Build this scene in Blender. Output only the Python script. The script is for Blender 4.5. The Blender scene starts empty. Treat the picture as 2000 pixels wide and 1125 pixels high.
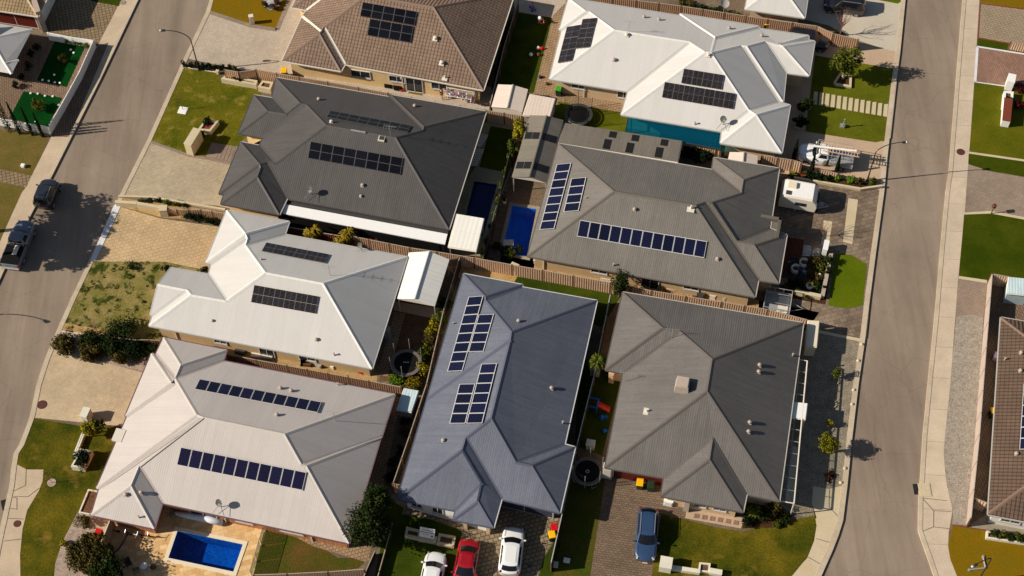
import bpy, bmesh, math, random
import numpy as np
from mathutils import Vector, Matrix
from mathutils.geometry import tessellate_polygon
from mathutils.bvhtree import BVHTree
random.seed(7)
SC = bpy.context.scene
COL = SC.collection
R = math.radians

# ------------------------------------------------------------------ survey
# camera fitted from parallel eaves, kerbs and lamp poles; G turns a point of
# the survey photograph (2000 x 1125) at a known real height into metres.
F, PHI, ROLL, HC = 3057., .5724, .02811, 118.
fwd = np.array([0, math.sin(PHI), -math.cos(PHI)]); rgt = np.array([1., 0, 0]); dwn = np.cross(fwd, rgt)
RR = rgt*math.cos(ROLL)+dwn*math.sin(ROLL); DD = -rgt*math.sin(ROLL)+dwn*math.cos(ROLL)
CAM = np.array([0, 0, HC])
def rayd(x, y):
    return fwd+RR*((x-1000)/F)+DD*((y-562.5)/F)
def G(x, y, z=0.):
    d = rayd(x, y); p = CAM+d*((z-HC)/d[2]); return Vector(p)
LOT = .12

# ------------------------------------------------------------------ objects
def link(o, parent=None):
    COL.objects.link(o)
    if parent is not None: o.parent = parent
    return o
def tag(o, label=None, cat=None, group=None, kind=None):
    if label: o['label'] = label
    if cat: o['category'] = cat
    if group: o['group'] = group
    if kind: o['kind'] = kind
    return o
def empty(name, loc, rz=0, label=None, cat=None, group=None):
    o = bpy.data.objects.new(name, None); o.location = loc; o.rotation_euler = (0, 0, rz); o.empty_display_size = .3
    link(o); return tag(o, label, cat, group)
class MB:
    def __init__(s): s.v = []; s.f = []; s.m = []; s.uv = []
    def add(s, vs, fs, m=0, uvs=None):
        b = len(s.v); s.v += [tuple(v) for v in vs]
        for k, f in enumerate(fs):
            s.f.append([b+i for i in f]); s.m.append(m)
            s.uv.append(uvs[k] if uvs else None)
        return s
    def box(s, c, d, rz=0, m=0, top=None, tilt=None):
        cx, cy, cz = c; hx, hy, hz = d[0]/2, d[1]/2, d[2]/2
        t = top or (1, 1); P = []
        for z, sx, sy in ((-hz, 1, 1), (hz, t[0], t[1])):
            for a, b in ((-1, -1), (1, -1), (1, 1), (-1, 1)): P.append(Vector((a*hx*sx, b*hy*sy, z)))
        M = Matrix.Rotation(rz, 3, 'Z')
        if tilt: M = M @ Matrix.Rotation(tilt[1], 3, tilt[0])
        P = [M@p+Vector(c) for p in P]
        return s.add(P, [(3, 2, 1, 0), (4, 5, 6, 7), (0, 1, 5, 4), (1, 2, 6, 5), (2, 3, 7, 6), (3, 0, 4, 7)], m)
    def tube(s, pts, rad, n=8, m=0, cap=True):
        pts = [Vector(p) for p in pts]; k = len(pts)
        if not hasattr(rad, '__len__'): rad = [rad]*k
        vs = []; fs = []
        for i, p in enumerate(pts):
            d = (pts[min(i+1, k-1)]-pts[max(i-1, 0)])
            d = d.normalized() if d.length > 1e-9 else Vector((0, 0, 1))
            a = d.cross(Vector((0, 0, 1)) if abs(d.z) < .9 else Vector((1, 0, 0))).normalized(); b = d.cross(a)
            for j in range(n):
                t = 2*math.pi*j/n; vs.append(p+(a*math.cos(t)+b*math.sin(t))*rad[i])
        for i in range(k-1):
            for j in range(n):
                fs.append((i*n+j, i*n+(j+1) % n, (i+1)*n+(j+1) % n, (i+1)*n+j))
        if cap: fs.append(tuple(range(n))[::-1]); fs.append(tuple(range((k-1)*n, k*n)))
        return s.add(vs, fs, m)
    def lathe(s, c, prof, n=16, m=0):
        c = Vector(c); vs = []; fs = []
        for r, z in prof:
            for j in range(n):
                t = 2*math.pi*j/n; vs.append(c+Vector((r*math.cos(t), r*math.sin(t), z)))
        for i in range(len(prof)-1):
            for j in range(n): fs.append((i*n+j, i*n+(j+1) % n, (i+1)*n+(j+1) % n, (i+1)*n+j))
        fs.append(tuple(range(n))[::-1]); fs.append(tuple(range((len(prof)-1)*n, len(prof)*n)))
        return s.add(vs, fs, m)
    def prism(s, poly, z0, z1, m=0):
        n = len(poly); A = sum(poly[i][0]*poly[(i+1) % n][1]-poly[(i+1) % n][0]*poly[i][1] for i in range(n))
        if A < 0: poly = poly[::-1]
        vs = [(p[0], p[1], z0) for p in poly]+[(p[0], p[1], z1) for p in poly]
        fs = [tuple(range(n))[::-1], tuple(range(n, 2*n))]+[(i, (i+1) % n, n+(i+1) % n, n+i) for i in range(n)]
        return s.add(vs, fs, m)
    def build(s, name, mats, parent=None, smooth=False, origin=None, subsurf=0, bevel=0):
        me = bpy.data.meshes.new(name); o3 = Vector(origin) if origin is not None else Vector((0, 0, 0))
        me.from_pydata([Vector(v)-o3 for v in s.v], [], s.f)
        if not isinstance(mats, (list, tuple)): mats = [mats]
        for m in mats: me.materials.append(m)
        for p, m in zip(me.polygons, s.m): p.material_index = m; p.use_smooth = smooth
        if any(u for u in s.uv):
            ul = me.uv_layers.new(name='UVMap')
            for p, u in zip(me.polygons, s.uv):
                if u:
                    for li, q in zip(p.loop_indices, u): ul.data[li].uv = q
        me.update(); o = bpy.data.objects.new(name, me)
        if origin is not None: o.location = o3
        if bevel:
            b = o.modifiers.new('Bevel', 'BEVEL'); b.width = bevel; b.segments = 2; b.limit_method = 'ANGLE'
        if subsurf:
            q = o.modifiers.new('Subsurf', 'SUBSURF'); q.levels = subsurf; q.render_levels = subsurf
        return link(o, parent)
def copy_tree(o, parent=None):
    c = o.copy(); COL.objects.link(c); c.parent = parent
    for ch in list(o.children): copy_tree(ch, c)
    return c

# ------------------------------------------------------------------ materials
def srgb(r, g, b):
    f = lambda c: (c/255/12.92) if c/255 <= .04045 else ((c/255+.055)/1.055)**2.4
    return (f(r), f(g), f(b), 1)
class N:
    def __init__(s, name):
        s.mat = bpy.data.materials.new(name); s.mat.use_nodes = True
        s.t = s.mat.node_tree; s.n = s.t.nodes; s.b = s.n['Principled BSDF']
    def node(s, typ, **kw):
        n = s.n.new(typ)
        for k, v in kw.items():
            if k in ('operation', 'blend_type', 'data_type', 'vector_type', 'noise_dimensions', 'wave_type', 'bands_direction', 'wave_profile', 'feature', 'distance', 'offset', 'offset_frequency', 'squash', 'invert', 'interpolation_type', 'clamp'): setattr(n, k, v)
            else:
                key = k.replace('_', ' ') if isinstance(k, str) else k
                if key[:2] == 'i ' : n.inputs[int(key[2:])].default_value = v
                else: s.set(n, key, v)
        return n
    def set(s, n, key, v):
        i = n.inputs[key]
        if isinstance(v, bpy.types.NodeSocket): s.t.links.new(v, i)
        else: i.default_value = v
    def l(s, a, b): s.t.links.new(a, b)
    def pos(s, rz=0, scale=(1, 1, 1)):
        g = s.node('ShaderNodeNewGeometry'); m = s.node('ShaderNodeMapping'); m.inputs['Rotation'].default_value = (0, 0, rz); m.inputs['Scale'].default_value = scale
        s.l(g.outputs['Position'], m.inputs['Vector']); return m.outputs[0]
    def uv(s, scale=(1, 1, 1)):
        g = s.node('ShaderNodeUVMap'); m = s.node('ShaderNodeMapping'); m.inputs['Scale'].default_value = scale
        s.l(g.outputs[0], m.inputs['Vector']); return m.outputs[0]
    def noise(s, vec, scale, detail=4, rough=.6):
        n = s.node('ShaderNodeTexNoise', Scale=scale, Detail=detail, Roughness=rough); s.l(vec, n.inputs['Vector']); return n.outputs['Fac']
    def noise_vec(s, vec, scale, amt):
        n = s.node('ShaderNodeTexNoise', Scale=scale, Detail=3); s.l(vec, n.inputs['Vector'])
        a = s.node('ShaderNodeVectorMath', operation='SCALE'); s.l(n.outputs['Color'], a.inputs[0]); a.inputs[3].default_value = amt
        b = s.node('ShaderNodeVectorMath', operation='ADD'); s.l(vec, b.inputs[0]); s.l(a.outputs[0], b.inputs[1]); return b.outputs[0]
    def ramp(s, fac, stops):
        r = s.node('ShaderNodeValToRGB'); e = r.color_ramp.elements
        while len(e) < len(stops): e.new(.5)
        for q, (p, c) in zip(e, stops): q.position = p; q.color = c if len(c) == 4 else (*c, 1)
        s.l(fac, r.inputs[0]); return r.outputs[0]
    def math(s, op, a, b=0.):
        n = s.node('ShaderNodeMath', operation=op)
        for i, v in ((0, a), (1, b)):
            if isinstance(v, bpy.types.NodeSocket): s.l(v, n.inputs[i])
            else: n.inputs[i].default_value = v
        return n.outputs[0]
    def mix(s, fac, a, b, mode='MIX'):
        n = s.node('ShaderNodeMix', data_type='RGBA', blend_type=mode)
        for i, v in ((0, fac), (6, a), (7, b)):
            if isinstance(v, bpy.types.NodeSocket): s.l(v, n.inputs[i])
            else: n.inputs[i].default_value = v
        return n.outputs[2]
    def bump(s, h, strength=.3, dist=.02):
        n = s.node('ShaderNodeBump', Strength=strength, Distance=dist); s.l(h, n.inputs['Height'])
        s.l(n.outputs[0], s.b.inputs['Normal']); return n
    def out(s, col=None, rough=.7, metal=0., spec=.3):
        if col is not None:
            if isinstance(col, bpy.types.NodeSocket): s.l(col, s.b.inputs['Base Color'])
            else: s.b.inputs['Base Color'].default_value = col
        s.b.inputs['Roughness'].default_value = rough; s.b.inputs['Metallic'].default_value = metal
        s.b.inputs['Specular IOR Level'].default_value = spec
        return s.mat
def sc(c, k): return (min(c[0]*k, 1), min(c[1]*k, 1), min(c[2]*k, 1), 1)
def plain(name, c, rough=.6, metal=0., spec=.3, var=.12, nscale=3., bump=0.):
    n = N(name); p = n.pos(); f = n.noise(p, nscale)
    col = n.ramp(f, [(.25, sc(c, 1-var)), (.75, sc(c, 1+var))])
    if bump: n.bump(n.noise(p, nscale*6), bump, .02)
    return n.out(col, rough, metal, spec)
def ground_mat(name, c, c2, big=.25, fine=9., finevar=.25, rough=.9, bump=.4, stain=None, rz=0, stretch=(1, 1, 1)):
    n = N(name); p = n.pos(rz, stretch)
    col = n.ramp(n.noise(p, big, 5, .65), [(.35, c), (.68, c2)])
    col = n.mix(1., col, n.ramp(n.noise(n.pos(), fine, 3, .7), [(.3, (1-finevar,)*3), (.7, (1+finevar,)*3)]), 'MULTIPLY')
    if stain:
        col = n.mix(n.ramp(n.noise(n.pos(rz, stretch), stain[1], 6, .7), [(stain[2], (0, 0, 0)), (stain[3], (1, 1, 1))]), col, stain[0])
    n.bump(n.noise(n.pos(), fine*1.5, 3), bump, .03)
    return n.out(col, rough, 0, .05)
def paver_mat(name, c, c2, joint, w=.3, h=.2, rz=0, mort=.02, var=.5, offset=.5, big=.2, bigvar=.18):
    n = N(name); p = n.pos(rz)
    b = n.node('ShaderNodeTexBrick', offset=offset, Scale=1.); n.l(p, b.inputs['Vector'])
    b.inputs['Color1'].default_value = c; b.inputs['Color2'].default_value = c2; b.inputs['Mortar'].default_value = joint
    b.inputs['Mortar Size'].default_value = mort; b.inputs['Brick Width'].default_value = w; b.inputs['Row Height'].default_value = h; b.inputs['Mortar Smooth'].default_value = .2; b.inputs['Bias'].default_value = 0
    col = n.mix(1., b.outputs['Color'], n.ramp(n.noise(n.pos(), big, 5, .7), [(.3, (1-bigvar,)*3), (.7, (1+bigvar,)*3)]), 'MULTIPLY')
    col = n.mix(.5, col, n.ramp(n.noise(n.pos(), 3., 5, .7), [(.3, (.8,)*3), (.7, (1.2,)*3)]), 'MULTIPLY')
    n.bump(n.math('SUBTRACT', n.noise(n.pos(), 10, 3), b.outputs['Fac']), .35, .01)
    return n.out(col, .85, 0, .08)
def metal_roof(name, c, rib=.19, rough=.45, depth=.35, lap=.12, spec=.14, colvar=.22):
    n = N(name)
    w = n.node('ShaderNodeTexWave', wave_type='BANDS', bands_direction='X', wave_profile='SIN', Scale=.31416/rib, Distortion=.0); n.l(n.uv(), w.inputs['Vector'])
    # sheet laps and faint weathering down the fall
    l = n.node('ShaderNodeTexBrick', offset=.0, Scale=1.); n.l(n.uv(), l.inputs['Vector'])
    l.inputs['Brick Width'].default_value = .762; l.inputs['Row Height'].default_value = 400.; l.inputs['Mortar Size'].default_value = .018
    l.inputs['Color1'].default_value = (1, 1, 1, 1); l.inputs['Color2'].default_value = (.95, .95, .95, 1); l.inputs['Mortar'].default_value = (1-lap*1.1,)*3+(1,)
    st = n.ramp(n.noise(n.uv((3., .25, 1)), 1., 5, .7), [(.3, (1-colvar*.5,)*3), (.7, (1+colvar*.5,)*3)])
    big = n.ramp(n.noise(n.pos(), .18, 5, .7), [(.3, (1-colvar*.5,)*3), (.7, (1+colvar*.5,)*3)])
    fn = n.ramp(n.noise(n.pos(), 6., 3, .8), [(.3, (1-colvar*.45,)*3), (.7, (1+colvar*.45,)*3)])
    col = n.mix(1., n.mix(1., c, st, 'MULTIPLY'), big, 'MULTIPLY'); col = n.mix(1., col, l.outputs['Color'], 'MULTIPLY'); col = n.mix(1., col, fn, 'MULTIPLY')
    col = n.mix(1., col, n.ramp(w.outputs['Fac'], [(0, (1-depth*.14,)*3), (.6, (1+depth*.05,)*3)]), 'MULTIPLY')
    n.bump(w.outputs['Fac'], depth*.75, .03)
    return n.out(col, rough, 0., spec)
def tile_roof(name, c, c2):
    n = N(name)
    b = n.node('ShaderNodeTexBrick', offset=0., Scale=1.); n.l(n.uv(), b.inputs['Vector'])
    b.inputs['Brick Width'].default_value = .33; b.inputs['Row Height'].default_value = .35; b.inputs['Mortar Size'].default_value = .028
    b.inputs['Color1'].default_value = c; b.inputs['Color2'].default_value = c2; b.inputs['Mortar'].default_value = sc(c, .42); b.inputs['Mortar Smooth'].default_value = .5
    sp = n.node('ShaderNodeSeparateXYZ'); n.l(n.uv((1/.33, 1/.35, 1)), sp.inputs[0])
    fr = n.math('FRACT', sp.outputs[1]); fx = n.math('FRACT', sp.outputs[0])
    h = n.math('ADD', n.math('MULTIPLY', fr, -.6), n.math('MULTIPLY', n.math('SINE', n.math('MULTIPLY', fx, 6.283)), .5))
    col = n.mix(1., b.outputs['Color'], n.ramp(n.noise(n.pos(), .3, 6, .75), [(.3, (.82,)*3), (.7, (1.15,)*3)]), 'MULTIPLY')
    n.bump(h, .8, .05)
    return n.out(col, .8, 0, .08)
def leaf_mat(name, stops, trans=.12):
    n = N(name); g = n.node('ShaderNodeNewGeometry')
    col = n.ramp(g.outputs['Random Per Island'], [(i/(len(stops)-1), c) for i, c in enumerate(stops)])
    n.out(col, .7, 0, .08)
    n.b.inputs['Subsurface Weight'].default_value = 0
    t = n.node('ShaderNodeBsdfTranslucent'); n.l(col, t.inputs[0])
    m = n.node('ShaderNodeMixShader'); m.inputs[0].default_value = trans
    n.l(n.b.outputs[0], m.inputs[1]); n.l(t.outputs[0], m.inputs[2]); n.l(m.outputs[0], n.n['Material Output'].inputs['Surface'])
    return n.mat
def glass_tint(name, tint, spec=.06, rough=.03, opac=0., base=(0.02, .02, .02, 1)):
    n = N(name); n.out(base, rough, 0, .5)
    tr = n.node('ShaderNodeBsdfTransparent'); tr.inputs[0].default_value = tint
    gl = n.node('ShaderNodeBsdfGlossy', Roughness=rough); lw = n.node('ShaderNodeLayerWeight', Blend=.5); fr = n.node('ShaderNodeMath', operation='MULTIPLY_ADD'); n.l(n.math('POWER', lw.outputs['Facing'], 3.), fr.inputs[0]); fr.inputs[1].default_value = .5; fr.inputs[2].default_value = .03
    m1 = n.node('ShaderNodeMixShader'); n.l(fr.outputs[0], m1.inputs[0]); n.l(tr.outputs[0], m1.inputs[1]); n.l(gl.outputs[0], m1.inputs[2])
    m2 = n.node('ShaderNodeMixShader'); m2.inputs[0].default_value = opac; n.l(m1.outputs[0], m2.inputs[1]); n.l(n.b.outputs[0], m2.inputs[2])
    if rough < .05:
        bp = n.node('ShaderNodeBump', Strength=.4, Distance=.06); n.l(n.noise(n.pos(), 2.2, 4), bp.inputs['Height']); n.l(bp.outputs[0], gl.inputs['Normal'])
    n.l(m2.outputs[0], n.n['Material Output'].inputs['Surface']); return n.mat
def panel_mat(name, cell, line, frame, cx=6, cy=10, lw=.04, fb=.035):
    n = N(name)
    def grid(nx, ny, w):
        sp = n.node('ShaderNodeSeparateXYZ'); n.l(n.uv((nx, ny, 1)), sp.inputs[0])
        a = []
        for k in (0, 1):
            f = n.math('FRACT', sp.outputs[k]); f = n.math('ABSOLUTE', n.math('SUBTRACT', f, .5)); a.append(n.math('GREATER_THAN', f, .5-w*(nx, ny)[k]/max(nx, ny)))
        return n.math('MAXIMUM', a[0], a[1])
    g = grid(cx, cy, lw); fr = grid(1, 1, fb)
    sp = n.node('ShaderNodeObjectInfo')
    cv = n.mix(sp.outputs['Random'], sc(cell, .6), sc(cell, 1.55))
    col = n.mix(g, cv, line); col = n.mix(fr, col, frame)
    n.out(col, .18, 0, .3); n.l(n.math('ADD', n.math('MULTIPLY', fr, .3), .16), n.b.inputs['Roughness']); return n.mat

HD = R(-14.3)
M = {}
M['base'] = ground_mat('brown_earth', (.12, .085, .055, 1), (.2, .15, .1, 1), .3, 6)
M['asphalt'] = None
def asphalt(name, rz):
    n = N(name); p = n.pos()
    col = n.ramp(n.noise(n.pos(rz, (1, .12, 1)), .55, 5, .6), [(.3, srgb(128, 113, 98)), (.7, srgb(148, 132, 115))])
    col = n.mix(.6, col, n.ramp(n.noise(p, .25, 6, .7), [(.3, (.86,)*3), (.7, (1.12,)*3)]), 'MULTIPLY')
    col = n.mix(1., col, n.ramp(n.noise(p, 14., 3, .8), [(.25, (.8,)*3), (.75, (1.2,)*3)]), 'MULTIPLY')
    col = n.mix(1., col, n.ramp(n.noise(p, 4., 4, .8), [(.22, (.7,)*3), (.34, (1.,)*3)]), 'MULTIPLY')
    tr = n.ramp(n.noise(n.pos(rz, (1, .03, 1)), .9, 4, .6), [(.42, (.8, .78, .77)), (.56, (1., 1., 1.))])
    col = n.mix(.4, col, tr, 'MULTIPLY')
    v = n.node('ShaderNodeTexVoronoi', feature='DISTANCE_TO_EDGE', Scale=.22); n.l(n.noise_vec(n.pos(), .35, 1.6), v.inputs['Vector'])
    ck = n.ramp(v.outputs['Distance'], [(.0, (.72, .7, .68)), (.012, (1, 1, 1))])
    col = n.mix(.45, col, ck, 'MULTIPLY')
    col = n.mix(1., col, n.ramp(n.noise(n.pos(), .09, 3, .5), [(.35, (.93, .92, .91)), (.65, (1.07, 1.06, 1.04))]), 'MULTIPLY')
    n.bump(n.noise(p, 30, 2), .3, .02); return n.out(col, .85, 0, .08)
M['asphalt_l'] = asphalt('asphalt_left', R(24)); M['asphalt_r'] = asphalt('asphalt_right', R(5))
def slabs(name, c, c2, rz, w, h, joint):
    n = N(name); b = n.node('ShaderNodeTexBrick', offset=0., Scale=1.); n.l(n.pos(rz), b.inputs['Vector'])
    b.inputs['Brick Width'].default_value = w; b.inputs['Row Height'].default_value = h; b.inputs['Mortar Size'].default_value = joint
    b.inputs['Color1'].default_value = c; b.inputs['Color2'].default_value = c2; b.inputs['Mortar'].default_value = sc(c, .6)
    col = n.mix(1., b.outputs['Color'], n.ramp(n.noise(n.pos(), .5, 6, .7), [(.3, (.86,)*3), (.7, (1.12,)*3)]), 'MULTIPLY')
    col = n.mix(1., col, n.ramp(n.noise(n.pos(), 8, 3, .8), [(.3, (.9,)*3), (.7, (1.1,)*3)]), 'MULTIPLY')
    n.bump(n.noise(n.pos(), 20, 2), .15, .01); return n.out(col, .85, 0, .2)
M['path_r'] = slabs('concrete_path_slabs', srgb(196, 177, 152), srgb(188, 169, 145), R(4.5), 400., 3.1, .022)
M['path_l'] = slabs('concrete_path', srgb(192, 170, 142), srgb(186, 165, 138), R(24), 400., 3., .0)
M['path_c'] = ground_mat('concrete_corner', srgb(190, 172, 140), srgb(200, 182, 150), .4, 8, .1, stain=(srgb(205, 165, 95), .5, .6, .75))
M['kerb'] = ground_mat('kerb_concrete', srgb(178, 160, 136), srgb(196, 178, 152), .6, 8, .12)
M['white_conc'] = ground_mat('pale_concrete_strip', srgb(205, 202, 200), srgb(220, 217, 214), .6, 8, .1)
M['joint'] = plain('joint_dark', (.12, .1, .08, 1))  # plain dark brown of the scored path joints
M['lawn_a'] = ground_mat('lawn_patchy', srgb(70, 76, 8), srgb(106, 96, 22), .4, 7, .38, stain=(srgb(150, 130, 60), .6, .54, .74))
M['lawn_green'] = ground_mat('lawn_artificial', srgb(80, 84, 14), srgb(96, 98, 20), .35, 10, .25)
M['lawn_deep'] = ground_mat('lawn_deep_green', srgb(2, 48, 10), srgb(6, 60, 14), .4, 10, .2)
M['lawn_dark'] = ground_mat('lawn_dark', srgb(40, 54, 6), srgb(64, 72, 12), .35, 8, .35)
M['lawn_right'] = ground_mat('lawn_right', srgb(74, 80, 6), srgb(98, 92, 18), .3, 9, .3)
M['lawn_rich'] = ground_mat('lawn_rich', srgb(48, 60, 2), srgb(68, 74, 8), .3, 9, .3)
M['lawn_olive'] = ground_mat('lawn_olive', srgb(122, 92, 8), srgb(112, 92, 14), .5, 12, .2)
M['lawn_bright'] = ground_mat('lawn_bright', srgb(78, 92, 6), srgb(92, 102, 12), .35, 10, .2)
M['lawn_worn'] = ground_mat('lawn_worn', srgb(60, 72, 14), srgb(96, 72, 34), .3, 7, .35, stain=(srgb(86, 50, 30), .25, .55, .75))
M['lawn_mossy'] = ground_mat('lawn_mossy', srgb(48, 58, 6), srgb(104, 90, 20), .28, 7, .42, stain=(srgb(136, 106, 44), .45, .56, .76))
M['lawn_dry'] = ground_mat('lawn_dry', srgb(108, 102, 44), srgb(146, 126, 80), .7, 8, .42, stain=(srgb(50, 60, 14), .85, .52, .6))
M['verge_l'] = ground_mat('verge_left', srgb(92, 84, 34), srgb(112, 92, 48), .5, 8, .3)
M['sand'] = ground_mat('yellow_sand', srgb(176, 146, 98), srgb(156, 122, 76), .9, 7, .3, stain=(srgb(80, 76, 30), 1.2, .58, .68))
M['mulch'] = ground_mat('dark_mulch', srgb(52, 36, 22), srgb(84, 58, 36), 1.2, 6, .4)
M['gravel_pale'] = ground_mat('pale_gravel', srgb(172, 152, 134), srgb(140, 120, 104), 2., 9, .4, bump=.6)
M['gravel_grey'] = ground_mat('grey_gravel', srgb(158, 146, 130), srgb(140, 130, 116), 2., 11, .5, bump=.6)
M['gravel_dark'] = ground_mat('dark_gravel', srgb(122, 112, 94), srgb(146, 133, 114), 1.5, 9, .55, bump=.6)
M['pav_h1'] = paver_mat('pavers_cream', srgb(184, 168, 148), srgb(177, 161, 141), srgb(162, 145, 124), .3, .3, HD, .02, big=.3, bigvar=.12)
M['pav_h2'] = paver_mat('pavers_sand', srgb(180, 164, 136), srgb(168, 152, 126), srgb(148, 132, 108), .36, .18, HD, .018)
M['pav_h3'] = paver_mat('pavers_tan_hex', srgb(194, 166, 126), srgb(184, 157, 118), srgb(162, 135, 98), .42, .36, HD, .024)
M['pav_h4'] = paver_mat('pavers_buff', srgb(192, 170, 138), srgb(184, 162, 130), srgb(170, 147, 116), .24, .2, HD, .016)
M['pav_h7'] = paver_mat('pavers_grey_tan', srgb(152, 134, 106), srgb(130, 114, 90), srgb(84, 70, 54), .42, .36, HD, .035)
M['pav_h8'] = paver_mat('pavers_brown', srgb(126, 106, 86), srgb(110, 92, 76), srgb(86, 70, 56), .36, .2, R(10), .02)
M['pav_h6'] = paver_mat('pavers_mixed', srgb(134, 116, 96), srgb(110, 94, 80), srgb(92, 78, 64), .6, .4, HD, .02, bigvar=.3)
M['pav_pink'] = paver_mat('pavers_red_brown', srgb(150, 116, 96), srgb(134, 104, 88), srgb(116, 90, 76), .4, .2, R(82), .02)
M['pav_grey'] = paver_mat('pavers_grey', srgb(148, 130, 112), srgb(140, 122, 106), srgb(122, 106, 90), .4, .2, R(-14), .015)
M['pav_diag'] = paver_mat('pavers_diagonal', srgb(156, 138, 112), srgb(150, 132, 108), srgb(120, 104, 84), .5, .25, R(30), .03)
M['pav_and_shade'] = paver_mat('pavers_and_wall_shade', srgb(134, 112, 92), srgb(122, 100, 82), srgb(92, 74, 58), .45, .22, R(80), .03)  # brown pavers, and the painted wall shadow on the left footpath
M['pav_l1'] = paver_mat('pavers_tan_left', srgb(146, 126, 96), srgb(132, 112, 86), srgb(92, 76, 56), .36, .36, HD, .035, offset=0)
M['pav_pool'] = paver_mat('pavers_sandstone', srgb(224, 190, 138), srgb(200, 156, 102), srgb(176, 136, 92), .62, .4, HD, .008, bigvar=.1)
M['pav_side'] = paver_mat('pavers_side_path', srgb(158, 132, 102), srgb(144, 120, 92), srgb(112, 90, 68), .3, .3, HD, .03)
M['conc_pink'] = ground_mat('exposed_aggregate', srgb(186, 160, 132), srgb(176, 150, 124), .3, 10, .12)
M['conc_white'] = ground_mat('pale_driveway', srgb(190, 178, 158), srgb(182, 170, 150), .3, 9, .1)
M['conc_grey'] = ground_mat('grey_slab', srgb(150, 140, 122), srgb(136, 126, 108), .5, 9, .15)
M['conc_dim'] = paver_mat('pool_surround', srgb(150, 142, 112), srgb(142, 134, 106), srgb(112, 104, 80), .8, .8, HD, .01)
M['timber'] = paver_mat('timber_deck', srgb(98, 56, 36), srgb(88, 50, 32), srgb(48, 26, 18), 6., .14, R(76), .015, var=.1)
M['rug'] = ground_mat('patterned_rug', srgb(52, 54, 60), srgb(40, 42, 48), 2., 8, .3, stain=(srgb(150, 150, 156), 1.5, .55, .6))
M['pebble_white'] = ground_mat('white_pebbles', srgb(196, 192, 190), srgb(120, 116, 112), 5., 8, .4, bump=1.)
M['brickred'] = ground_mat('brick_border', srgb(128, 64, 48), srgb(112, 58, 44), .5, 8, .15)
M['tray_dirt'] = ground_mat('garden_soil', srgb(112, 82, 58), srgb(88, 62, 42), 1.5, 8, .35)

M['r_tan'] = tile_roof('tiles_tan', srgb(140, 116, 97), srgb(128, 106, 89))
M['r_tan2'] = tile_roof('tiles_sandy', srgb(160, 136, 100), srgb(150, 126, 94))
M['r_brown'] = tile_roof('tiles_brown', srgb(104, 84, 70), srgb(98, 80, 66))
M['r_charcoal'] = metal_roof('steel_charcoal', srgb(84, 80, 77), depth=.3)
M['r_white'] = metal_roof('steel_white', srgb(198, 193, 185), depth=.1, lap=.05, colvar=.06)
M['r_beige'] = metal_roof('steel_beige', srgb(190, 180, 171), depth=.13, lap=.1, colvar=.07)
M['r_bright'] = metal_roof('steel_bright_white', srgb(202, 197, 189), depth=.1, lap=.05, colvar=.05)
M['r_stone'] = metal_roof('steel_stone_grey', srgb(116, 110, 102), depth=.28)
M['r_blue'] = metal_roof('steel_blue_grey', srgb(102, 105, 114), depth=.26)
M['r_slate'] = metal_roof('steel_slate', srgb(106, 101, 96), depth=.28)
M['r_shed'] = metal_roof('shed_steel', srgb(222, 202, 184), rib=.3, depth=.2, colvar=.05)
M['r_rib'] = metal_roof('patio_white_steel', srgb(236, 230, 216), rib=.42, depth=.2, colvar=.05)
M['r_gable'] = metal_roof('grey_patio_steel', srgb(118, 110, 98), rib=.3, depth=.1, lap=.02)
M['r_pale_blue'] = metal_roof('pale_blue_steel', srgb(190, 206, 206), rib=.25, depth=.4)
def wallm(name, c): return plain(name, c, .85, 0, .2, .08, 1.2, .15)
M['w_cream'] = wallm('render_cream', srgb(214, 184, 132)); M['w_tan'] = wallm('brick_tan', srgb(188, 160, 118))
M['w_sand'] = wallm('render_sand', srgb(196, 170, 134)); M['w_white'] = wallm('render_white', srgb(220, 214, 204))
M['w_orange'] = paver_mat('brick_orange', srgb(186, 116, 68), srgb(166, 100, 60), srgb(170, 140, 110), .3, .09, 0, .01)
M['w_grey'] = wallm('render_grey', srgb(170, 152, 134)); M['w_pinkish'] = wallm('render_pink_grey', srgb(176, 156, 140))
M['w_stone'] = wallm('limestone_wall', srgb(196, 180, 146)); M['w_white2'] = wallm('garden_wall_white', srgb(214, 206, 184))
M['white'] = plain('white_paint', srgb(232, 228, 220), .45, var=.04); M['offwhite'] = plain('off_white', srgb(214, 204, 186), .5, var=.05)
M['cream'] = plain('cream_paint', srgb(222, 206, 176), .5, var=.05)
M['black'] = plain('black_matt', (.01, .009, .008, 1), .7, spec=.06); M['rubber'] = plain('rubber', (.02, .02, .02, 1), .85)
M['dark'] = plain('dark_grey', (.05, .048, .045, 1), .5); M['steel'] = plain('galvanised', srgb(170, 168, 162), .4, .3)
M['silver'] = plain('silver_paint', srgb(176, 176, 176), .35, .5); M['pole'] = plain('lamp_post_dark', (.03, .026, .022, 1), .5)
M['red'] = plain('red_plastic', srgb(190, 22, 22), .4); M['yellow'] = plain('yellow_plastic', srgb(240, 178, 10), .4)
M['binbody'] = plain('bin_dark_green', srgb(36, 52, 34), .5); M['green'] = plain('green_plastic', srgb(60, 150, 40), .5)
M['bluep'] = plain('blue_plastic', srgb(20, 90, 170), .4); M['brown'] = plain('brown_wood', srgb(96, 58, 38), .7, var=.25)
M['skin'] = plain('skin', srgb(196, 144, 112), .6); M['hair'] = plain('hair', srgb(30, 22, 18), .7)
M['pinkc'] = plain('cloth_pink', srgb(206, 176, 204), .8); M['whitec'] = plain('cloth_white', srgb(224, 222, 226), .8); M['navy'] = plain('cloth_navy', srgb(34, 30, 58), .8)
M['bark'] = plain('bark', srgb(104, 82, 62), .9, var=.3, nscale=8, bump=.5); M['bark_pale'] = plain('bark_pale', srgb(170, 150, 120), .9, var=.2, nscale=8)
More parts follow.
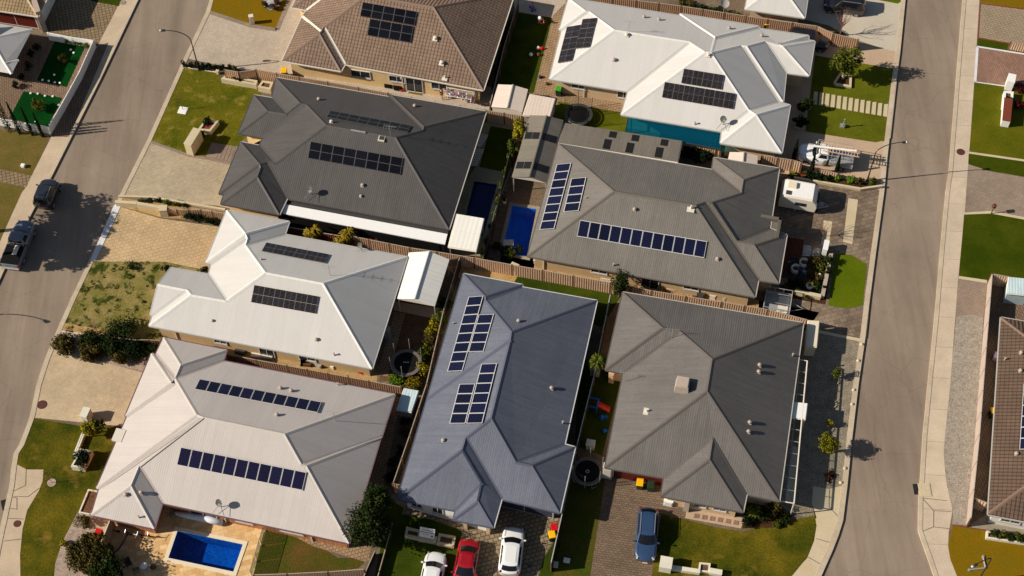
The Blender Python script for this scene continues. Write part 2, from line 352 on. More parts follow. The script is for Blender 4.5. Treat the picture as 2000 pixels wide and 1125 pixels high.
M['twig'] = plain('twig_red_brown', srgb(126, 84, 66), .9)
M['winglass'] = plain('window_glass', (.02, .025, .03, 1), .08, 0, .6, var=.3)
M['carglass'] = plain('car_glass', (.008, .009, .011, 1), .06, 0, .6, var=.3)
M['wframe'] = plain('window_frame', srgb(206, 200, 190), .4)
M['garage_red'] = plain('garage_dark_red', srgb(92, 28, 20), .5); M['garage_blue'] = plain('garage_navy', srgb(62, 62, 74), .5)
M['fence'] = plain('fence_tan_steel', srgb(206, 172, 140), .5, 0, .3, .06, .6); M['fence2'] = plain('fence_brown_steel', srgb(182, 146, 116), .55, 0, .3, .08, .6)
M['fence_red'] = plain('fence_red_brown', srgb(136, 84, 62), .55); M['fence_post'] = plain('fence_post_steel', srgb(112, 84, 66), .5)
M['fence_dark'] = plain('fence_dark_steel', srgb(58, 48, 38), .6); M['fence_cap'] = plain('fence_cap_steel', srgb(166, 148, 128), .5)
M['water'] = glass_tint('pool_water', (.5, .76, .92, 1)); M['pooltile'] = ground_mat('pool_shell_blue', srgb(0, 78, 152), srgb(14, 104, 184), 1.2, 5, .4)
M['pool_navy'] = ground_mat('pool_shell_navy', srgb(4, 22, 104), srgb(6, 30, 118), .8, 9, .1)
M['pool_sky'] = ground_mat('pool_shell_bright', srgb(0, 112, 200), srgb(12, 134, 216), .8, 9, .25)
M['teal'] = glass_tint('teal_polycarbonate', (.16, .62, .74, 1), rough=.08, opac=.2, base=srgb(8, 112, 138))
M['clear'] = glass_tint('clear_glass', (.8, .86, .84, 1), rough=.06, opac=.04, base=(.5, .55, .55, 1))
def net_mat():
    n = N('safety_net'); n.out((.02, .02, .02, 1), .8, 0, 0.); tr = n.node('ShaderNodeBsdfTransparent'); mx = n.node('ShaderNodeMixShader'); mx.inputs[0].default_value = .14
    n.l(tr.outputs[0], mx.inputs[1]); n.l(n.b.outputs[0], mx.inputs[2]); n.l(mx.outputs[0], n.n['Material Output'].inputs['Surface']); return n.mat

M['pv_blue'] = panel_mat('pv_poly_blue', srgb(12, 14, 36), srgb(46, 49, 72), srgb(190, 188, 184), 6, 10, .05, .038)
M['pv_mix'] = panel_mat('pv_mixed_blue', srgb(17, 15, 36), srgb(46, 46, 74), srgb(190, 186, 180), 6, 10, .05, .035)
M['pv_black'] = panel_mat('pv_mono_black', srgb(14, 13, 18), srgb(34, 33, 40), srgb(96, 92, 90), 6, 1, .05, .02)
M['pv_dim'] = panel_mat('pv_striped', srgb(24, 21, 26), srgb(84, 78, 76), srgb(110, 104, 100), 6, 2, .09, .02)

for k, a in {'lf_dark': [(18, 30, 8), (34, 50, 14), (52, 66, 22), (70, 80, 30)], 'lf_mid': [(40, 54, 12), (70, 82, 18), (104, 112, 30), (134, 132, 46)],
             'lf_yellow': [(84, 84, 10), (140, 132, 18), (178, 160, 26), (206, 184, 50)], 'lf_olive': [(44, 40, 10), (74, 66, 20), (98, 86, 34), (120, 100, 50)],
             'lf_round': [(60, 70, 6), (104, 112, 10), (140, 138, 22), (150, 120, 30)], 'lf_brown': [(60, 34, 20), (92, 54, 34), (120, 80, 50), (70, 50, 30)],
             'lf_deep': [(8, 20, 6), (16, 34, 10), (26, 46, 14), (38, 56, 20)], 'lf_palm': [(90, 80, 10), (140, 116, 20), (184, 150, 40), (90, 100, 20)],
             'lf_red': [(60, 16, 14), (86, 24, 18), (50, 14, 12), (110, 40, 24)], 'lf_bright': [(60, 96, 14), (96, 134, 24), (130, 160, 40), (70, 110, 20)]}.items():
    M[k] = leaf_mat(k, [sc(srgb(*c), .62) for c in a])
def carpaint(name, c, coat=1.):
    n = N(name); n.out(c, .35, 0, .5); n.b.inputs['Coat Weight'].default_value = coat; n.b.inputs['Coat Roughness'].default_value = .05; return n.mat
M['c_white'] = carpaint('paint_white', srgb(226, 224, 218)); M['c_red'] = carpaint('paint_red', srgb(150, 6, 16)); M['c_blue'] = carpaint('paint_blue', srgb(44, 66, 96))
M['c_black'] = carpaint('paint_black', srgb(26, 26, 30)); M['c_grey'] = carpaint('paint_grey', srgb(36, 38, 43)); M['c_silver'] = carpaint('paint_silver', srgb(100, 104, 114))
M['lamp_red'] = plain('tail_lamp', srgb(140, 10, 12), .2, 0, .6); M['lamp_clear'] = plain('head_lamp', srgb(200, 200, 196), .15, 0, .6)

SUN_E, SKY_S, EXPO = 5.0, .056, 0.27
M['rust'] = plain('rusty_iron', srgb(84, 46, 36), .8)
for k, c in dict(r_cap_tan=(126, 104, 88), r_cap_brown=(120, 98, 82), r_cap_tan2=(170, 146, 108), cap_charcoal=(78, 73, 69), cap_light=(176, 170, 158), cap_white=(212, 207, 198), cap_white_d=(176, 172, 164),
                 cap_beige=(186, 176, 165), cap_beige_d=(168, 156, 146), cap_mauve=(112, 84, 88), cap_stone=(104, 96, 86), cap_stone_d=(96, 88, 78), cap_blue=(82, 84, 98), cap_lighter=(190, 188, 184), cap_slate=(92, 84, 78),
                 steelw=(172, 156, 142), coolerm=(176, 160, 144), dishgrey=(90, 88, 84)).items():
    M[k] = plain(k, srgb(*c), .5, 0, .3, .08)

ROOFS={
'tan':(2.6,dict(A=(550,119),B=(665,138.3),C=(674.3,126.5),D=(945,176.7),E=(1005,-15),F=(620,-82),G=(568.3,13.3),H=(600,20.7),I=(590,31.7),W=(590,-60)),
  dict(R=(846.7,12.7),L=(716,-10),J=(635,53.3),K=(623.3,65),V=(627,62),N=(640,-12),N2=(618,-18)),
  [('B','C D R L J'),('R','D E R'),('T','E F L R'),('L','I V J L N H'),('L','A I V K'),('B','A B K'),('R','B C J V K'),('B','G H N N2'),('L','G N2 F')]),
'charcoal':(2.6,dict(a=(536.5,149.3),t1=(759,187),t2=(765,186),b=(950,218.3),c=(876,450),d=(561.3,389),f=(545.3,418.7),g=(432,398),h=(437.3,379.5),i=(428,378),j=(470,278),k=(508,285.3),m=(514.7,269.3),n=(465.9,260),o=(496,185.9),q=(532.8,192)),
  dict(p1=(586.7,204),p2=(597.9,206.7),p3=(636,243.5),M=(773.3,268.3),q1=(826.7,254),q2=(828.5,247),u=(522,217.3),u2=(561.3,222.7),v1=(537.3,318),w1=(506.7,319.2),w2=(522.7,317.3),w3=(502.4,345.3),w4=(509,327)),
  [('T','a t1 q1 M p3 p2 p1'),('L','t1 t2 q2 q1'),('T','t2 b q2'),('R','b c M q1 q2'),('B','c d w2 v1 p3 M'),('L','a p1 u2 q'),('T','o q u2 u'),('L','o u n'),('B','n m p2 p1 u2 u'),('L','m p2 p3 v1 k'),('T','j k v1 w2 w1'),('L','i j w1'),('B','i h w4 w1'),('L','h g w3 w4'),('B','g f w3'),('R','f d w2 w1 w4 w3')]),
'white':(2.6,dict(a=(442.7,411),b=(565,433.3),b2=(556.7,458.3),c=(795,502),d=(726.7,720),e=(291.7,636.7),e2=(297.7,616),e3=(293.3,615),u1=(333.3,522.7),k=(408.3,535),k2=(411.7,515),m=(401.7,511.7)),
  dict(n1=(480,455),n2=(483.3,466),n3=(482,479),n4=(518.3,531.7),n5=(441.7,586.7),R=(631.7,553.3),g=(308.3,555),s=(365,566.7),s2=(373.3,576.7)),
  [('T','a b n1'),('L','m a n1'),('B','m k2 n2 n1'),('R','b b2 n3 n2 n1'),('L','k2 k n5 n4 n3 n2'),('T','b2 c R n4 n3'),('R','c d R'),('B','d e s2 n5 n4 R'),('L','e e2 s s2'),('B','e2 e3 g s'),('T','u1 k n5 s2 s g')]),
'beige':(2.6,dict(a=(320,659.3),b=(442.7,683.3),b2=(436.7,705),c=(773,768),c2=(746.7,853.3),c3=(742,855),d=(682.7,1060),e=(317,982),f=(303.3,1033.3),g=(178.3,1006.7),g2=(190.5,954),g3=(186.7,953.3),h=(248,812.5),h2=(245,811.7),i=(295,693.3),i2=(303,694)),
  dict(p=(353.8,713),p2=(345,738.3),p3=(335,746),p4=(342,752),q=(383,807.5),q2=(397,816),R=(555,846.7),r2=(588.3,905),r3=(600,909),w=(271.7,914),w2=(256.7,948.3)),
  [('T','a b p'),('L','a i2 p2 p'),('T','i i2 p2 p3'),('L','i h2 p3'),('B','h2 h p4 p3'),('L','h g3 q p2 p4'),('B','g3 g2 q2 q'),('L','g2 g w2 w q2'),('B','g f w2'),('R','f e w w2'),('B','e d r3 r2 R q2 w'),('R','d c3 r3'),('T','c2 c3 r3 r2'),('R','c2 c R r2'),('T','c b2 p2 q q2 R'),('R','b b2 p2 p')]),
'bright':(2.6,dict(a=(1111,-5),a2=(1327.5,31),a3=(1328.3,26.7),a4=(1481.7,51.7),a5=(1482,56),a6=(1580,69),b=(1580,81),b2=(1592.7,83.3),b3=(1582.3,145.7),b4=(1534,141),c=(1530,199),c2=(1521,198.5),c3=(1543.3,206.7),d=(1526.7,298.3),e=(1408.3,280),e2=(1410,256.7),f=(1213.3,223.3),f2=(1228,180),g=(1073.3,155),g2=(1096,59),g3=(1091.7,58.3)),
  dict(p=(1143.3,20.7),p2=(1151,22),P=(1200,58.3),Q=(1346.7,80),Q2=(1378.3,101),Q3=(1388.3,103.3),q=(1396.7,76),q4=(1396.7,71),s1=(1448.3,87.3),s2=(1460,88.3),s3=(1495,80),s4=(1518,85),s5=(1525,91.5),v=(1460,215),w=(1476.7,224)),
  [('L','a g3 p'),('B','g3 g2 p2 p'),('L','g2 g P p2'),('B','g f2 Q P'),('L','f2 f Q2 Q'),('B','f e2 v Q3 Q2'),('L','e2 e w v'),('B','e d w'),('R','d c3 w'),('T','c3 c2 v w'),('R','c2 s1 Q3 v'),('B','c2 c s2 s1'),('R','c b4 s3 s2'),('B','b4 b3 s5 s4 s3'),('R','b3 b2 s5'),('T','b2 b s4 s5'),('R','b a6 s4'),('T','a6 a5 q Q3 s1 s2 s3 s4'),('R','a4 a5 q q4'),('T','a3 a4 q4'),('L','a3 a2 q q4'),('T','a a2 q Q3 Q2 Q P p2 p')]),
'stone':(2.6,dict(a=(1091.7,280),b=(1390.6,332),b2=(1394,307.9),c=(1521.2,328.9),c2=(1505,421.6),h2=(1505,443),h=(1536.2,462),k=(1520.6,552.2),m=(1482.2,546.8),n=(1475,581),o=(1030,500)),
  dict(P=(1199.3,373),Q=(1359,399.5),Q2=(1376.4,395.5),Q3=(1387,396.6),R=(1448,378),R2=(1452.3,350.5),S=(1438,472),U=(1473.7,479)),
  [('L','a o P'),('B','o n Q P'),('R','n m Q2 Q'),('B','m k U S Q3 Q2'),('R','k h U'),('T','h h2 S U'),('R','h2 c R2 R Q3 S'),('T','b2 c R2'),('L','b2 b R R2'),('T','a b R Q3 Q2 Q P')]),
'blue':(2.6,dict(a=(905,535),a2=(1020,556.7),a3=(1019,560.5),b=(1166.7,586.7),c=(1105,868.3),c1=(1092,866),c2=(1122.7,874),d=(1093.3,1002.3),e=(978.3,973),f=(961.7,1029.3),g=(886.7,1015),g2=(890.5,1000.5),h=(775,977.7),i=(833.3,780),i2=(835,780.5)),
  dict(p=(948,578),p2=(952,588),P=(997,648),s=(995.5,664),Q=(961,818),Q2=(1006.7,901.7),Q3=(1039.3,909.3),r=(913.3,856.7),r2=(906.7,876.7),t=(941.7,940),t2=(933.3,980)),
  [('T','a a2 p'),('R','a2 a3 p2 p'),('T','a3 b P p2'),('R','b c Q2 Q s P'),('T','c c2 Q3 Q2'),('R','c2 d Q3'),('B','d e r Q Q2 Q3'),('R','e f t2 t r2 r'),('B','f g t2'),('L','g g2 t t2'),('B','g2 h r2 t'),('L','h i s Q r r2'),('L','i a p p2 P s')]),
'slate':(2.6,dict(a=(1216.7,571.7),b=(1569.3,631.7),c=(1522,981),d=(1458,966),d2=(1450,1000),e=(1291.7,968.3),e2=(1297,933),f=(1181.7,913.3),g=(1216,729),g2=(1181.7,721.7)),
  dict(p=(1295,640),p2=(1328.3,647.5),P=(1391.7,700),Q=(1381.7,765),t=(1393.3,851.7),t2=(1386.7,898.3)),
  [('T','a b P p2 p'),('R','b c Q P'),('B','c d t e2 f Q'),('R','d d2 t2 t'),('B','d2 e t2'),('L','e e2 t t2'),('L','f g p2 P Q'),('B','g g2 p p2'),('L','g2 a p')]),
'tile_right':(2.6,dict(a=(1955,620),b=(2240,672,.01),c=(2230,1060,.01),d=(1930,1005)),dict(p=(2098,706,.01),q=(2080,893,.01)),
  [('T','a b p'),('R','b c q p'),('B','c d q'),('L','d a p q')]),
'tile_left':(2.6,dict(a=(-180,-10,.01),b=(74.7,32),c=(110,-40,.05),d=(-150,-110,.01)),dict(p=(-50,-44,.01),q=(22,-34,.01)),
  [('B','a b q p'),('R','b c q'),('T','c d p q'),('L','d a p')]),
'white_left':(2.6,dict(a=(63.3,56.7),b=(31.5,116),b1=(37,117.3),b2=(23.3,144.7),c=(-160,110,.01),f=(-140,22,.01)),
  dict(p=(-10,72,.01),q=(-90,66,.01),r=(9.3,122),r2=(-20,95,.01)),
  [('R','a b r r2 p'),('T','b b1 r'),('R','b1 b2 r'),('B','b2 c r2 r'),('L','c f q r2'),('T','a p q f')]),
'top':(2.6,dict(a=(1455,18.3),b=(1571.7,35),c=(1600,-120,.01),d=(1478,-140,.01)),dict(p=(1520,-26,.01),q=(1540,-80,.01)),
  [('B','a b p'),('R','b c q p'),('T','c d q'),('L','d a p q')]),
}

# ------------------------------------------------------------------ ground sheets
def sheet(name, px, mat, lvl, holes=(), z0=LOT, world=False, kind='structure', label=None):
    z = z0+.004*lvl
    P = [Vector((p[0], p[1], z)) if world else G(p[0], p[1], z) for p in px]
    H = [[G(q[0], q[1], z) for q in h] for h in holes]
    loops = [P]+H; tri = tessellate_polygon(loops); vs = [v for l in loops for v in l]
    fs = []
    for t in tri:
        a, b, c = (vs[i] for i in t)
        fs.append(t if (b-a).cross(c-a).z > 0 else t[::-1])
    m = MB(); m.add(vs, fs); o = m.build(name, mat); tag(o, label, None, None, kind); return o
def slab(name, px, mat, z0, z1, zpx=None):
    m = MB(); m.prism([G(p[0], p[1], z1 if zpx is None else zpx) for p in px], z0, z1); return m
def strip(px, w, side=1):
    """polygon of width w (m) to one side of a pixel polyline"""
    P = [G(p[0], p[1], LOT).xy for p in px]; Q = []
    for i, p in enumerate(P):
        d = (P[min(i+1, len(P)-1)]-P[max(i-1, 0)]).normalized(); n = Vector((-d.y, d.x))*side; Q.append(p+n*w)
    return [(v.x, v.y) for v in P+Q[::-1]]
# roads: asphalt at z 0, everything else stands .12 higher behind real kerbs
Lr = [(540, -290), (411, -8), (403, 22), (355, 123), (288, 273), (237, 375), (220, 412), (173, 511), (140, 580), (113, 641), (88, 700), (71.7, 750), (58, 815), (38, 868), (27, 885), (22, 915), (18, 950), (6, 1005), (-6, 1060), (-20, 1135), (-60, 1290)]
Ll = [(405, -290), (280, -20), (270, 0), (200, 148), (100, 347), (66.7, 408), (30, 480), (0, 546), (-40, 630), (-90, 740), (-330, 1290)]
Rl = [(1800, -290), (1770, -20), (1768.5, 0), (1758, 105), (1749, 170), (1738, 265), (1733, 310), (1727, 375), (1710, 500), (1697, 600), (1690, 660), (1677, 750), (1664, 860), (1655, 950), (1646.7, 1016.7), (1638, 1045), (1626, 1076), (1603, 1128), (1596, 1145), (1540, 1280)]
Rr = [(1902, -290), (1881, -20), (1880, 0), (1870, 120), (1853, 333), (1846.7, 375), (1836, 490), (1825, 620), (1811.7, 750), (1802, 850), (1797, 933), (1794, 960), (1793, 1036), (1797, 1048), (1812, 1090), (1825, 1128), (1832, 1145), (1885, 1280)]
pool_main = [(347, 1037), (474.5, 1063.5), (456, 1117), (329, 1090)]
pool_h6 = [(1000.5, 402), (1048, 409), (1029, 502), (979, 493)]
pool_h2 = [(926.5, 354.5), (971, 361), (944, 462), (902, 452)]
POOLS = [pool_main, pool_h6, pool_h2]
base = MB()
sheet('ground', [(-2500, -2500), (2500, -2500), (2500, 2500), (-2500, 2500)], M['base'], 0, POOLS, z0=-.03, world=True)
sheet('road', Ll+Lr[::-1], M['asphalt_l'], 0, z0=0.)
sheet('road', Rl+Rr[::-1], M['asphalt_r'], 0, z0=0.)
def lot(name, px, holes=()):
    o = sheet(name, px, M['base'], 0, holes); return o
lot('ground', Lr+[(-60, 1300), (1536, 1300)]+Rl[::-1]+[(1801, -300), (545, -300)], POOLS)
lot('ground', [(-900, -300), (408, -300)]+Ll+[(-900, 1290)])
lot('ground', Rr[::-1]+[(1903, -300), (2700, -300), (2700, 1300), (1890, 1300)])
def kerb(px, side, w=.42, mat='kerb'):
    P = strip(px, w, side); m = MB(); m.prism(P, -.02, LOT+.034); tag(m.build('kerb', M[mat]), None, None, None, 'structure')
kerb(Lr, 1); kerb(Ll, -1, .3); kerb(Rl, -1, .45); kerb(Rr, 1, .35)
# footpaths
sheet('footpath', Ll[1:-1]+[(-160, 740), (-60, 580), (0, 472), (13, 441), (43, 375), (61.7, 343), (100, 268), (150, 168), (193, 84), (233, 7), (245, -20)], M['path_l'], 1)
sheet('footpath', Rr[1:-1]+[(1875, 1145), (1870, 1125), (1856, 1092), (1851.7, 1066.7), (1853, 1040), (1860, 1000), (1858, 975), (1850, 950), (1846, 920), (1843, 883), (1848, 830), (1854, 770), (1856.7, 750), (1861.7, 675), (1871.7, 541.7), (1888, 375), (1900, 200), (1913, 0), (1914, -20)], M['path_r'], 1)
sheet('footpath', [(1588, 950), (1620, 955), (1651.7, 946.7), (1655, 950), (1646.7, 1016.7), (1638, 1045), (1626, 1076), (1596, 1145), (1530, 1145), (1543, 1125), (1576.7, 1090), (1590, 1056.7), (1595, 1026.7), (1586, 983)], M['path_c'], 1)
sheet('footpath', [(27, 885), (33, 906.7), (51.7, 916.7), (85, 916.7), (83, 940), (76, 958), (53, 996.7), (44, 1033), (39, 1083), (40, 1145), (-25, 1145), (-6, 1060), (6, 1005), (18, 950), (22, 915)], M['path_l'], 1)
# joints scored in the corner paths, tactile and drainage pieces
def line(px, w=.05, lvl=4, mat='joint', name='expansion_joint', z0=LOT):
    P = [G(p[0], p[1], z0).xy for p in px]; z = z0+.004*lvl; m = MB()
    for a, b in zip(P, P[1:]):
        d = (b-a).normalized(); n = Vector((-d.y, d.x))*w/2
        m.add([(*(a-n), z), (*(b-n), z), (*(b+n), z), (*(a+n), z)], [(0, 1, 2, 3)])
    tag(m.build(name, M[mat]), None, None, None, 'structure')
line([(1620, 956), (1619, 990), (1637, 1009)]); line([(1594, 1052), (1630, 1062)]); line([(1578, 1088), (1613, 1108)])
line([(1800, 972), (1823.5, 997.5), (1823.5, 1029), (1801, 1038)]); line([(1823, 1029), (1855, 1033)]); line([(1803, 973), (1850, 978)]); line([(1823.5, 997.5), (1858, 999)])
line([(51, 917), (50, 948), (25, 960)]); line([(27, 970), (55, 970), (77, 953)]); line([(14, 1012), (46, 1014)]); line([(7, 1057), (41, 1053)])
line([(20, 957), (20, 970), (33, 973), (33, 995), (16, 992)])

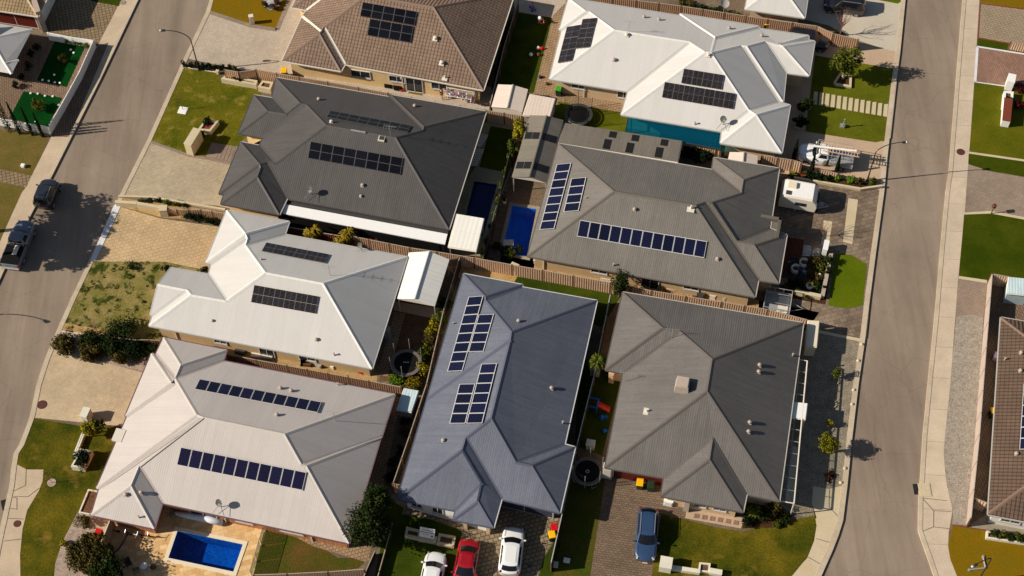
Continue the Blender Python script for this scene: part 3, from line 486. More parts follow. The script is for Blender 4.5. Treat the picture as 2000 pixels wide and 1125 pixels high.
SH = [
 ('lawn', [(412, -20), (403, 21.7), (489.6, 49.6), (541, 57.8), (575, -20)], 'lawn_olive', 2),
 ('driveway', [(403, 22), (360, 113), (440, 130), (548, 150), (620, 160), (620, 20), (600, -20), (575, -20), (541, 57.8), (489.6, 49.6)], 'pav_h1', 1),
 ('side_path', [(620, 100), (960, 170), (960, 250), (620, 190)], 'pav_h1', 1),
 ('lawn', [(350, 132), (428, 142), (430, 152), (510, 178), (505, 240), (465, 284), (402, 306), (370, 303), (288, 273)], 'lawn_a', 2),
 ('driveway', [(288, 274), (370, 304), (402, 308), (460, 322), (560, 340), (560, 430), (427, 402), (238, 384)], 'pav_h2', 1),
 ('entry_path', [(402, 306), (413, 278), (520, 296), (520, 330)], 'pav_grey', 3),
 ('garden_bed', [(233, 386), (420, 411), (440, 445), (398, 430), (318, 425), (225, 400)], 'sand', 2),
 ('driveway', [(226, 401), (310, 426), (427, 443), (500, 470), (460, 560), (400, 530), (323, 511.7), (183, 510.5)], 'pav_h3', 1),
 ('kerb_strip', [(233, 390), (222, 402), (176, 509), (186, 510), (238, 398)], 'white_conc', 9),
 ('lawn', [(176, 511), (323, 511), (400, 527), (420, 560), (330, 680), (275, 668), (213, 655), (121, 631), (140, 590)], 'lawn_dry', 2),
 ('garden_bed', [(122, 630), (215, 646), (213, 660), (114, 646)], 'sand', 3),
 ('gravel_bed', [(113, 646), (213, 658), (275, 668), (330, 676), (310, 740), (277, 726), (147, 692), (103, 678)], 'gravel_pale', 3),
 ('driveway', [(102, 679), (147, 692), (277, 727), (320, 740), (300, 850), (234, 832), (60, 815), (72, 752)], 'pav_h4', 1),
 ('lawn', [(60, 816), (160, 832), (240, 834), (250, 950), (190, 1010), (150, 1000), (118, 1066), (108, 1100), (104, 1145), (40, 1145), (39, 1083), (44, 1033), (53, 997), (76, 958), (83, 940), (85, 917), (52, 917), (33, 907), (38, 868)], 'lawn_mossy', 2),
 ('gravel_bed', [(150, 1004), (190, 1020), (215, 1060), (250, 1145), (104, 1145), (108, 1100), (122, 1058)], 'gravel_pale', 3),
 ('side_path', [(178, 1006), (215, 1015), (205, 1045), (172, 1030)], 'pav_h4', 4),
 ('pool_deck', [(200, 1010), (320, 975), (540, 1020), (515, 1040), (494, 1125), (488, 1145), (260, 1145), (188, 1075)], 'pav_pool', 3),
 ('lawn', [(519, 1036), (610, 1056), (660, 1090), (720, 1088), (700, 1110), (480, 1145), (492, 1122)], 'lawn_worn', 2),
 ('slab_path', [(560, 1040), (612, 1055), (700, 1072), (724, 1092), (716, 1098), (612, 1067)], 'pav_side', 3),
 ('back_yard', [(700, 750), (790, 745), (720, 1090), (640, 1060)], 'pav_side', 1),
 ('lawn', [(762, 975), (800, 1000), (905, 1037), (893, 1078), (878, 1145), (728, 1145)], 'lawn_dark', 2),
 ('driveway', [(790, 985), (905, 1010), (1095, 985), (1085, 1050), (1060, 1090), (1045, 1145), (874, 1145), (893, 1078), (903, 1038), (870, 1020), (785, 1004)], 'pav_h7', 3),
 ('lawn', [(1087, 1050), (1062, 1090), (1047, 1145), (1075, 1145), (1095, 1060)], 'lawn_dark', 4),
 ('lawn', [(1120, 890), (1190, 915), (1182, 960), (1150, 1145), (1072, 1145), (1085, 1060)], 'lawn_worn', 2),
 ('driveway', [(1185, 915), (1300, 940), (1350, 990), (1345, 1016), (1292, 1004), (1272, 1145), (1150, 1145)], 'pav_h8', 3),
 ('lawn', [(1292, 1003), (1400, 1030), (1450, 1038), (1592, 1006), (1594, 1030), (1589, 1056.7), (1575, 1090), (1530, 1145), (1270, 1145)], 'lawn_mossy', 4),
 ('gravel_bed', [(1540, 640), (1600, 648), (1683, 666), (1676, 750), (1664, 860), (1653, 946), (1620, 955), (1588, 950), (1586, 983), (1595, 1012), (1545, 1004), (1500, 1000)], 'gravel_dark', 1),
 ('garden_bed', [(1455, 985), (1520, 985), (1548, 1005), (1530, 1030), (1450, 1032)], 'mulch', 5),
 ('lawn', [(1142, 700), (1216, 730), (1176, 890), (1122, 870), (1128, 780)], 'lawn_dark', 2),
 ('driveway', [(1500, 340), (1560, 340), (1722, 372), (1692, 660), (1600, 645), (1480, 620)], 'pav_h6', 1),
 ('garden_bed', [(1560, 335), (1620, 345), (1722, 362), (1684, 372), (1540, 350)], 'mulch', 4),
 ('stepping_slab', [(1657, 387), (1676, 390), (1664.5, 477), (1646.5, 472)], 'path_c', 3),
 ('stepping_slab', [(1608, 430), (1626, 433), (1618, 480), (1604, 478)], 'path_c', 3),
 ('timber_deck', [(1530, 462), (1570, 468), (1560, 545), (1518, 542)], 'timber', 4),
 ('garden_bed', [(1568, 500), (1625, 505), (1612, 595), (1545, 582), (1520, 560), (1560, 540)], 'mulch', 3),
 ('lawn', [(1631.5, 495), (1645, 496), (1663, 498), (1693.5, 516.7), (1685, 596.7), (1653, 602.7), (1618, 596.7)], 'lawn_bright', 3),
 ('driveway', [(1560, 70), (1600, 60), (1640, 76), (1750, 101), (1757, 108), (1750, 135), (1592, 110), (1560, 100)], 'conc_pink', 2),
 ('driveway', [(1560, -30), (1768, -20), (1752, 102), (1740, 100), (1655, 72), (1620, 50), (1500, 20)], 'conc_white', 1),
 ('lawn', [(1700, -20), (1765, -20), (1760, 3), (1753, 7), (1700, -3)], 'lawn_bright', 3),
 ('side_path', [(1530, 105), (1592, 108), (1574, 257), (1733, 277), (1735, 285), (1722, 372), (1560, 350), (1500, 330), (1520, 280)], 'conc_pink', 1),
 ('lawn', [(1592, 108), (1750, 135), (1733, 273), (1710, 278), (1573, 256.7)], 'lawn_green', 3),
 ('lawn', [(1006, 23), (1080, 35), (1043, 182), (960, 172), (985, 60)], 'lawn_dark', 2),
 ('side_path', [(1080, 30), (1110, 0), (1075, 155), (1240, 185), (1230, 235), (1150, 215), (1020, 195), (1043, 180)], 'pav_side', 3),
 ('patio', [(1000, -30), (1110, -30), (1100, 40), (1080, 35), (1006, 22)], 'pav_h1', 1),
 ('lawn', [(1090, 198), (1228, 222), (1225, 262), (1080, 235)], 'lawn_green', 4),
 ('pool_deck', [(930, 325), (1002, 336), (940, 505), (870, 490), (880, 400)], 'conc_dim', 1),
 ('lawn', [(958.5, 246), (1003, 254), (984.5, 336), (936, 326)], 'lawn_dark', 3),
 ('side_path', [(920, 210), (1040, 225), (1003, 254), (958, 246), (936, 326), (900, 320)], 'conc_dim', 2),
 ('pool_deck', [(985, 375), (1068, 375), (1040, 540), (955, 500)], 'pav_h8', 1),
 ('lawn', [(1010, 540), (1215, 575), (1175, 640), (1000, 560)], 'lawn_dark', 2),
 ('back_yard', [(860, 515), (1020, 530), (1010, 560), (900, 545)], 'sand', 1),
 ('side_path', [(980, 495), (1200, 520), (1500, 590), (1600, 610), (1580, 640), (1190, 572), (975, 515)], 'sand', 1),
 ('back_yard', [(780, 590), (880, 600), (840, 745), (740, 745)], 'tray_dirt', 1),
 ('side_path', [(772, 610), (792, 612), (757, 735), (735, 732)], 'pav_side', 2),
 ('slab_path', [(766, 588), (872, 604), (846, 622), (770, 606)], 'conc_pink', 3),
 ('side_path', [(290, 640), (740, 715), (735, 750), (320, 680)], 'sand', 1),
 ('garden_bed', [(555, 430), (870, 480), (880, 520), (700, 480), (560, 455)], 'mulch', 1),
 # left of the left road
 ('driveway', [(96, 61), (100, 20), (140, -30), (245, -30), (230, 12), (193, 83), (184, 80)], 'pav_l1', 2),
 ('lawn', [(170, -30), (250, -30), (232, 12), (178, 2)], 'lawn_dark', 3),
 ('front_yard', [(20, 65), (110, 76), (180, 85), (98, 262), (-60, 232)], 'pav_and_shade', 1),
 ('lawn', [(107, 80), (168, 88), (130, 170), (72, 157)], 'lawn_deep', 3),
 ('lawn', [(46, 178), (122, 191), (92, 250), (18, 231)], 'lawn_deep', 3),
 ('nature_strip', [(-100, 255), (0, 253), (97, 266), (62, 343), (0, 330), (-100, 315)], 'verge_l', 2),
 ('side_path', [(-100, 318), (0, 331), (61, 343), (51, 366), (0, 354), (-100, 340)], 'pav_l1', 3),
 ('nature_strip', [(-100, 342), (0, 355), (50, 367), (43, 375), (13, 441), (0, 470), (-100, 620)], 'verge_l', 2),
 ('side_path', [(186, 90), (212, 83), (135, 268), (99, 266)], 'pav_and_shade', 3),  # brown band over the footpath paints the white garden wall's cast shadow
 # right of the right road
 ('driveway', [(1916, 8), (2040, 24), (2040, 96), (1912, 73)], 'pav_diag', 3),
 ('brick_border', [(1914, 6), (2040, 21), (2040, 98), (1910, 75)], 'brickred', 2),
 ('garden_bed', [(1915, -30), (2040, -30), (2040, 22), (1914, 5)], 'lawn_olive', 1),
 ('lawn', [(1910, 75), (2040, 98), (2040, 110), (1908, 91)], 'lawn_rich', 2),
 ('driveway', [(1908, 92), (2040, 112), (2040, 180), (1904, 159)], 'pav_pink', 2),
 ('lawn', [(1904, 161), (1960, 168), (2040, 180), (2040, 320), (1893, 296)], 'lawn_right', 2),
 ('edging', [(1893, 296), (2040, 317), (2040, 321), (1893, 300)], 'path_c', 3),
 ('lawn', [(1892, 300), (2040, 321), (2040, 352), (1960, 338), (1935, 334), (1891, 320)], 'lawn_rich', 2),
 ('driveway', [(1891, 321), (1935, 335), (2040, 353), (2040, 430), (1935, 414), (1884, 417)], 'pav_grey', 2),
 ('edging', [(1883, 415), (1935, 412), (2040, 431), (2040, 436), (1935, 417), (1883, 419)], 'path_c', 4),
 ('lawn', [(1883, 418), (1935, 416), (2040, 434), (2040, 560), (1965, 548), (1928, 548), (1873, 540)], 'lawn_rich', 3),
 ('edging', [(1873, 539), (1928, 547), (1928, 553), (1872, 544)], 'path_c', 5),
 ('side_path', [(1872, 544), (1928, 552), (1921, 622), (1866, 622)], 'pav_grey', 2),
 ('gravel_bed', [(1867, 620), (1880, 616), (1900, 615), (1921, 620), (1895, 1026), (1860, 1024), (1861, 1000), (1850, 950), (1843, 883), (1856, 750)], 'gravel_grey', 3),
 ('side_path', [(1928, 552), (2040, 560), (2040, 700), (1930, 1020), (1895, 1026)], 'pav_and_shade', 1),
 ('lawn', [(1860, 1026), (1900, 1032), (2060, 1052), (2060, 1145), (1877, 1145), (1856, 1092), (1852, 1066)], 'lawn_olive', 2),
 ('front_path', [(1895, 1024), (1935, 1000), (2060, 1030), (2060, 1052), (1900, 1032)], 'conc_grey', 3),
]
for nm, px, mt, lv in SH:
    hs = []
    if nm == 'pool_deck': hs = [{'pav_pool': pool_main, 'conc_dim': pool_h2, 'pav_h8': pool_h6}[mt]]
    sheet(nm, px, M[mt], lv, hs)
# lines of edging
line([(403, 22), (490, 50.5), (541, 58.5), (572, -15)], .45, 4, 'pav_grey', 'edging')
line([(352, 130), (428, 142)], .12, 5, 'cream', 'edging'); line([(113, 646), (213, 659)], .1, 5, 'cream', 'edging')
line([(1754, 108), (1736, 270)], .3, 6, 'kerb', 'edging')
line([(1600, 648), (1683, 665)], .3, 6, 'path_c', 'edging')
line([(288, 274), (370, 304.5), (402, 309), (450, 320)], .3, 4, 'pav_grey', 'edging')
line([(1903, 160), (1960, 168), (2040, 181)], .12, 5, 'white_conc', 'edging'); line([(1908, 91), (2040, 112)], .2, 5, 'white_conc', 'edging'); line([(1909, 92), (1904.5, 160)], .25, 5, 'white_conc', 'edging')
line([(1861, 1026), (1900, 1032), (2040, 1051)], .1, 5, 'brickred', 'edging')
for k in range(5): line([(184+6*k-2, 80-13*k*0), (184+6*k-2, 80)], .05)
# stepping pads on the artificial lawn
for k in range(13):
    t = k/12; x = 1592+t*137; y = 194+t*23.5
    a, b, c, d = G(x-2, y-15+.6*k*.2, LOT), G(x+5.5, y-14, LOT), G(x+3.5, y+11, LOT), G(x-4.5, y+9.5, LOT)
    m = MB(); m.prism([a, b, c, d], LOT, LOT+.04); tag(m.build('paving_pad', M['path_c']), None, None, None, 'structure')
for k in range(4):
    x = 1500
for q in range(6):
    x = 421+q*7; m = MB(); m.prism([G(x+7, 281+q*1.5, LOT), G(x+11.5, 282+q*1.5, LOT), G(x+1.5, 309+q*1.5, LOT), G(x-3.5, 308+q*1.5, LOT)], LOT, LOT+.03); tag(m.build('paving_pad', M['pav_grey']), None, None, None, 'structure')
for q in range(6):
    x = 1357+q*15.3; m = MB(); m.prism([G(x, 1003+q*2.6, LOT), G(x+10, 1004.5+q*2.6, LOT), G(x+8, 1013+q*2.6, LOT), G(x-2, 1011.5+q*2.6, LOT)], LOT, LOT+.045); tag(m.build('paving_pad', M['pav_pink']), None, None, None, 'structure')
sheet('entry_path', [(1342, 992), (1455, 1012), (1447, 1032), (1338, 1012)], M['conc_pink'], 6)
sheet('rug', [(1541.5, 502), (1581, 507), (1572, 545), (1535, 537)], M['rug'], 6)
for px in ([(1570, 478), (1583, 480), (1585, 492), (1582, 500), (1567, 500)], [(1592, 484), (1603, 486), (1601, 500), (1584, 502), (1587, 490)]):
    sheet('pebble_patch', px, M['pebble_white'], 6)
for i, (p, s_) in enumerate([(p, s_) for p in [(943, 262), (939, 300)] for s_ in (0,)]):
    pass
# manhole covers and pit lids
def disc(px, r, mat, label, z0=LOT, lvl=7, n=24):
    c = G(px[0], px[1], z0); m = MB(); m.lathe((0, 0, 0), [(r, 0), (r, .02), (r*.9, .025), (r*.9, .02)], n)
    o = m.build('manhole_cover', M['rust'] if mat == 'brickred' else M[mat]); o.location = (c.x, c.y, z0+.004*lvl-.01); tag(o, label, 'manhole cover'); return o
for px, r, mt, lb in [((1876, 297), .38, 'brickred', 'round rusty manhole cover in the right footpath below the street lamp'), ((82, 790.5), .42, 'brickred', 'large brown round cover in the buff driveway of the beige roofed house'), ((33.5, 1023), .3, 'brickred', 'small brown round cover in the footpath at the lower left corner'), ((240, 5), .3, 'conc_grey', 'grey round cover in the upper left footpath')]:
    disc(px, r, mt, lb)
def gully(px, ang, label):
    c = G(px[0], px[1], 0); o = empty('drain_grate', (c.x, c.y, .006), ang, label, 'drain')
    m = MB(); m.box((0, 0, .01), (.75, .95, .03)); m.build('frame', M['black'], o)
    m = MB()
    for k in range(7): m.box((-.3+.1*k, 0, .03), (.03, .85, .02))
    m.build('grate', M['dark'], o)
gully((1793, 955.5), 0, 'black stormwater grate beside the right footpath near its bend'); gully((12, 985), R(20), 'black stormwater grate in the gutter at the lower left')
def pit(px, w, d, ang, mat, label):
    c = G(px[0], px[1], LOT); m = MB(); m.box((0, 0, 0), (w, d, .03)); m.box((0, 0, .02), (w*.86, d*.86, .02)); o = m.build('pit_lid', M[mat], None); o.location = (c.x, c.y, LOT+.03); o.rotation_euler.z = ang; tag(o, label, 'pit lid')
pit((1806, 957), 1., 1.2, 0, 'path_c', 'square concrete pit lid behind the black grate'); pit((1034.7, 1105), .25, .25, 0, 'dark', 'small dark square drain lid in the driveway paving beside the white car')
pit((1085.5, 1103), .4, .55, R(-8), 'cream', 'pale rectangular meter lid at the foot of the dark side fence')

# swimming pools
def pool(px, shell, label, cop='cream', depth=1.35, step=None, wz=LOT-.12):
    c = G(*np.mean(px, 0), LOT); root = empty('swimming_pool', (c.x, c.y, 0), 0, label, 'pool')
    P = [G(p[0], p[1], LOT).xy-c.xy for p in px]
    n = len(P); A = sum(P[i].x*P[(i+1) % n].y-P[(i+1) % n].x*P[i].y for i in range(n))
    if A < 0: P = P[::-1]
    m = MB(); vs = [(p.x, p.y, -depth) for p in P]+[(p.x, p.y, LOT+.03) for p in P]
    m.add(vs, [(0, 1, 2, 3)]+[((i+1) % n, i, n+i, n+(i+1) % n) for i in range(n)])
    m.build('shell', M[shell], root)
    mc = MB(); w = .32
    O = []
    for i in range(n):
        a, b, d = P[i-1], P[i], P[(i+1) % n]; u = (b-a).normalized(); v = (d-b).normalized(); nu = Vector((u.y, -u.x)); nv = Vector((v.y, -v.x)); O.append(b+(nu+nv)*w/(1+nu.dot(nv)))
    zt = LOT+.06
    vs = [(p.x, p.y, zt) for p in P]+[(p.x, p.y, zt) for p in O]+[(p.x, p.y, LOT-.03) for p in P]+[(p.x, p.y, LOT-.03) for p in O]
    mc.add(vs, [(i, n+i, n+(i+1) % n, (i+1) % n) for i in range(n)]+[(n+i, 3*n+i, 3*n+(i+1) % n, n+(i+1) % n) for i in range(n)]+[((i), (i+1) % n, 2*n+(i+1) % n, 2*n+i) for i in range(n)])
    mc.build('coping', M[cop], root)
    mw = MB(); mw.add([(p.x*.999, p.y*.999, wz) for p in P], [(0, 1, 2, 3)]); mw.build('water', M['water'], root)
    if step:
        a, b, f = step; ms = MB()
        e1 = P[a]; e2 = P[b]; cc = sum(P, Vector((0, 0)))/4
        for k in range(3):
            q = [e1, e2, e2+(cc-e2)*f*(k+1)*.5, e1+(cc-e1)*f*(k+1)*.5]; ms.prism(q, -depth+.02, -.2-.33*k-.003*k)
        ms.build('step', M[shell], root)
    return root
pool(pool_main, 'pooltile', 'large blue rectangular pool in sandstone paving behind the beige roofed house', 'cream', step=(0, 1, .25))
pool(pool_h6, 'pool_sky', 'blue pool with pale entry steps beside the stone grey roofed house', 'conc_grey', step=(0, 1, .3))
pool(pool_h2, 'pool_navy', 'narrow dark navy pool beside the charcoal roofed house', 'conc_dim')

# ------------------------------------------------------------------ houses
HOUSE = {}
PITCH = dict(tan=25, charcoal=24, white=24, beige=23, bright=24, stone=24, blue=22, slate=23)
HEAD = dict(tan=-15.5, charcoal=-14.5, white=-14.2, beige=-14.8, bright=-14, stone=-14, blue=-14.3, slate=-13.5, tile_right=-14, tile_left=-13, white_left=-14, top=-13.5)
def solve(data, pitch, head, W=1.8):
    ze, E_, R_, faces = data; names = list(E_)+list(R_); ix = {n: i for i, n in enumerate(names)}; n = len(names); m = len(faces); A = []; b = []
    def row(ent, rhs, w):
        r = np.zeros(3*n+m)
        for k, v in ent: r[k] += v*w
        A.append(r); b.append(rhs*w)
    for nm in names:
        vv = E_.get(nm) or R_.get(nm); d = rayd(vv[0], vv[1]); d = d/np.linalg.norm(d); wr = vv[2] if len(vv) > 2 else 1; i = ix[nm]
        u = np.cross(d, [1, 0, 0]); u /= np.linalg.norm(u); v = np.cross(d, u)
        for q in (u, v): row([(3*i+k, q[k]) for k in range(3)], q@CAM, wr)
        if nm in E_: row([(3*i+2, 1)], ze, W*3)
    tp = math.tan(R(pitch)); ch, sh = math.cos(head), math.sin(head); D = {'R': (ch, sh), 'L': (-ch, -sh), 'T': (-sh, ch), 'B': (sh, -ch)}
    for f, (dr, vs) in enumerate(faces):
        hx, hy = D[dr]
        for nm in vs.split():
            i = ix[nm]; row([(3*i, hx*tp), (3*i+1, hy*tp), (3*i+2, 1), (3*n+f, -1)], 0, W)
    x = np.linalg.lstsq(np.array(A), np.array(b), rcond=None)[0]
    return x[:3*n].reshape(n, 3), ix
def offset_poly(P, d):
    """P list of 2-vectors counter-clockwise; inset by d"""
    n = len(P); out = []
    for i in range(n):
        a, b, c = P[i-1], P[i], P[(i+1) % n]; u = (b-a).normalized(); v = (c-b).normalized(); nu = Vector((-u.y, u.x)); nv = Vector((-v.y, v.x))
        k = 1+nu.dot(nv)
        out.append(b+(nu+nv)*(d/k) if k > .2 else b+nu*d)
    return out
def house(key, rmat, wmat, capmat, gutmat, label, group=None, over=.55, name='house'):
    data = ROOFS[key]; V, ix = solve(data, PITCH.get(key, 22), R(HEAD[key])); V = [Vector(v) for v in V]; ze = data[0]
    EE = data[1]; faces = []
    for dr, s in data[3]:
        f = [ix[q] for q in s.split()]
        A = sum(V[f[i]].x*V[f[(i+1) % len(f)]].y-V[f[(i+1) % len(f)]].x*V[f[i]].y for i in range(len(f)))
        faces.append((dr, f if A > 0 else f[::-1]))
    c = sum(V, Vector())/len(V); root = empty(name, (c.x, c.y, 0), 0, label, 'house', group); O = Vector((c.x, c.y, 0))
    L = [v-O for v in V]
    h = R(HEAD[key]); ch, sh = math.cos(h), math.sin(h); D = {'R': (ch, sh), 'L': (-ch, -sh), 'T': (-sh, ch), 'B': (sh, -ch)}
    m = MB(); ec = {}
    for dr, f in faces:
        hx, hy = D[dr]; al = Vector((-hy, hx)); cp = math.cos(R(PITCH.get(key, 22)))
        uv = [(L[i].xy.dot(al), -L[i].xy.dot(Vector((hx, hy)))/cp) for i in f]
        m.add([L[i] for i in f], [tuple(range(len(f)))], 0, [uv])
        for a, b in zip(f, f[1:]+f[:1]): ec[(a, b)] = dr
    bnd = [(a, b) for (a, b) in ec if (b, a) not in ec]
    nx = dict(bnd); st = bnd[0][0]; loop = [st]
    while nx[loop[-1]] != st and len(loop) < 200: loop.append(nx[loop[-1]])
    # underside
    und = [Vector((L[i].x, L[i].y, min(L[i].z, ze)-.16)) for i in loop]
    b0 = len(m.v)
    m.add(und, [tuple(range(len(und)))[::-1]])
    n = len(loop)
    fas = MB()
    for k in range(n):
        a, b = L[loop[k]], L[loop[(k+1) % n]]; ua, ub = und[k], und[(k+1) % n]
        m.add([a, ua, ub, b], [(0, 1, 2, 3)])
    roof = m.build('roof', M[rmat], root)
    # ridge, hip and valley trims
    cap = MB(); val = MB()
    nv = {}
    for dr, f in faces:
        nrm = Vector()
        for i in range(len(f)):
            p, q = L[f[i]], L[f[(i+1) % len(f)]]; nrm += Vector(((p.y-q.y)*(p.z+q.z), (p.z-q.z)*(p.x+q.x), (p.x-q.x)*(p.y+q.y)))
        nrm.normalize()
        for a, b in zip(f, f[1:]+f[:1]): nv[(a, b)] = (nrm, sum((L[i] for i in f), Vector())/len(f))
    for (a, b) in ec:
        if (b, a) in ec and a < b:
            (n1, c1), (n2, c2) = nv[(a, b)], nv[(b, a)]; p, q = L[a], L[b]; d = (q-p)
            if d.length < .25: continue
            d.normalize(); convex = (c2-c1).dot(n1) < 0
            w1 = n1.cross(d); w1 = w1 if w1.dot(c1-p) > 0 else -w1; w2 = n2.cross(d); w2 = w2 if w2.dot(c2-p) > 0 else -w2
            hw = .17 if convex else .14; up = Vector((0, 0, .045 if convex else .018))
            e = .012
            P = [p+w1*hw+n1*e, p+up, p+w2*hw+n2*e]; Q = [q+w1*hw+n1*e, q+up, q+w2*hw+n2*e]
            mm = MB(); mm.add(P+Q, [(0, 1, 4, 3), (1, 2, 5, 4)]); mm.build('ridge_cap' if convex else 'valley_gutter', M[capmat[0 if convex else 1]], roof)
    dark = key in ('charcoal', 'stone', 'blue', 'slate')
    for k in range(n):
        a, b = L[loop[k]], L[loop[(k+1) % n]]; d = (b-a)
        if d.length < .15: continue
        mid = (a+b)/2; d2 = Vector((d.x, d.y)).normalized(); o2 = Vector((d2.y, -d2.x)); hz = (b.z-a.z)
        A1 = a+Vector((o2.x, o2.y, 0))*.004; B1 = b+Vector((o2.x, o2.y, 0))*.004; w = Vector((o2.x, o2.y, 0))*.085; dn = Vector((0, 0, -.12)); u = Vector((0, 0, .012))
        q = [A1+u, B1+u, B1+w+u, A1+w+u, A1+dn, B1+dn, B1+w+dn, A1+w+dn]
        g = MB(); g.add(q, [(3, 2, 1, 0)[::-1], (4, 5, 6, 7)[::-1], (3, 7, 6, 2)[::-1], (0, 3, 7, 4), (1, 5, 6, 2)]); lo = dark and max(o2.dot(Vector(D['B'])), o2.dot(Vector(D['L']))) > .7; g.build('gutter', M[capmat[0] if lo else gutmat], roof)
    # walls: eave outline simplified and set in
    Pq = [L[i].xy for i in loop]; ch_ = True
    while ch_:
        ch_ = False
        for i in range(len(Pq)):
            if (Pq[i]-Pq[(i+1) % len(Pq)]).length < 1.0:
                j = (i+1) % len(Pq); mid = (Pq[i]+Pq[j])/2; Pq[i] = mid; del Pq[j]; ch_ = True; break
    i = 0
    while i < len(Pq):
        a, b, c_ = Pq[i-1], Pq[i], Pq[(i+1) % len(Pq)]; u = (b-a).normalized(); v = (c_-b).normalized()
        if abs(u.x*v.y-u.y*v.x) < .12: del Pq[i]; i = 0
        else: i += 1
    W = offset_poly(Pq, over); wm = MB(); nW = len(W); zt = ze-.165
    for k in range(nW):
        a, b = W[k], W[(k+1) % nW]; wl = (b-a).length
        wm.add([(a.x, a.y, 0), (b.x, b.y, 0), (b.x, b.y, zt), (a.x, a.y, zt)], [(0, 1, 2, 3)])
    wall = wm.build('wall', M[wmat], root)
    HOUSE[key] = dict(root=root, roof=roof, O=O, W=W, ze=ze, faces=faces, L=L, wall=wall, h=h)
    HOUSE[key]['bvh'] = BVHTree.FromPolygons([v+O for v in L], [f for _, f in faces])
    return root
def wall_hit(key, x, y):
    H = HOUSE[key]; d = Vector(rayd(x, y)); c0 = Vector(CAM); best = None; W = H['W']; n = len(W)
    for k in range(n):
        a, b = W[k]+H['O'].xy, W[(k+1) % n]+H['O'].xy; e = b-a; nr = Vector((e.y, -e.x)).normalized()
        den = nr.x*d.x+nr.y*d.y
        if den >= 0: continue
        t = (nr.dot(a-c0.xy))/den; p = c0+d*t; u = (p.xy-a).dot(e)/e.length
        if -.3 < u < e.length+.3 and -.6 < p.z < 3.2 and (best is None or t < best[0]): best = (t, k, u, p.z, nr, e.normalized(), a, e.length)
    return best
def opening(key, x, y, w, z0, z1, kind='window', label=None, panes=2, mat='winglass', frame='wframe'):
    r = wall_hit(key, x, y)
    if r is None: print('no wall', key, x, y); return
    t, k, u, z, nr, e, a, ln = r; H = HOUSE[key]; u = min(max(u, w/2+.05), ln-w/2-.05); c = a+e*u-H['O'].xy; rz = math.atan2(e.y, e.x)
    M4 = lambda du, dn, zz: (c.x+e.x*du+nr.x*dn, c.y+e.y*du+nr.y*dn, zz)
    h = z1-z0; f = MB(); fw = .07
    for du, zz, bw, bh in ((0, z1-fw/2, w, fw), (0, z0+fw/2, w, fw), (-w/2+fw/2, (z0+z1)/2, fw, h-2*fw-.002), (w/2-fw/2, (z0+z1)/2, fw, h-2*fw-.002)):
        f.box(M4(du, .03, zz), (bw, .08, bh), rz)
    for q in range(1, panes): f.box(M4(-w/2+w*q/panes, .028, (z0+z1)/2), (.05, .06, h-2*fw-.004), rz)
    if kind == 'garage_door':
        g = MB()
        for q in range(6): g.box(M4(0, .03, z0+h*(q+.5)/6), (w-.16, .05, h/6-.025), rz)
        o = g.build('garage_door', M[mat], H['root']); f.build('frame', M[frame], o); return
    g = MB(); g.box(M4(0, .012, (z0+z1)/2), (w-.1, .02, h-.1), rz); o = f.build(kind, M[frame], H['root']); g.build('pane', M[mat], o)
    if kind == 'window':
        s = MB(); s.box(M4(0, .07, z0-.05), (w+.06, .1, .05), rz); s.build('sill', M['cap_beige_d'], o)
def roof_hit(x, y):
    d = Vector(rayd(x, y)).normalized(); best = None
    for k, H in HOUSE.items():
        r = H['bvh'].ray_cast(Vector(CAM), d)
        if r[0] is not None and (best is None or r[3] < best[3]): best = (r[0], r[1], H, r[3], k)
    return best
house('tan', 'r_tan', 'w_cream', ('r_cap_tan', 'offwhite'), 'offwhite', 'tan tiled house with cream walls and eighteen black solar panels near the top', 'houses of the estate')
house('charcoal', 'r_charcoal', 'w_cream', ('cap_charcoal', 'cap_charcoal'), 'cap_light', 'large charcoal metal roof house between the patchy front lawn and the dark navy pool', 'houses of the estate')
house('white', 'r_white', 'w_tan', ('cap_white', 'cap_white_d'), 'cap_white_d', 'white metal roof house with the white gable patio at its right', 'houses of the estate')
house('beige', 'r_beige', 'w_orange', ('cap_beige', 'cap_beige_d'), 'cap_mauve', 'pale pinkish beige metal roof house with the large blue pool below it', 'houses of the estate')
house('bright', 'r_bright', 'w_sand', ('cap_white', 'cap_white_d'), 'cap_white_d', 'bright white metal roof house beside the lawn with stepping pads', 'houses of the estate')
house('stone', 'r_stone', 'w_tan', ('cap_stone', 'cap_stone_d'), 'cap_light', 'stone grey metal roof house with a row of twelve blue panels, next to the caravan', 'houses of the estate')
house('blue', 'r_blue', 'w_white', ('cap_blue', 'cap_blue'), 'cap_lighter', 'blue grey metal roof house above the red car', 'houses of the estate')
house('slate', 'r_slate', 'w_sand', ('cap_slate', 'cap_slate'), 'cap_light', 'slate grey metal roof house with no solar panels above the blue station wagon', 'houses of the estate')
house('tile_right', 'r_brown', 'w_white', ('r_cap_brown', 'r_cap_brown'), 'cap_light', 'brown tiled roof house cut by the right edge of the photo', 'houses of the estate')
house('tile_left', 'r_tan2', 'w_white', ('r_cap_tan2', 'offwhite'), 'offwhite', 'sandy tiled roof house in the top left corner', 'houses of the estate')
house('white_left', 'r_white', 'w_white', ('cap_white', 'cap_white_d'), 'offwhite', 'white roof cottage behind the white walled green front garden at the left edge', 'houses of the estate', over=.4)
house('top', 'r_white', 'w_sand', ('cap_white', 'cap_white_d'), 'cap_light', 'pale metal roof house cut by the top edge beside the black four wheel drive', 'houses of the estate')
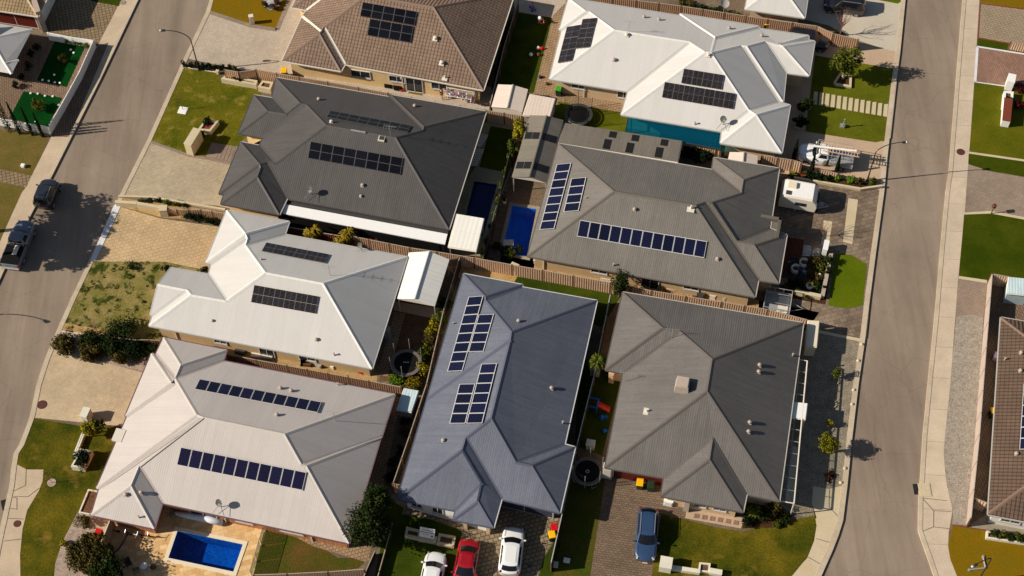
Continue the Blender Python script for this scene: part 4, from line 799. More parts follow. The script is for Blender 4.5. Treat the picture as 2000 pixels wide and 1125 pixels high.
# openings seen below the eaves
for a in [('tan', 704, 142, 2.0, 1.2, 2.2), ('tan', 775, 153, 1.6, 1.3, 2.2), ('tan', 858, 172, 1.6, 1.1, 2.2)]: opening(*a)
opening('tan', 809, 162, 1.7, .15, 2.2, 'door')
opening('white_left', 50, 100, 1.5, .8, 2.1); opening('tile_left', 30, 36, 4.6, .1, 2.3, 'garage_door', mat='garage_red')
opening('slate', 1235, 935, 4.8, .1, 2.3, 'garage_door', mat='garage_red', frame='garage_red'); opening('slate', 1366, 990, 1.1, .9, 2.2); opening('slate', 1405, 998, 1.1, .9, 2.2)
opening('blue', 1035, 1000, 4.9, .1, 2.3, 'garage_door', mat='garage_blue'); opening('blue', 815, 990, 1.0, .9, 2.2); opening('blue', 855, 997, 1.0, .9, 2.2)
opening('bright', 1217, 190, 1.2, .9, 2.1); opening('bright', 1130, 172, 1.4, 1.2, 2.1)
opening('stone', 1170, 530, 1.5, 1.1, 2.1); opening('stone', 1270, 550, 1.6, .15, 2.1, 'door'); opening('stone', 1350, 562, 1.4, 1.1, 2.1)
opening('white', 430, 665, 1.2, .9, 2.1); opening('white', 600, 698, 1.6, .9, 2.1); opening('white', 520, 683, 1.4, .15, 2.1, 'door')
opening('beige', 400, 1010, 2.4, .15, 2.1, 'door'); opening('beige', 570, 1040, 2.0, .9, 2.1); opening('beige', 480, 1026, 1.5, .9, 2.1)
opening('tile_right', 1975, 1015, 1.6, .9, 2.1)

def downpipe(key, x, y):
    r = wall_hit(key, x, y)
    if r is None: return
    t, k, u, z, nr, e, a, ln = r; H = HOUSE[key]; c = a+e*min(max(u, .1), ln-.1)+nr*.06-H['O'].xy; m = MB()
    m.box((c.x, c.y, (H['ze']-.2)/2), (.09, .07, H['ze']-.2), math.atan2(e.y, e.x)); m.tube([(c.x, c.y, H['ze']-.22), (c.x+nr.x*.5, c.y+nr.y*.5, H['ze']-.14)], .045, 6); m.build('downpipe', M['offwhite'], H['root'])
for a in [('tan', 787, 165), ('tan', 928, 190), ('beige', 444, 1022), ('beige', 609, 1050), ('beige', 676, 1064), ('bright', 1141, 180), ('stone', 1212, 545), ('stone', 1062, 512), ('white', 345, 655), ('slate', 1190, 925)]: downpipe(*a)
# ------------------------------------------------------------------ roof fittings
def vent(x, y, kind='whirly', s=1.):
    r = roof_hit(x, y)
    if r is None: print('vent miss', x, y); return
    p, nrm, H = r[0]-r[2]['O'], r[1], r[2]
    if nrm.z < 0: nrm = -nrm
    if kind == 'whirly':
        m = MB(); m.lathe((0, 0, 0), [(.16, -.15), (.16, .12), (.22, .16), (.26, .26), (.22, .38), (.1, .44), (.02, .46)], 14); nm, mt = 'roof_vent', M['steelw']
        m.box((0, 0, .0), (.5, .5, .03), 0)
    elif kind == 'pipe':
        m = MB(); m.lathe((0, 0, 0), [(.06, -.15), (.06, .3), (.09, .31), (.09, .36)], 10); nm, mt = 'vent_pipe', M['steelw']
    elif kind == 'boxvent':
        m = MB(); m.box((0, 0, .05), (.62, .62, .1), 0); m.lathe((0, 0, .1), [(.2, 0), (.2, .2), (.24, .22), (.24, .34), (.1, .4)], 14); nm, mt = 'roof_vent', M['offwhite']
    elif kind == 'flash':
        m = MB(); m.box((0, 0, .03), (.55, .65, .05), 0); m.lathe((0, 0, .05), [(.07, 0), (.07, .35)], 10); nm, mt = 'vent_pipe', M['offwhite']
    elif kind == 'ac':
        m = MB(); m.box((0, 0, .42), (1.05, 1.05, .75), 0, top=(.86, .86)); m.box((0, 0, .83), (.8, .8, .06)); m.box((0, 0, .02), (.8, .8, .2)); nm, mt = 'evaporative_cooler', M['coolerm']
    elif kind == 'skylight':
        m = MB(); m.box((0, 0, .06), (.6, .6, .16)); m.box((0, 0, .16), (.42, .42, .04), m=1); nm, mt = 'skylight', [M['offwhite'], M['dark']]
    elif kind == 'dish':
        m = MB(); rr = .33; m.tube([(0, 0, -.1), (0, 0, .75)], .03)
        for a, b in (((-.5, -.7, .0), (0, 0, .6)), ((.5, -.7, .0), (0, 0, .6))): m.tube([a, b], .02, 6)
        dn = Matrix.Rotation(R(-25), 3, 'Z') @ Matrix.Rotation(R(50), 3, 'X'); vs = []; fs = []; nn = 16
        for i, q in enumerate((0, .35, .7, 1.)):
            for j in range(nn): t = 2*math.pi*j/nn; vs.append(dn@Vector((q*rr*math.cos(t), q*rr*math.sin(t), .1*q*q))+Vector((0, 0, .8)))
        for i in range(3):
            for j in range(nn): fs.append((i*nn+j, i*nn+(j+1) % nn, (i+1)*nn+(j+1) % nn, (i+1)*nn+j))
        m.add(vs, fs); m.tube([Vector((0, 0, .8)), dn@Vector((0, .1, .45))+Vector((0, 0, .8))], .02, 6); m.box(dn@Vector((0, .1, .45))+Vector((0, 0, .8)), (.1, .1, .12)); nm, mt = 'satellite_dish', M['dishgrey']
    elif kind == 'antenna':
        m = MB(); m.tube([(0, 0, -.1), (0, 0, 1.4)], .022, 6); m.tube([(-.6, 0, 1.35), (.6, .1, 1.35)], .014, 5)
        for k in range(5): x0 = -.5+.24*k; L_ = .32-.03*k; m.tube([(x0, -L_, 1.37), (x0, L_, 1.37)], .008, 4)
        nm, mt = 'antenna', M['steel']
    elif kind == 'bar':
        m = MB(); m.box((0, 0, .12), (1.4, .12, .12)); m.tube([(-.6, 0, -.1), (-.6, 0, .1)], .03); m.tube([(.6, 0, -.1), (.6, 0, .1)], .03); nm, mt = 'roof_bar', M['steel']
    elif kind == 'turret':
        m = MB(); m.box((0, 0, .12), (.85, 1.15, .22), 0); nm, mt = 'rain_head', M['offwhite']
    o = m.build(nm, mt, H['roof'], smooth=False); o.location = p; s *= {'whirly': .66, 'boxvent': .8}.get(kind, 1.); o.scale = (s, s, s); o.rotation_euler.z = H['h']
for a in [(850, 77, 'boxvent'), (862.7, 125, 'boxvent'), (869, 153, 'flash'), (622.7, 195, 'whirly'), (810, 208, 'whirly'), (647, 239, 'boxvent', .7), (745.5, 271.5, 'skylight'), (700, 258, 'bar'), (608, 380, 'dish'), (708, 363, 'whirly'), (705, 384, 'whirly', .8), (763, 266, 'antenna'),
          (618, 664, 'whirly', .9), (510, 507, 'whirly', .6), (705, 487, 'dish', .8), (645, 538, 'antenna'), (653, 694, 'pipe'), (415, 627, 'whirly', .7), (432, 990, 'dish', 1.), (246, 967, 'whirly'), (276, 963, 'whirly'), (548, 759, 'whirly'), (569, 764, 'whirly'), (541, 811, 'whirly'), (655, 822, 'antenna'), (272, 1011, 'pipe'), (233, 852, 'turret'), (660, 752, 'pipe'),
          (1257.7, 34, 'whirly'), (1286.7, 39, 'whirly'), (1224, 69, 'boxvent', .8), (1199.3, 118, 'whirly'), (1424, 56, 'whirly'), (1487.3, 71, 'whirly'), (1383.3, 109, 'boxvent', .8), (1412, 243, 'dish'), (1228, 62, 'antenna'), (1357, 243, 'pipe'),
          (1239.3, 410, 'whirly'), (1401, 507, 'whirly'), (1349.3, 408, 'flash', 1.2), (1198, 519, 'pipe'), (1144, 388, 'pipe', .7), (1012.7, 628, 'whirly'), (1077.3, 759, 'whirly'), (865.7, 861, 'whirly'), (1099, 827, 'pipe'), (885, 633, 'pipe', .8),
          (1332, 757, 'ac', 1.15), (1483.3, 714, 'whirly'), (1481.7, 727, 'whirly'), (1464, 826, 'whirly'), (1461.7, 844, 'whirly'), (1263, 804, 'flash'), (1312, 660, 'antenna'), (1222, 745, 'antenna'), (1994, 690, 'whirly'), (1992.7, 725, 'whirly'), (1962, 703, 'pipe'), (1985, 887, 'whirly'), (1548, 695, 'pipe')]:
    vent(*a)

# ------------------------------------------------------------------ solar arrays
def array(grids, mat, label, rail=True, lift=.11):
    """grids: (four corner pixels tl tr br bl, columns, rows); each panel is its own mesh lying on the roof plane"""
    cx = np.mean([p for g in grids for p in g[0]], 0); r = roof_hit(*cx)
    if r is None: print('array miss', label); return
    p0, nr, H = r[0], r[1], r[2]
    if nr.z < 0: nr = -nr
    O = p0+nr*.06; root = empty('solar_array', O, 0, label, 'solar panels', 'solar arrays on the roofs'); first = None
    for quad, nc, nrw in grids:
        Q = []
        for x, y in quad:
            d = Vector(rayd(x, y)); t = (p0+nr*lift-Vector(CAM)).dot(nr)/d.dot(nr); Q.append(Vector(CAM)+d*t-O)
        # square the corners up: average opposite sides
        u = ((Q[1]-Q[0])+(Q[2]-Q[3]))/2; v = ((Q[3]-Q[0])+(Q[2]-Q[1]))/2; c = sum(Q, Vector())/4
        pu, pv = u/nc, v/nrw; g = .012
        for i in range(nc):
            for j in range(nrw):
                pc = c-u/2-v/2+pu*(i+.5)+pv*(j+.5); a = pu*.5*(1-.02/pu.length); b = pv*.5*(1-.02/pv.length); n_ = nr*.02
                vs = [pc-a-b-n_, pc+a-b-n_, pc+a+b-n_, pc-a+b-n_, pc-a-b+n_, pc+a-b+n_, pc+a+b+n_, pc-a+b+n_]
                fs = [(4, 5, 6, 7), (0, 1, 5, 4), (1, 2, 6, 5), (2, 3, 7, 6), (3, 0, 4, 7)]
                if (vs[5]-vs[4]).cross(vs[7]-vs[4]).dot(nr) < 0: fs = [f[::-1] for f in fs]; top = [(0, 1), (1, 1), (1, 0), (0, 0)]
                land = pu.length > pv.length
                um = {4: (0, 0), 5: (1, 0), 6: (1, 1), 7: (0, 1), 0: (0, 0), 1: (1, 0), 2: (1, 1), 3: (0, 1)}
                if land: um = {k: (b_, a_) for k, (a_, b_) in um.items()}
                uvs = [[um[q] for q in f] for f in fs]
                uvs = [uvs[0]]+[[(0, 0)]*4]*4
                m = MB(); m.add(vs, fs, 0, uvs); m.build('solar_panel', mat, root)
        ax = u if u.length >= v.length else v; bx = v if u.length >= v.length else u; nb = nrw if u.length >= v.length else nc
        for k in range(nb):
            for s_ in (.25, .75):
                q = c-bx/2+bx*(k+s_)/nb-nr*.045; m = MB(); m.tube([q-ax*.5-ax.normalized()*.05, q+ax*.5+ax.normalized()*.05], .02, 4); m.build('rail', M['silver'], root)
array([([(708.3, 4), (815, 22.7), (809, 50), (703.3, 31)], 5, 2), ([(722.7, 36), (808, 51.5), (801.7, 83), (717.3, 69)], 4, 2)], M['pv_black'], 'black solar array of two blocks on the tan tiled roof')
array([([(645, 216), (803.3, 246), (795, 258.3), (637.3, 229.3)], 8, 2)], M['pv_black'], 'upper black two-row solar array on the shaded side of the charcoal roof')
array([([(606.7, 276.5), (787.3, 308.3), (781.7, 341.7), (601, 308.3)], 8, 2)], M['pv_black'], 'lower black two-row solar array in the middle of the charcoal roof')
array([([(520, 474), (643, 496.5), (634, 514), (511, 490)], 6, 2)], M['pv_dim'], 'upper dark solar array on the white roof beside its antenna')
array([([(496.7, 556.7), (622.3, 578.5), (616, 613), (490, 590)], 6, 2)], M['pv_dim'], 'lower dark solar array on the sunny side of the white roof')
array([([(389, 740.5), (629, 785), (619, 806.5), (381, 760)], 11, 1)], M['pv_mix'], 'upper row of eleven panels on the beige roof')
array([([(353.3, 872.7), (599, 922), (590.5, 958.5), (345, 908.3)], 11, 1)], M['pv_mix'], 'lower row of eleven panels on the beige roof above the satellite dish')
array([([(1107.3, 52.3), (1135, 48.3), (1117.3, 118.3), (1089, 123.3)], 2, 3), ([(1137.6, 37), (1166.7, 35), (1151.7, 91.7), (1124, 95)], 2, 3)], M['pv_dim'], 'dark solar array of two offset blocks at the left end of the bright white roof')
array([([(1336, 133.8), (1414.3, 146.7), (1409.3, 175), (1330, 162.3)], 4, 2), ([(1298.3, 160), (1437.3, 182.7), (1431.7, 213.3), (1292.7, 190)], 7, 2)], M['pv_dim'], 'dark stepped solar array facing the camera on the bright white roof')
array([([(1087.3, 321), (1116, 318.3), (1082.7, 446.7), (1053.3, 449)], 1, 8)], M['pv_blue'], 'long blue panel column nearest the pool on the stone grey roof')
array([([(1115, 349), (1146, 346), (1129.5, 411.7), (1101, 414)], 1, 4)], M['pv_blue'], 'short blue column of four panels on the stone grey roof')
array([([(1132.7, 429.3), (1381.5, 471), (1375, 504.3), (1126.7, 461.7)], 12, 1)], M['pv_blue'], 'row of twelve blue panels across the stone grey roof')
array([([(915, 580), (944.3, 577.7), (903.3, 724.3), (873.3, 725.7)], 1, 8), ([(935, 614.5), (965, 613.5), (944.5, 686.5), (914.5, 687.3)], 1, 4)], M['pv_blue'], 'upper blue array of a long and a short column on the blue grey roof')
array([([(940, 711), (971, 709.5), (942, 826.7), (910.5, 827)], 1, 6), ([(897.7, 750), (928, 749.6), (909.5, 827), (877, 827.5)], 1, 4)], M['pv_blue'], 'lower blue array of two columns on the blue grey roof')
array([([(1999, 750), (2027, 748), (2019, 877), (1991, 878)], 1, 6)], M['pv_blue'], 'blue panels at the right edge on the brown tiled roof')

M['mesh'] = net_mat()
# ------------------------------------------------------------------ patios and sheds
def quadroof(name, label, cat, px, z, mat, thick=.06, posts=True, ribdir=0, group=None, pw=.09, pm='offwhite', parent=None, wall=None):
    """flat or skillion roof over four corner pixels (each with a height)"""
    zs = z if hasattr(z, '__len__') else [z]*4
    P = [G(p[0], p[1], q) for p, q in zip(px, zs)]; c = sum(P, Vector())/4; O = Vector((c.x, c.y, 0)); root = empty(name, O, 0, label, cat, group)
    L = [p-O for p in P]; u = (L[(1+ribdir) % 4]-L[ribdir % 4]).normalized(); v = (L[(2+ribdir) % 4]-L[(1+ribdir) % 4]).normalized(); dz = Vector((0, 0, thick))
    m = MB(); A = [p-dz for p in L]; uv = [(p.dot(u), p.dot(v)) for p in L]; f = [4, 5, 6, 7]; uq = uv
    if (L[1]-L[0]).cross(L[2]-L[0]).z < 0: f = f[::-1]; uq = uv[::-1]
    m.add(A+L, [tuple(f)], 0, [uq]); 
    m.add(A+L, [tuple(range(4)), (0, 1, 5, 4), (1, 2, 6, 5), (2, 3, 7, 6), (3, 0, 4, 7)])
    m.build('roof', mat, root)
    b = MB()
    for i in range(4):
        p, q = L[i], L[(i+1) % 4]; b.tube([p-dz*1.6+(p-sum(L, Vector())/4).normalized()*.03, q-dz*1.6+(q-sum(L, Vector())/4).normalized()*.03], .06, 4)
    b.build('frame', M[pm], root)
    if posts:
        cc = sum(L, Vector())/4
        for i in (posts if posts is not True else range(4)):
            p = L[i]+(cc-L[i])*.07; mm = MB(); mm.box((p.x, p.y, (p.z-.08)/2), (pw, pw, p.z-.08)); mm.build('post', M[pm], root)
    if wall:
        cc = sum(L, Vector())/4; W = [L[i]+(cc-L[i])*.04 for i in range(4)]; mm = MB()
        for i in range(4):
            a, q = W[i], W[(i+1) % 4]; za, zb = L[i].z-thick-.01, L[(i+1) % 4].z-thick-.01
            mm.add([(a.x, a.y, 0), (q.x, q.y, 0), (q.x, q.y, zb), (a.x, a.y, za)], [(0, 1, 2, 3)])
        mm.build('wall', wall, root)
    return root
def gable(name, label, cat, lt, rt, rb, lb, tt, tb, ze, zr, mat, wall=None, posts=True, group=None, over=.0, lapmat=None, skylights=(), pm='offwhite'):
    """gable roof: eave corners lt rt rb lb, ridge ends tt tb (pixels)"""
    E4 = [G(*p, ze) for p in (lt, rt, rb, lb)]; T, B = G(*tt, zr), G(*tb, zr); c = sum(E4, Vector())/4; O = Vector((c.x, c.y, 0)); root = empty(name, O, 0, label, cat, group)
    lt, rt, rb, lb = [e-O for e in E4]; T -= O; B -= O; m = MB(); along = (T-B).normalized()
    for q in ((lb, B, T, lt), (B, rb, rt, T)):
        if (q[1]-q[0]).cross(q[2]-q[0]).z < 0: q = q[::-1]
        across = (q[1]-q[0]).normalized(); m.add(q, [(0, 1, 2, 3)], 0, [[(p.dot(along), p.dot(Vector((along.y, -along.x, 0)))) for p in q]])
        d = Vector((0, 0, .09)); w = [p-d for p in q]; m.add(list(q)+w, [(7, 6, 5, 4), (0, 4, 5, 1), (1, 5, 6, 2), (2, 6, 7, 3), (3, 7, 4, 0)])
    roof = m.build('roof', mat, root)
    cp = MB(); cp.tube([B+Vector((0, 0, .02)), T+Vector((0, 0, .02))], .09, 6); cp.build('ridge_cap', M['cap_light'] if lapmat is None else lapmat, roof)
    cc = (lt+rt+rb+lb)/4; s_ = .05
    if wall:
        q = [p+(cc-p)*s_ for p in (lb, rb, rt, lt)]; g = MB()
        for i in range(4):
            a, b = q[i], q[(i+1) % 4]; g.add([(a.x, a.y, 0), (b.x, b.y, 0), (b.x, b.y, ze-.1), (a.x, a.y, ze-.1)], [(0, 1, 2, 3)])
        for a, b, r in ((q[0], q[1], B), (q[2], q[3], T)):
            rr = r+(Vector((cc.x, cc.y, r.z))-r)*s_; g.add([(a.x, a.y, ze-.1), (b.x, b.y, ze-.1), (rr.x, rr.y, zr-.13)], [(0, 1, 2)])
        g.build('wall', wall, root)
    elif posts:
        for p in (lb, rb, rt, lt):
            p = p+(cc-p)*.06; mm = MB(); mm.box((p.x, p.y, (ze-.1)/2), (.1, .1, ze-.1)); mm.build('post', M[pm], root)
        g = MB()
        for a, b, r in ((lb, rb, B),):
            rr = r+(Vector((cc.x, cc.y, r.z))-r)*.02; g.add([a-Vector((0, 0, .12)), b-Vector((0, 0, .12)), rr-Vector((0, 0, .12))], [(0, 1, 2)])
        g.build('gable_end', M[pm], root)
    for side, a0, a1, b0, b1 in skylights:   # fractions along the ridge and down the fall
        q = (lb, lt) if side == 'L' else (rb, rt)
        f = lambda s, t: (T+(B-T)*s)*(1-t)+(q[1]+(q[0]-q[1])*s)*t+Vector((0, 0, .02))
        sm = MB(); sm.add([f(a0, b0), f(a1, b0), f(a1, b1), f(a0, b1)], [(0, 1, 2, 3)]); sm.build('skylight', M['skymat'], roof)
    return root
M['skymat'] = plain('smoked_skylight', srgb(34, 31, 29), .35, 0, .4); M['cap_shed'] = M['cap_stone']
gable('garden_shed', 'cream gable roof shed beside the dark lawn and the tan tiled house', 'shed', (972.4, 164.7), (1031.3, 174.4), (1019.7, 219), (959.6, 208.6), (1001.9, 165.9), (990.8, 210.9), 1.95, 2.25, M['r_shed'], M['offwhite'], group='garden sheds')
quadroof('garden_shed', 'cream ribbed flat roof shed between the gable shed and the trampoline net', 'shed', [(1035.9, 183.7), (1084.4, 192.4), (1074, 227), (1022, 224.8)], [2.1, 2.0, 2.0, 2.1], M['r_shed'], wall=M['offwhite'], posts=False, group='garden sheds')
gable('garden_shed', 'small white gable shed squeezed between the bright white and stone grey roofs', 'shed', (1425, 297), (1480, 304), (1479, 321), (1421, 315), (1453, 297.5), (1451, 318), 1.9, 2.2, M['r_shed'], M['offwhite'], group='garden sheds')
quadroof('garden_shed', 'small pale metal shed beside the end of the beige roof', 'shed', [(790, 758.3), (817, 763.3), (803.3, 804), (775, 799)], [1.9, 1.9, 1.8, 1.8], M['r_pale_blue'], wall=M['steel'], posts=False, group='garden sheds')
quadroof('garden_shed', 'pale blue ribbed metal shed at the right edge beside the tan wall', 'shed', [(1971, 541), (2012, 545), (2009, 576), (1967, 572)], [2.0, 2.0, 1.85, 1.85], M['r_pale_blue'], wall=M['r_pale_blue'], posts=False, group='garden sheds')
quadroof('storage_cupboard', 'tall narrow beige cupboard at the top right corner of the slate roof', 'cupboard', [(1579, 625.7), (1600, 627), (1595, 676.7), (1574, 675)], 1.9, M['cream'], wall=M['cream'], posts=False)
gable('patio_cover', 'grey gable patio roof with smoked skylights beside the small blue pool', 'patio roof', (1034.5, 225), (1100.6, 234.5), (1067, 356.5), (999.6, 345.4), (1067.8, 226), (1034.3, 345.4), 2.6, 3.2, M['r_gable'], None, skylights=[(s, a, a+.11, b, b+.4) for s in 'LR' for a in (.28, .76) for b in (.1, .53)], lapmat=M['cap_stone'])
gable('patio_cover', 'white gable patio roof between the white house and the blue grey house', 'patio roof', (798.3, 493.3), (877.7, 506.7), (849.3, 597.3), (775, 583), (838.3, 490.7), (810, 584), 2.5, 3.05, M['r_rib'], None, lapmat=M['cap_white'])
pr = quadroof('patio_cover', 'long grey skillion patio roof with six dark skylights above the stone grey roof', 'patio roof', [(1101.8, 239.8), (1331.7, 275), (1323.3, 316), (1090, 278)], [2.45, 2.45, 2.6, 2.6], M['r_gable'], posts=True, ribdir=0)
Lq = [G(*p, z) for p, z in zip([(1101.8, 239.8), (1331.7, 275), (1323.3, 316), (1090, 278)], [2.45, 2.45, 2.6, 2.6])]
for s0 in (.395, .585, .83):
    for t0, t1, sh in ((.06, .36, 0), (.47, .95, -.025)):
        f = lambda s, t: (Lq[0]+(Lq[1]-Lq[0])*s)*(1-t)+(Lq[3]+(Lq[2]-Lq[3])*s)*t+Vector((0, 0, .015))-pr.location
        m = MB(); m.add([f(s0+sh, t1), f(s0+sh+.062, t1), f(s0+sh+.062, t0), f(s0+sh, t0)], [(0, 1, 2, 3)]); m.build('skylight', M['skymat'], pr)
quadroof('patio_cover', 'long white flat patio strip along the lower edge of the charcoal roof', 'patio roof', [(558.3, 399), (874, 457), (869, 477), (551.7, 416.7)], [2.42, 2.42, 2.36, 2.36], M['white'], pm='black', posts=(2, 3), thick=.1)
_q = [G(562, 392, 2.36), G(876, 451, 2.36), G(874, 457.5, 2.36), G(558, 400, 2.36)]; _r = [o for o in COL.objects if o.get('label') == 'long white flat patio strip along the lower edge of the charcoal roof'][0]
m = MB(); m.add([p-_r.location for p in _q], [(3, 2, 1, 0)]); m.build('dark_infill', M['dark'], _r)  # dark sheet closing the gap between eave and patio strip
_q = [G(869, 477.5, 2.25), G(551.7, 417.5, 2.25)]; m = MB(); m.add([Vector((p.x, p.y, z))-_r.location for z in (.75, 2.25) for p in _q], [(0, 1, 3, 2)]); m.build('dark_drop', M['black'], _r)  # black upright sheet below the lower edge of the patio strip
quadroof('patio_cover', 'white ribbed carport roof at the end of the narrow navy pool', 'patio roof', [(891.7, 417.7), (945, 426.7), (930, 490), (876, 481.7)], 2.55, M['r_rib'], ribdir=0)
quadroof('patio_cover', 'teal tinted patio roof along the lower edge of the bright white house', 'patio roof', [(1228, 228), (1411, 259), (1407, 291), (1222, 257)], [2.45, 2.45, 2.2, 2.2], M['teal'], pm='pole', thick=.03)
quadroof('patio_cover', 'small white panel roof at the right side of the slate grey house', 'patio roof', [(1548, 785), (1576.7, 788), (1573, 818), (1545, 815)], 2.35, M['white'])
# glazed pergola beside the slate house
def pergola():
    A, B_, C_, D_ = G(1549, 700, 2.3), G(1577, 705, 2.3), G(1551, 983, 2.3), G(1520, 978, 2.3); O = (A+B_+C_+D_)/4; O.z = 0
    root = empty('pergola', O, 0, 'long narrow glazed pergola with pale frame down the right side of the slate roof', 'pergola'); A, B_, C_, D_ = [p-O for p in (A, B_, C_, D_)]
    m = MB(); m.tube([B_, C_], .06, 6); m.tube([D_, C_], .05, 6); m.tube([(A+B_)/2*.0+A+(B_-A)*.0, B_], .04, 6); m.build('frame', M['offwhite'], root)
    m = MB()
    for k in range(1, 12):
        t = k/12.; m.tube([A+(D_-A)*t+Vector((0, 0, -.05)), B_+(C_-B_)*t+Vector((0, 0, -.05))], .03, 5)
    m.tube([(A+B_)/2+Vector((0, 0, -.08)), (D_+C_)/2+Vector((0, 0, -.08))], .025, 5); m.build('rafter', M['steel'], root)
    g = MB(); t0 = .62; a, b = A+(D_-A)*t0, B_+(C_-B_)*t0; g.add([v+Vector((0, 0, .03)) for v in (D_, C_, b, a)], [(0, 1, 2, 3)]); g.build('glazing', M['clear'], root)
    for p in (B_, C_, B_+(C_-B_)*.5): q = MB(); q.box((p.x, p.y, 1.12), (.09, .09, 2.24)); q.build('post', M['offwhite'], root)
pergola()
# square parapet portico on the stone grey house
def portico():
    P = [G(*p, 3.) for p in ((1479.5, 420), (1524, 427.5), (1518, 461), (1491, 457))]; O = sum(P, Vector())/4; O.z = 0; root = empty('entry_portico', O, 0, 'square grey parapet portico on the right side of the stone grey house', 'portico')
    P = [p-O for p in P]
    for a, b, nm in ((0, 1, 'parapet'), (1, 2, 'parapet')):
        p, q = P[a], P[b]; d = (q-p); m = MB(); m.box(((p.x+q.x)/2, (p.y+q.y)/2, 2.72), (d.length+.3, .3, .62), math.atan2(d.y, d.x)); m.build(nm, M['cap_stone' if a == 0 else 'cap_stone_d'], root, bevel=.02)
    m = MB(); m.prism([p.xy for p in P], 2.5, 2.58); m.build('roof', M['r_stone'], root)
    for i in (1, 2): m = MB(); m.box((P[i].x, P[i].y, 1.2), (.35, .35, 2.4)); m.build('column', M['w_tan'], root)
portico()
# portico columns of the blue and white-garden houses
# ------------------------------------------------------------------ fences
def fence(px, label, at=1.8, h=1.8, mat='fence', pitch=.2, depth=.05, posts=True, cap='fence_cap', group='steel panel fences', base0=0., flat=False, postw=.13):
    P = [G(x, y, at) for x, y in px]; P = [Vector((p.x, p.y, 0)) for p in P]; O = P[0].copy(); root = empty('fence', O, 0, label, 'fence', group); P = [p-O for p in P]
    m = MB(); rail = MB(); low = MB()
    for a, b in zip(P, P[1:]):
        L = (b-a).length; d = (b-a)/L; n = Vector((-d.y, d.x, 0))
        if n.y > 0: n = -n
        if flat: m.box(((a.x+b.x)/2, (a.y+b.y)/2, base0+h/2), (L, .08, h), math.atan2(d.y, d.x))
        else:
            K = max(1, int(L/pitch)); pts = []
            for k in range(K):
                for f_, s_ in ((.0, 0), (.12, 1), (.5, 1), (.62, 0)): pts.append((k+f_)/K*L), ; pts[-1] = (pts[-1], s_)
            pts.append((L, 0)); vs = []; fs = []
            for t, s_ in pts:
                q = a+d*t+n*depth*s_; vs += [(q.x, q.y, base0+.02), (q.x, q.y, base0+h)]
            for k in range(len(pts)-1): fs.append((2*k, 2*k+2, 2*k+3, 2*k+1))
            m.add(vs, fs)
        rail.box(((a.x+b.x)/2, (a.y+b.y)/2, base0+h+.012), (L, .07, .04), math.atan2(d.y, d.x)); 
        if not flat: low.box(((a.x+b.x)/2, (a.y+b.y)/2, base0+.06), (L, .075, .08), math.atan2(d.y, d.x))
    m.build('fence_panel', M[mat], root); rail.build('rail', M[cap], root)
    if low.v: low.build('bottom_rail', M[cap], root)
    if posts:
        tot = 0; seg = []
        for a, b in zip(P, P[1:]):
            L = (b-a).length; K = max(1, round(L/2.37)); d = (b-a)/L
            for k in range(K+(b == P[-1])):
                q = a+d*(L*k/K); pm = MB(); pm.box((q.x, q.y, base0+(h+.05)/2), (postw, .11, h+.05), math.atan2(d.y, d.x)); pm.build('post', M['fence_post'], root)
    return root
fence([(438, 136), (466, 141), (500, 136), (540, 143), (584, 151), (640, 160), (700, 171), (758, 182), (850, 199), (948, 216)], 'ribbed tan fence between the tan tiled house and the charcoal roof')
fence([(950, 216), (985, 221), (1020, 226.5)], 'short ribbed tan fence in front of the cream gable shed')
fence([(1150, -12), (1243, 1), (1331, 12), (1415, 25), (1500, 38), (1596, 51), (1628, 66), (1676.7, 77)], 'ribbed tan fence along the top side of the bright white house, ending at the tree', mat='fence2')
fence([(1331, 277), (1370, 284), (1408, 291)], 'ribbed tan fence by the dark plants below the teal patio roof')
fence([(1488, 304), (1520, 308.5), (1548, 313), (1566, 318)], 'ribbed tan fence between the bright white house and the caravan')
fence([(1566, 322), (1600, 331), (1637, 339)], 'low sloping tan fence beside the white utility vehicle', at=.9, h=.9)
fence([(690, 462), (720, 468), (760, 476), (800, 484), (853, 492), (926, 504), (1000, 517.5), (1060, 528), (1120, 539), (1193, 552.5), (1273, 568), (1340, 579), (1410, 590), (1500, 605), (1577, 625)], 'long ribbed tan fence crossing the block above the blue grey and slate roofs')
fence([(443, 692), (500, 703), (560, 714), (640, 729), (720, 744), (783, 756)], 'ribbed brown fence between the white roof and the beige roof', mat='fence2')
fence([(213, 657), (236, 661), (262, 664), (290, 664), (314, 665)], 'curving low fence behind the dark shrubs on the pale gravel', at=1.2, h=1.2, mat='fence2')
fence([(323, 405), (345, 410), (368, 410), (392, 410), (414, 413), (440, 417)], 'low ribbed tan fence above the tan driveway', at=1., h=1.)
fence([(560, 443), (610, 452), (690, 465)], 'ribbed fence behind the two yellowing palms', mat='fence_red')
fence([(898, 502), (866, 607), (833, 750), (800, 850), (768, 943)], 'dark side fence between the trampoline yard and the blue grey roof', mat='fence_dark', cap='fence_cap')
fence([(1192, 575), (1160, 735), (1143, 803), (1126.7, 870), (1102, 985), (1076, 1100)], 'long dark side fence between the blue grey roof and the slate roof', mat='fence_dark', cap='cap_white_d')
fence([(766.8, 1022), (752, 1075), (734, 1140)], 'low dark boundary wall beside the big dark tree', at=.7, h=.7, mat='fence_dark', flat=True, posts=False, cap='fence_cap')
fence([(732, 1076), (716, 1112), (705, 1140)], 'low wall at the lower end of the worn back lawn', at=.8, h=.8, mat='fence_dark', flat=True, posts=False)
fence([(495, 1123), (560, 1121), (640, 1117), (712, 1112)], 'pale ribbed fence along the bottom of the worn back lawn', at=1.5, h=1.5, mat='fence')
fence([(1012, 2), (985, 90), (957, 205)], 'greenish dark side fence between the tan tiled house and the dark lawn', at=1.8, mat='fence_dark')
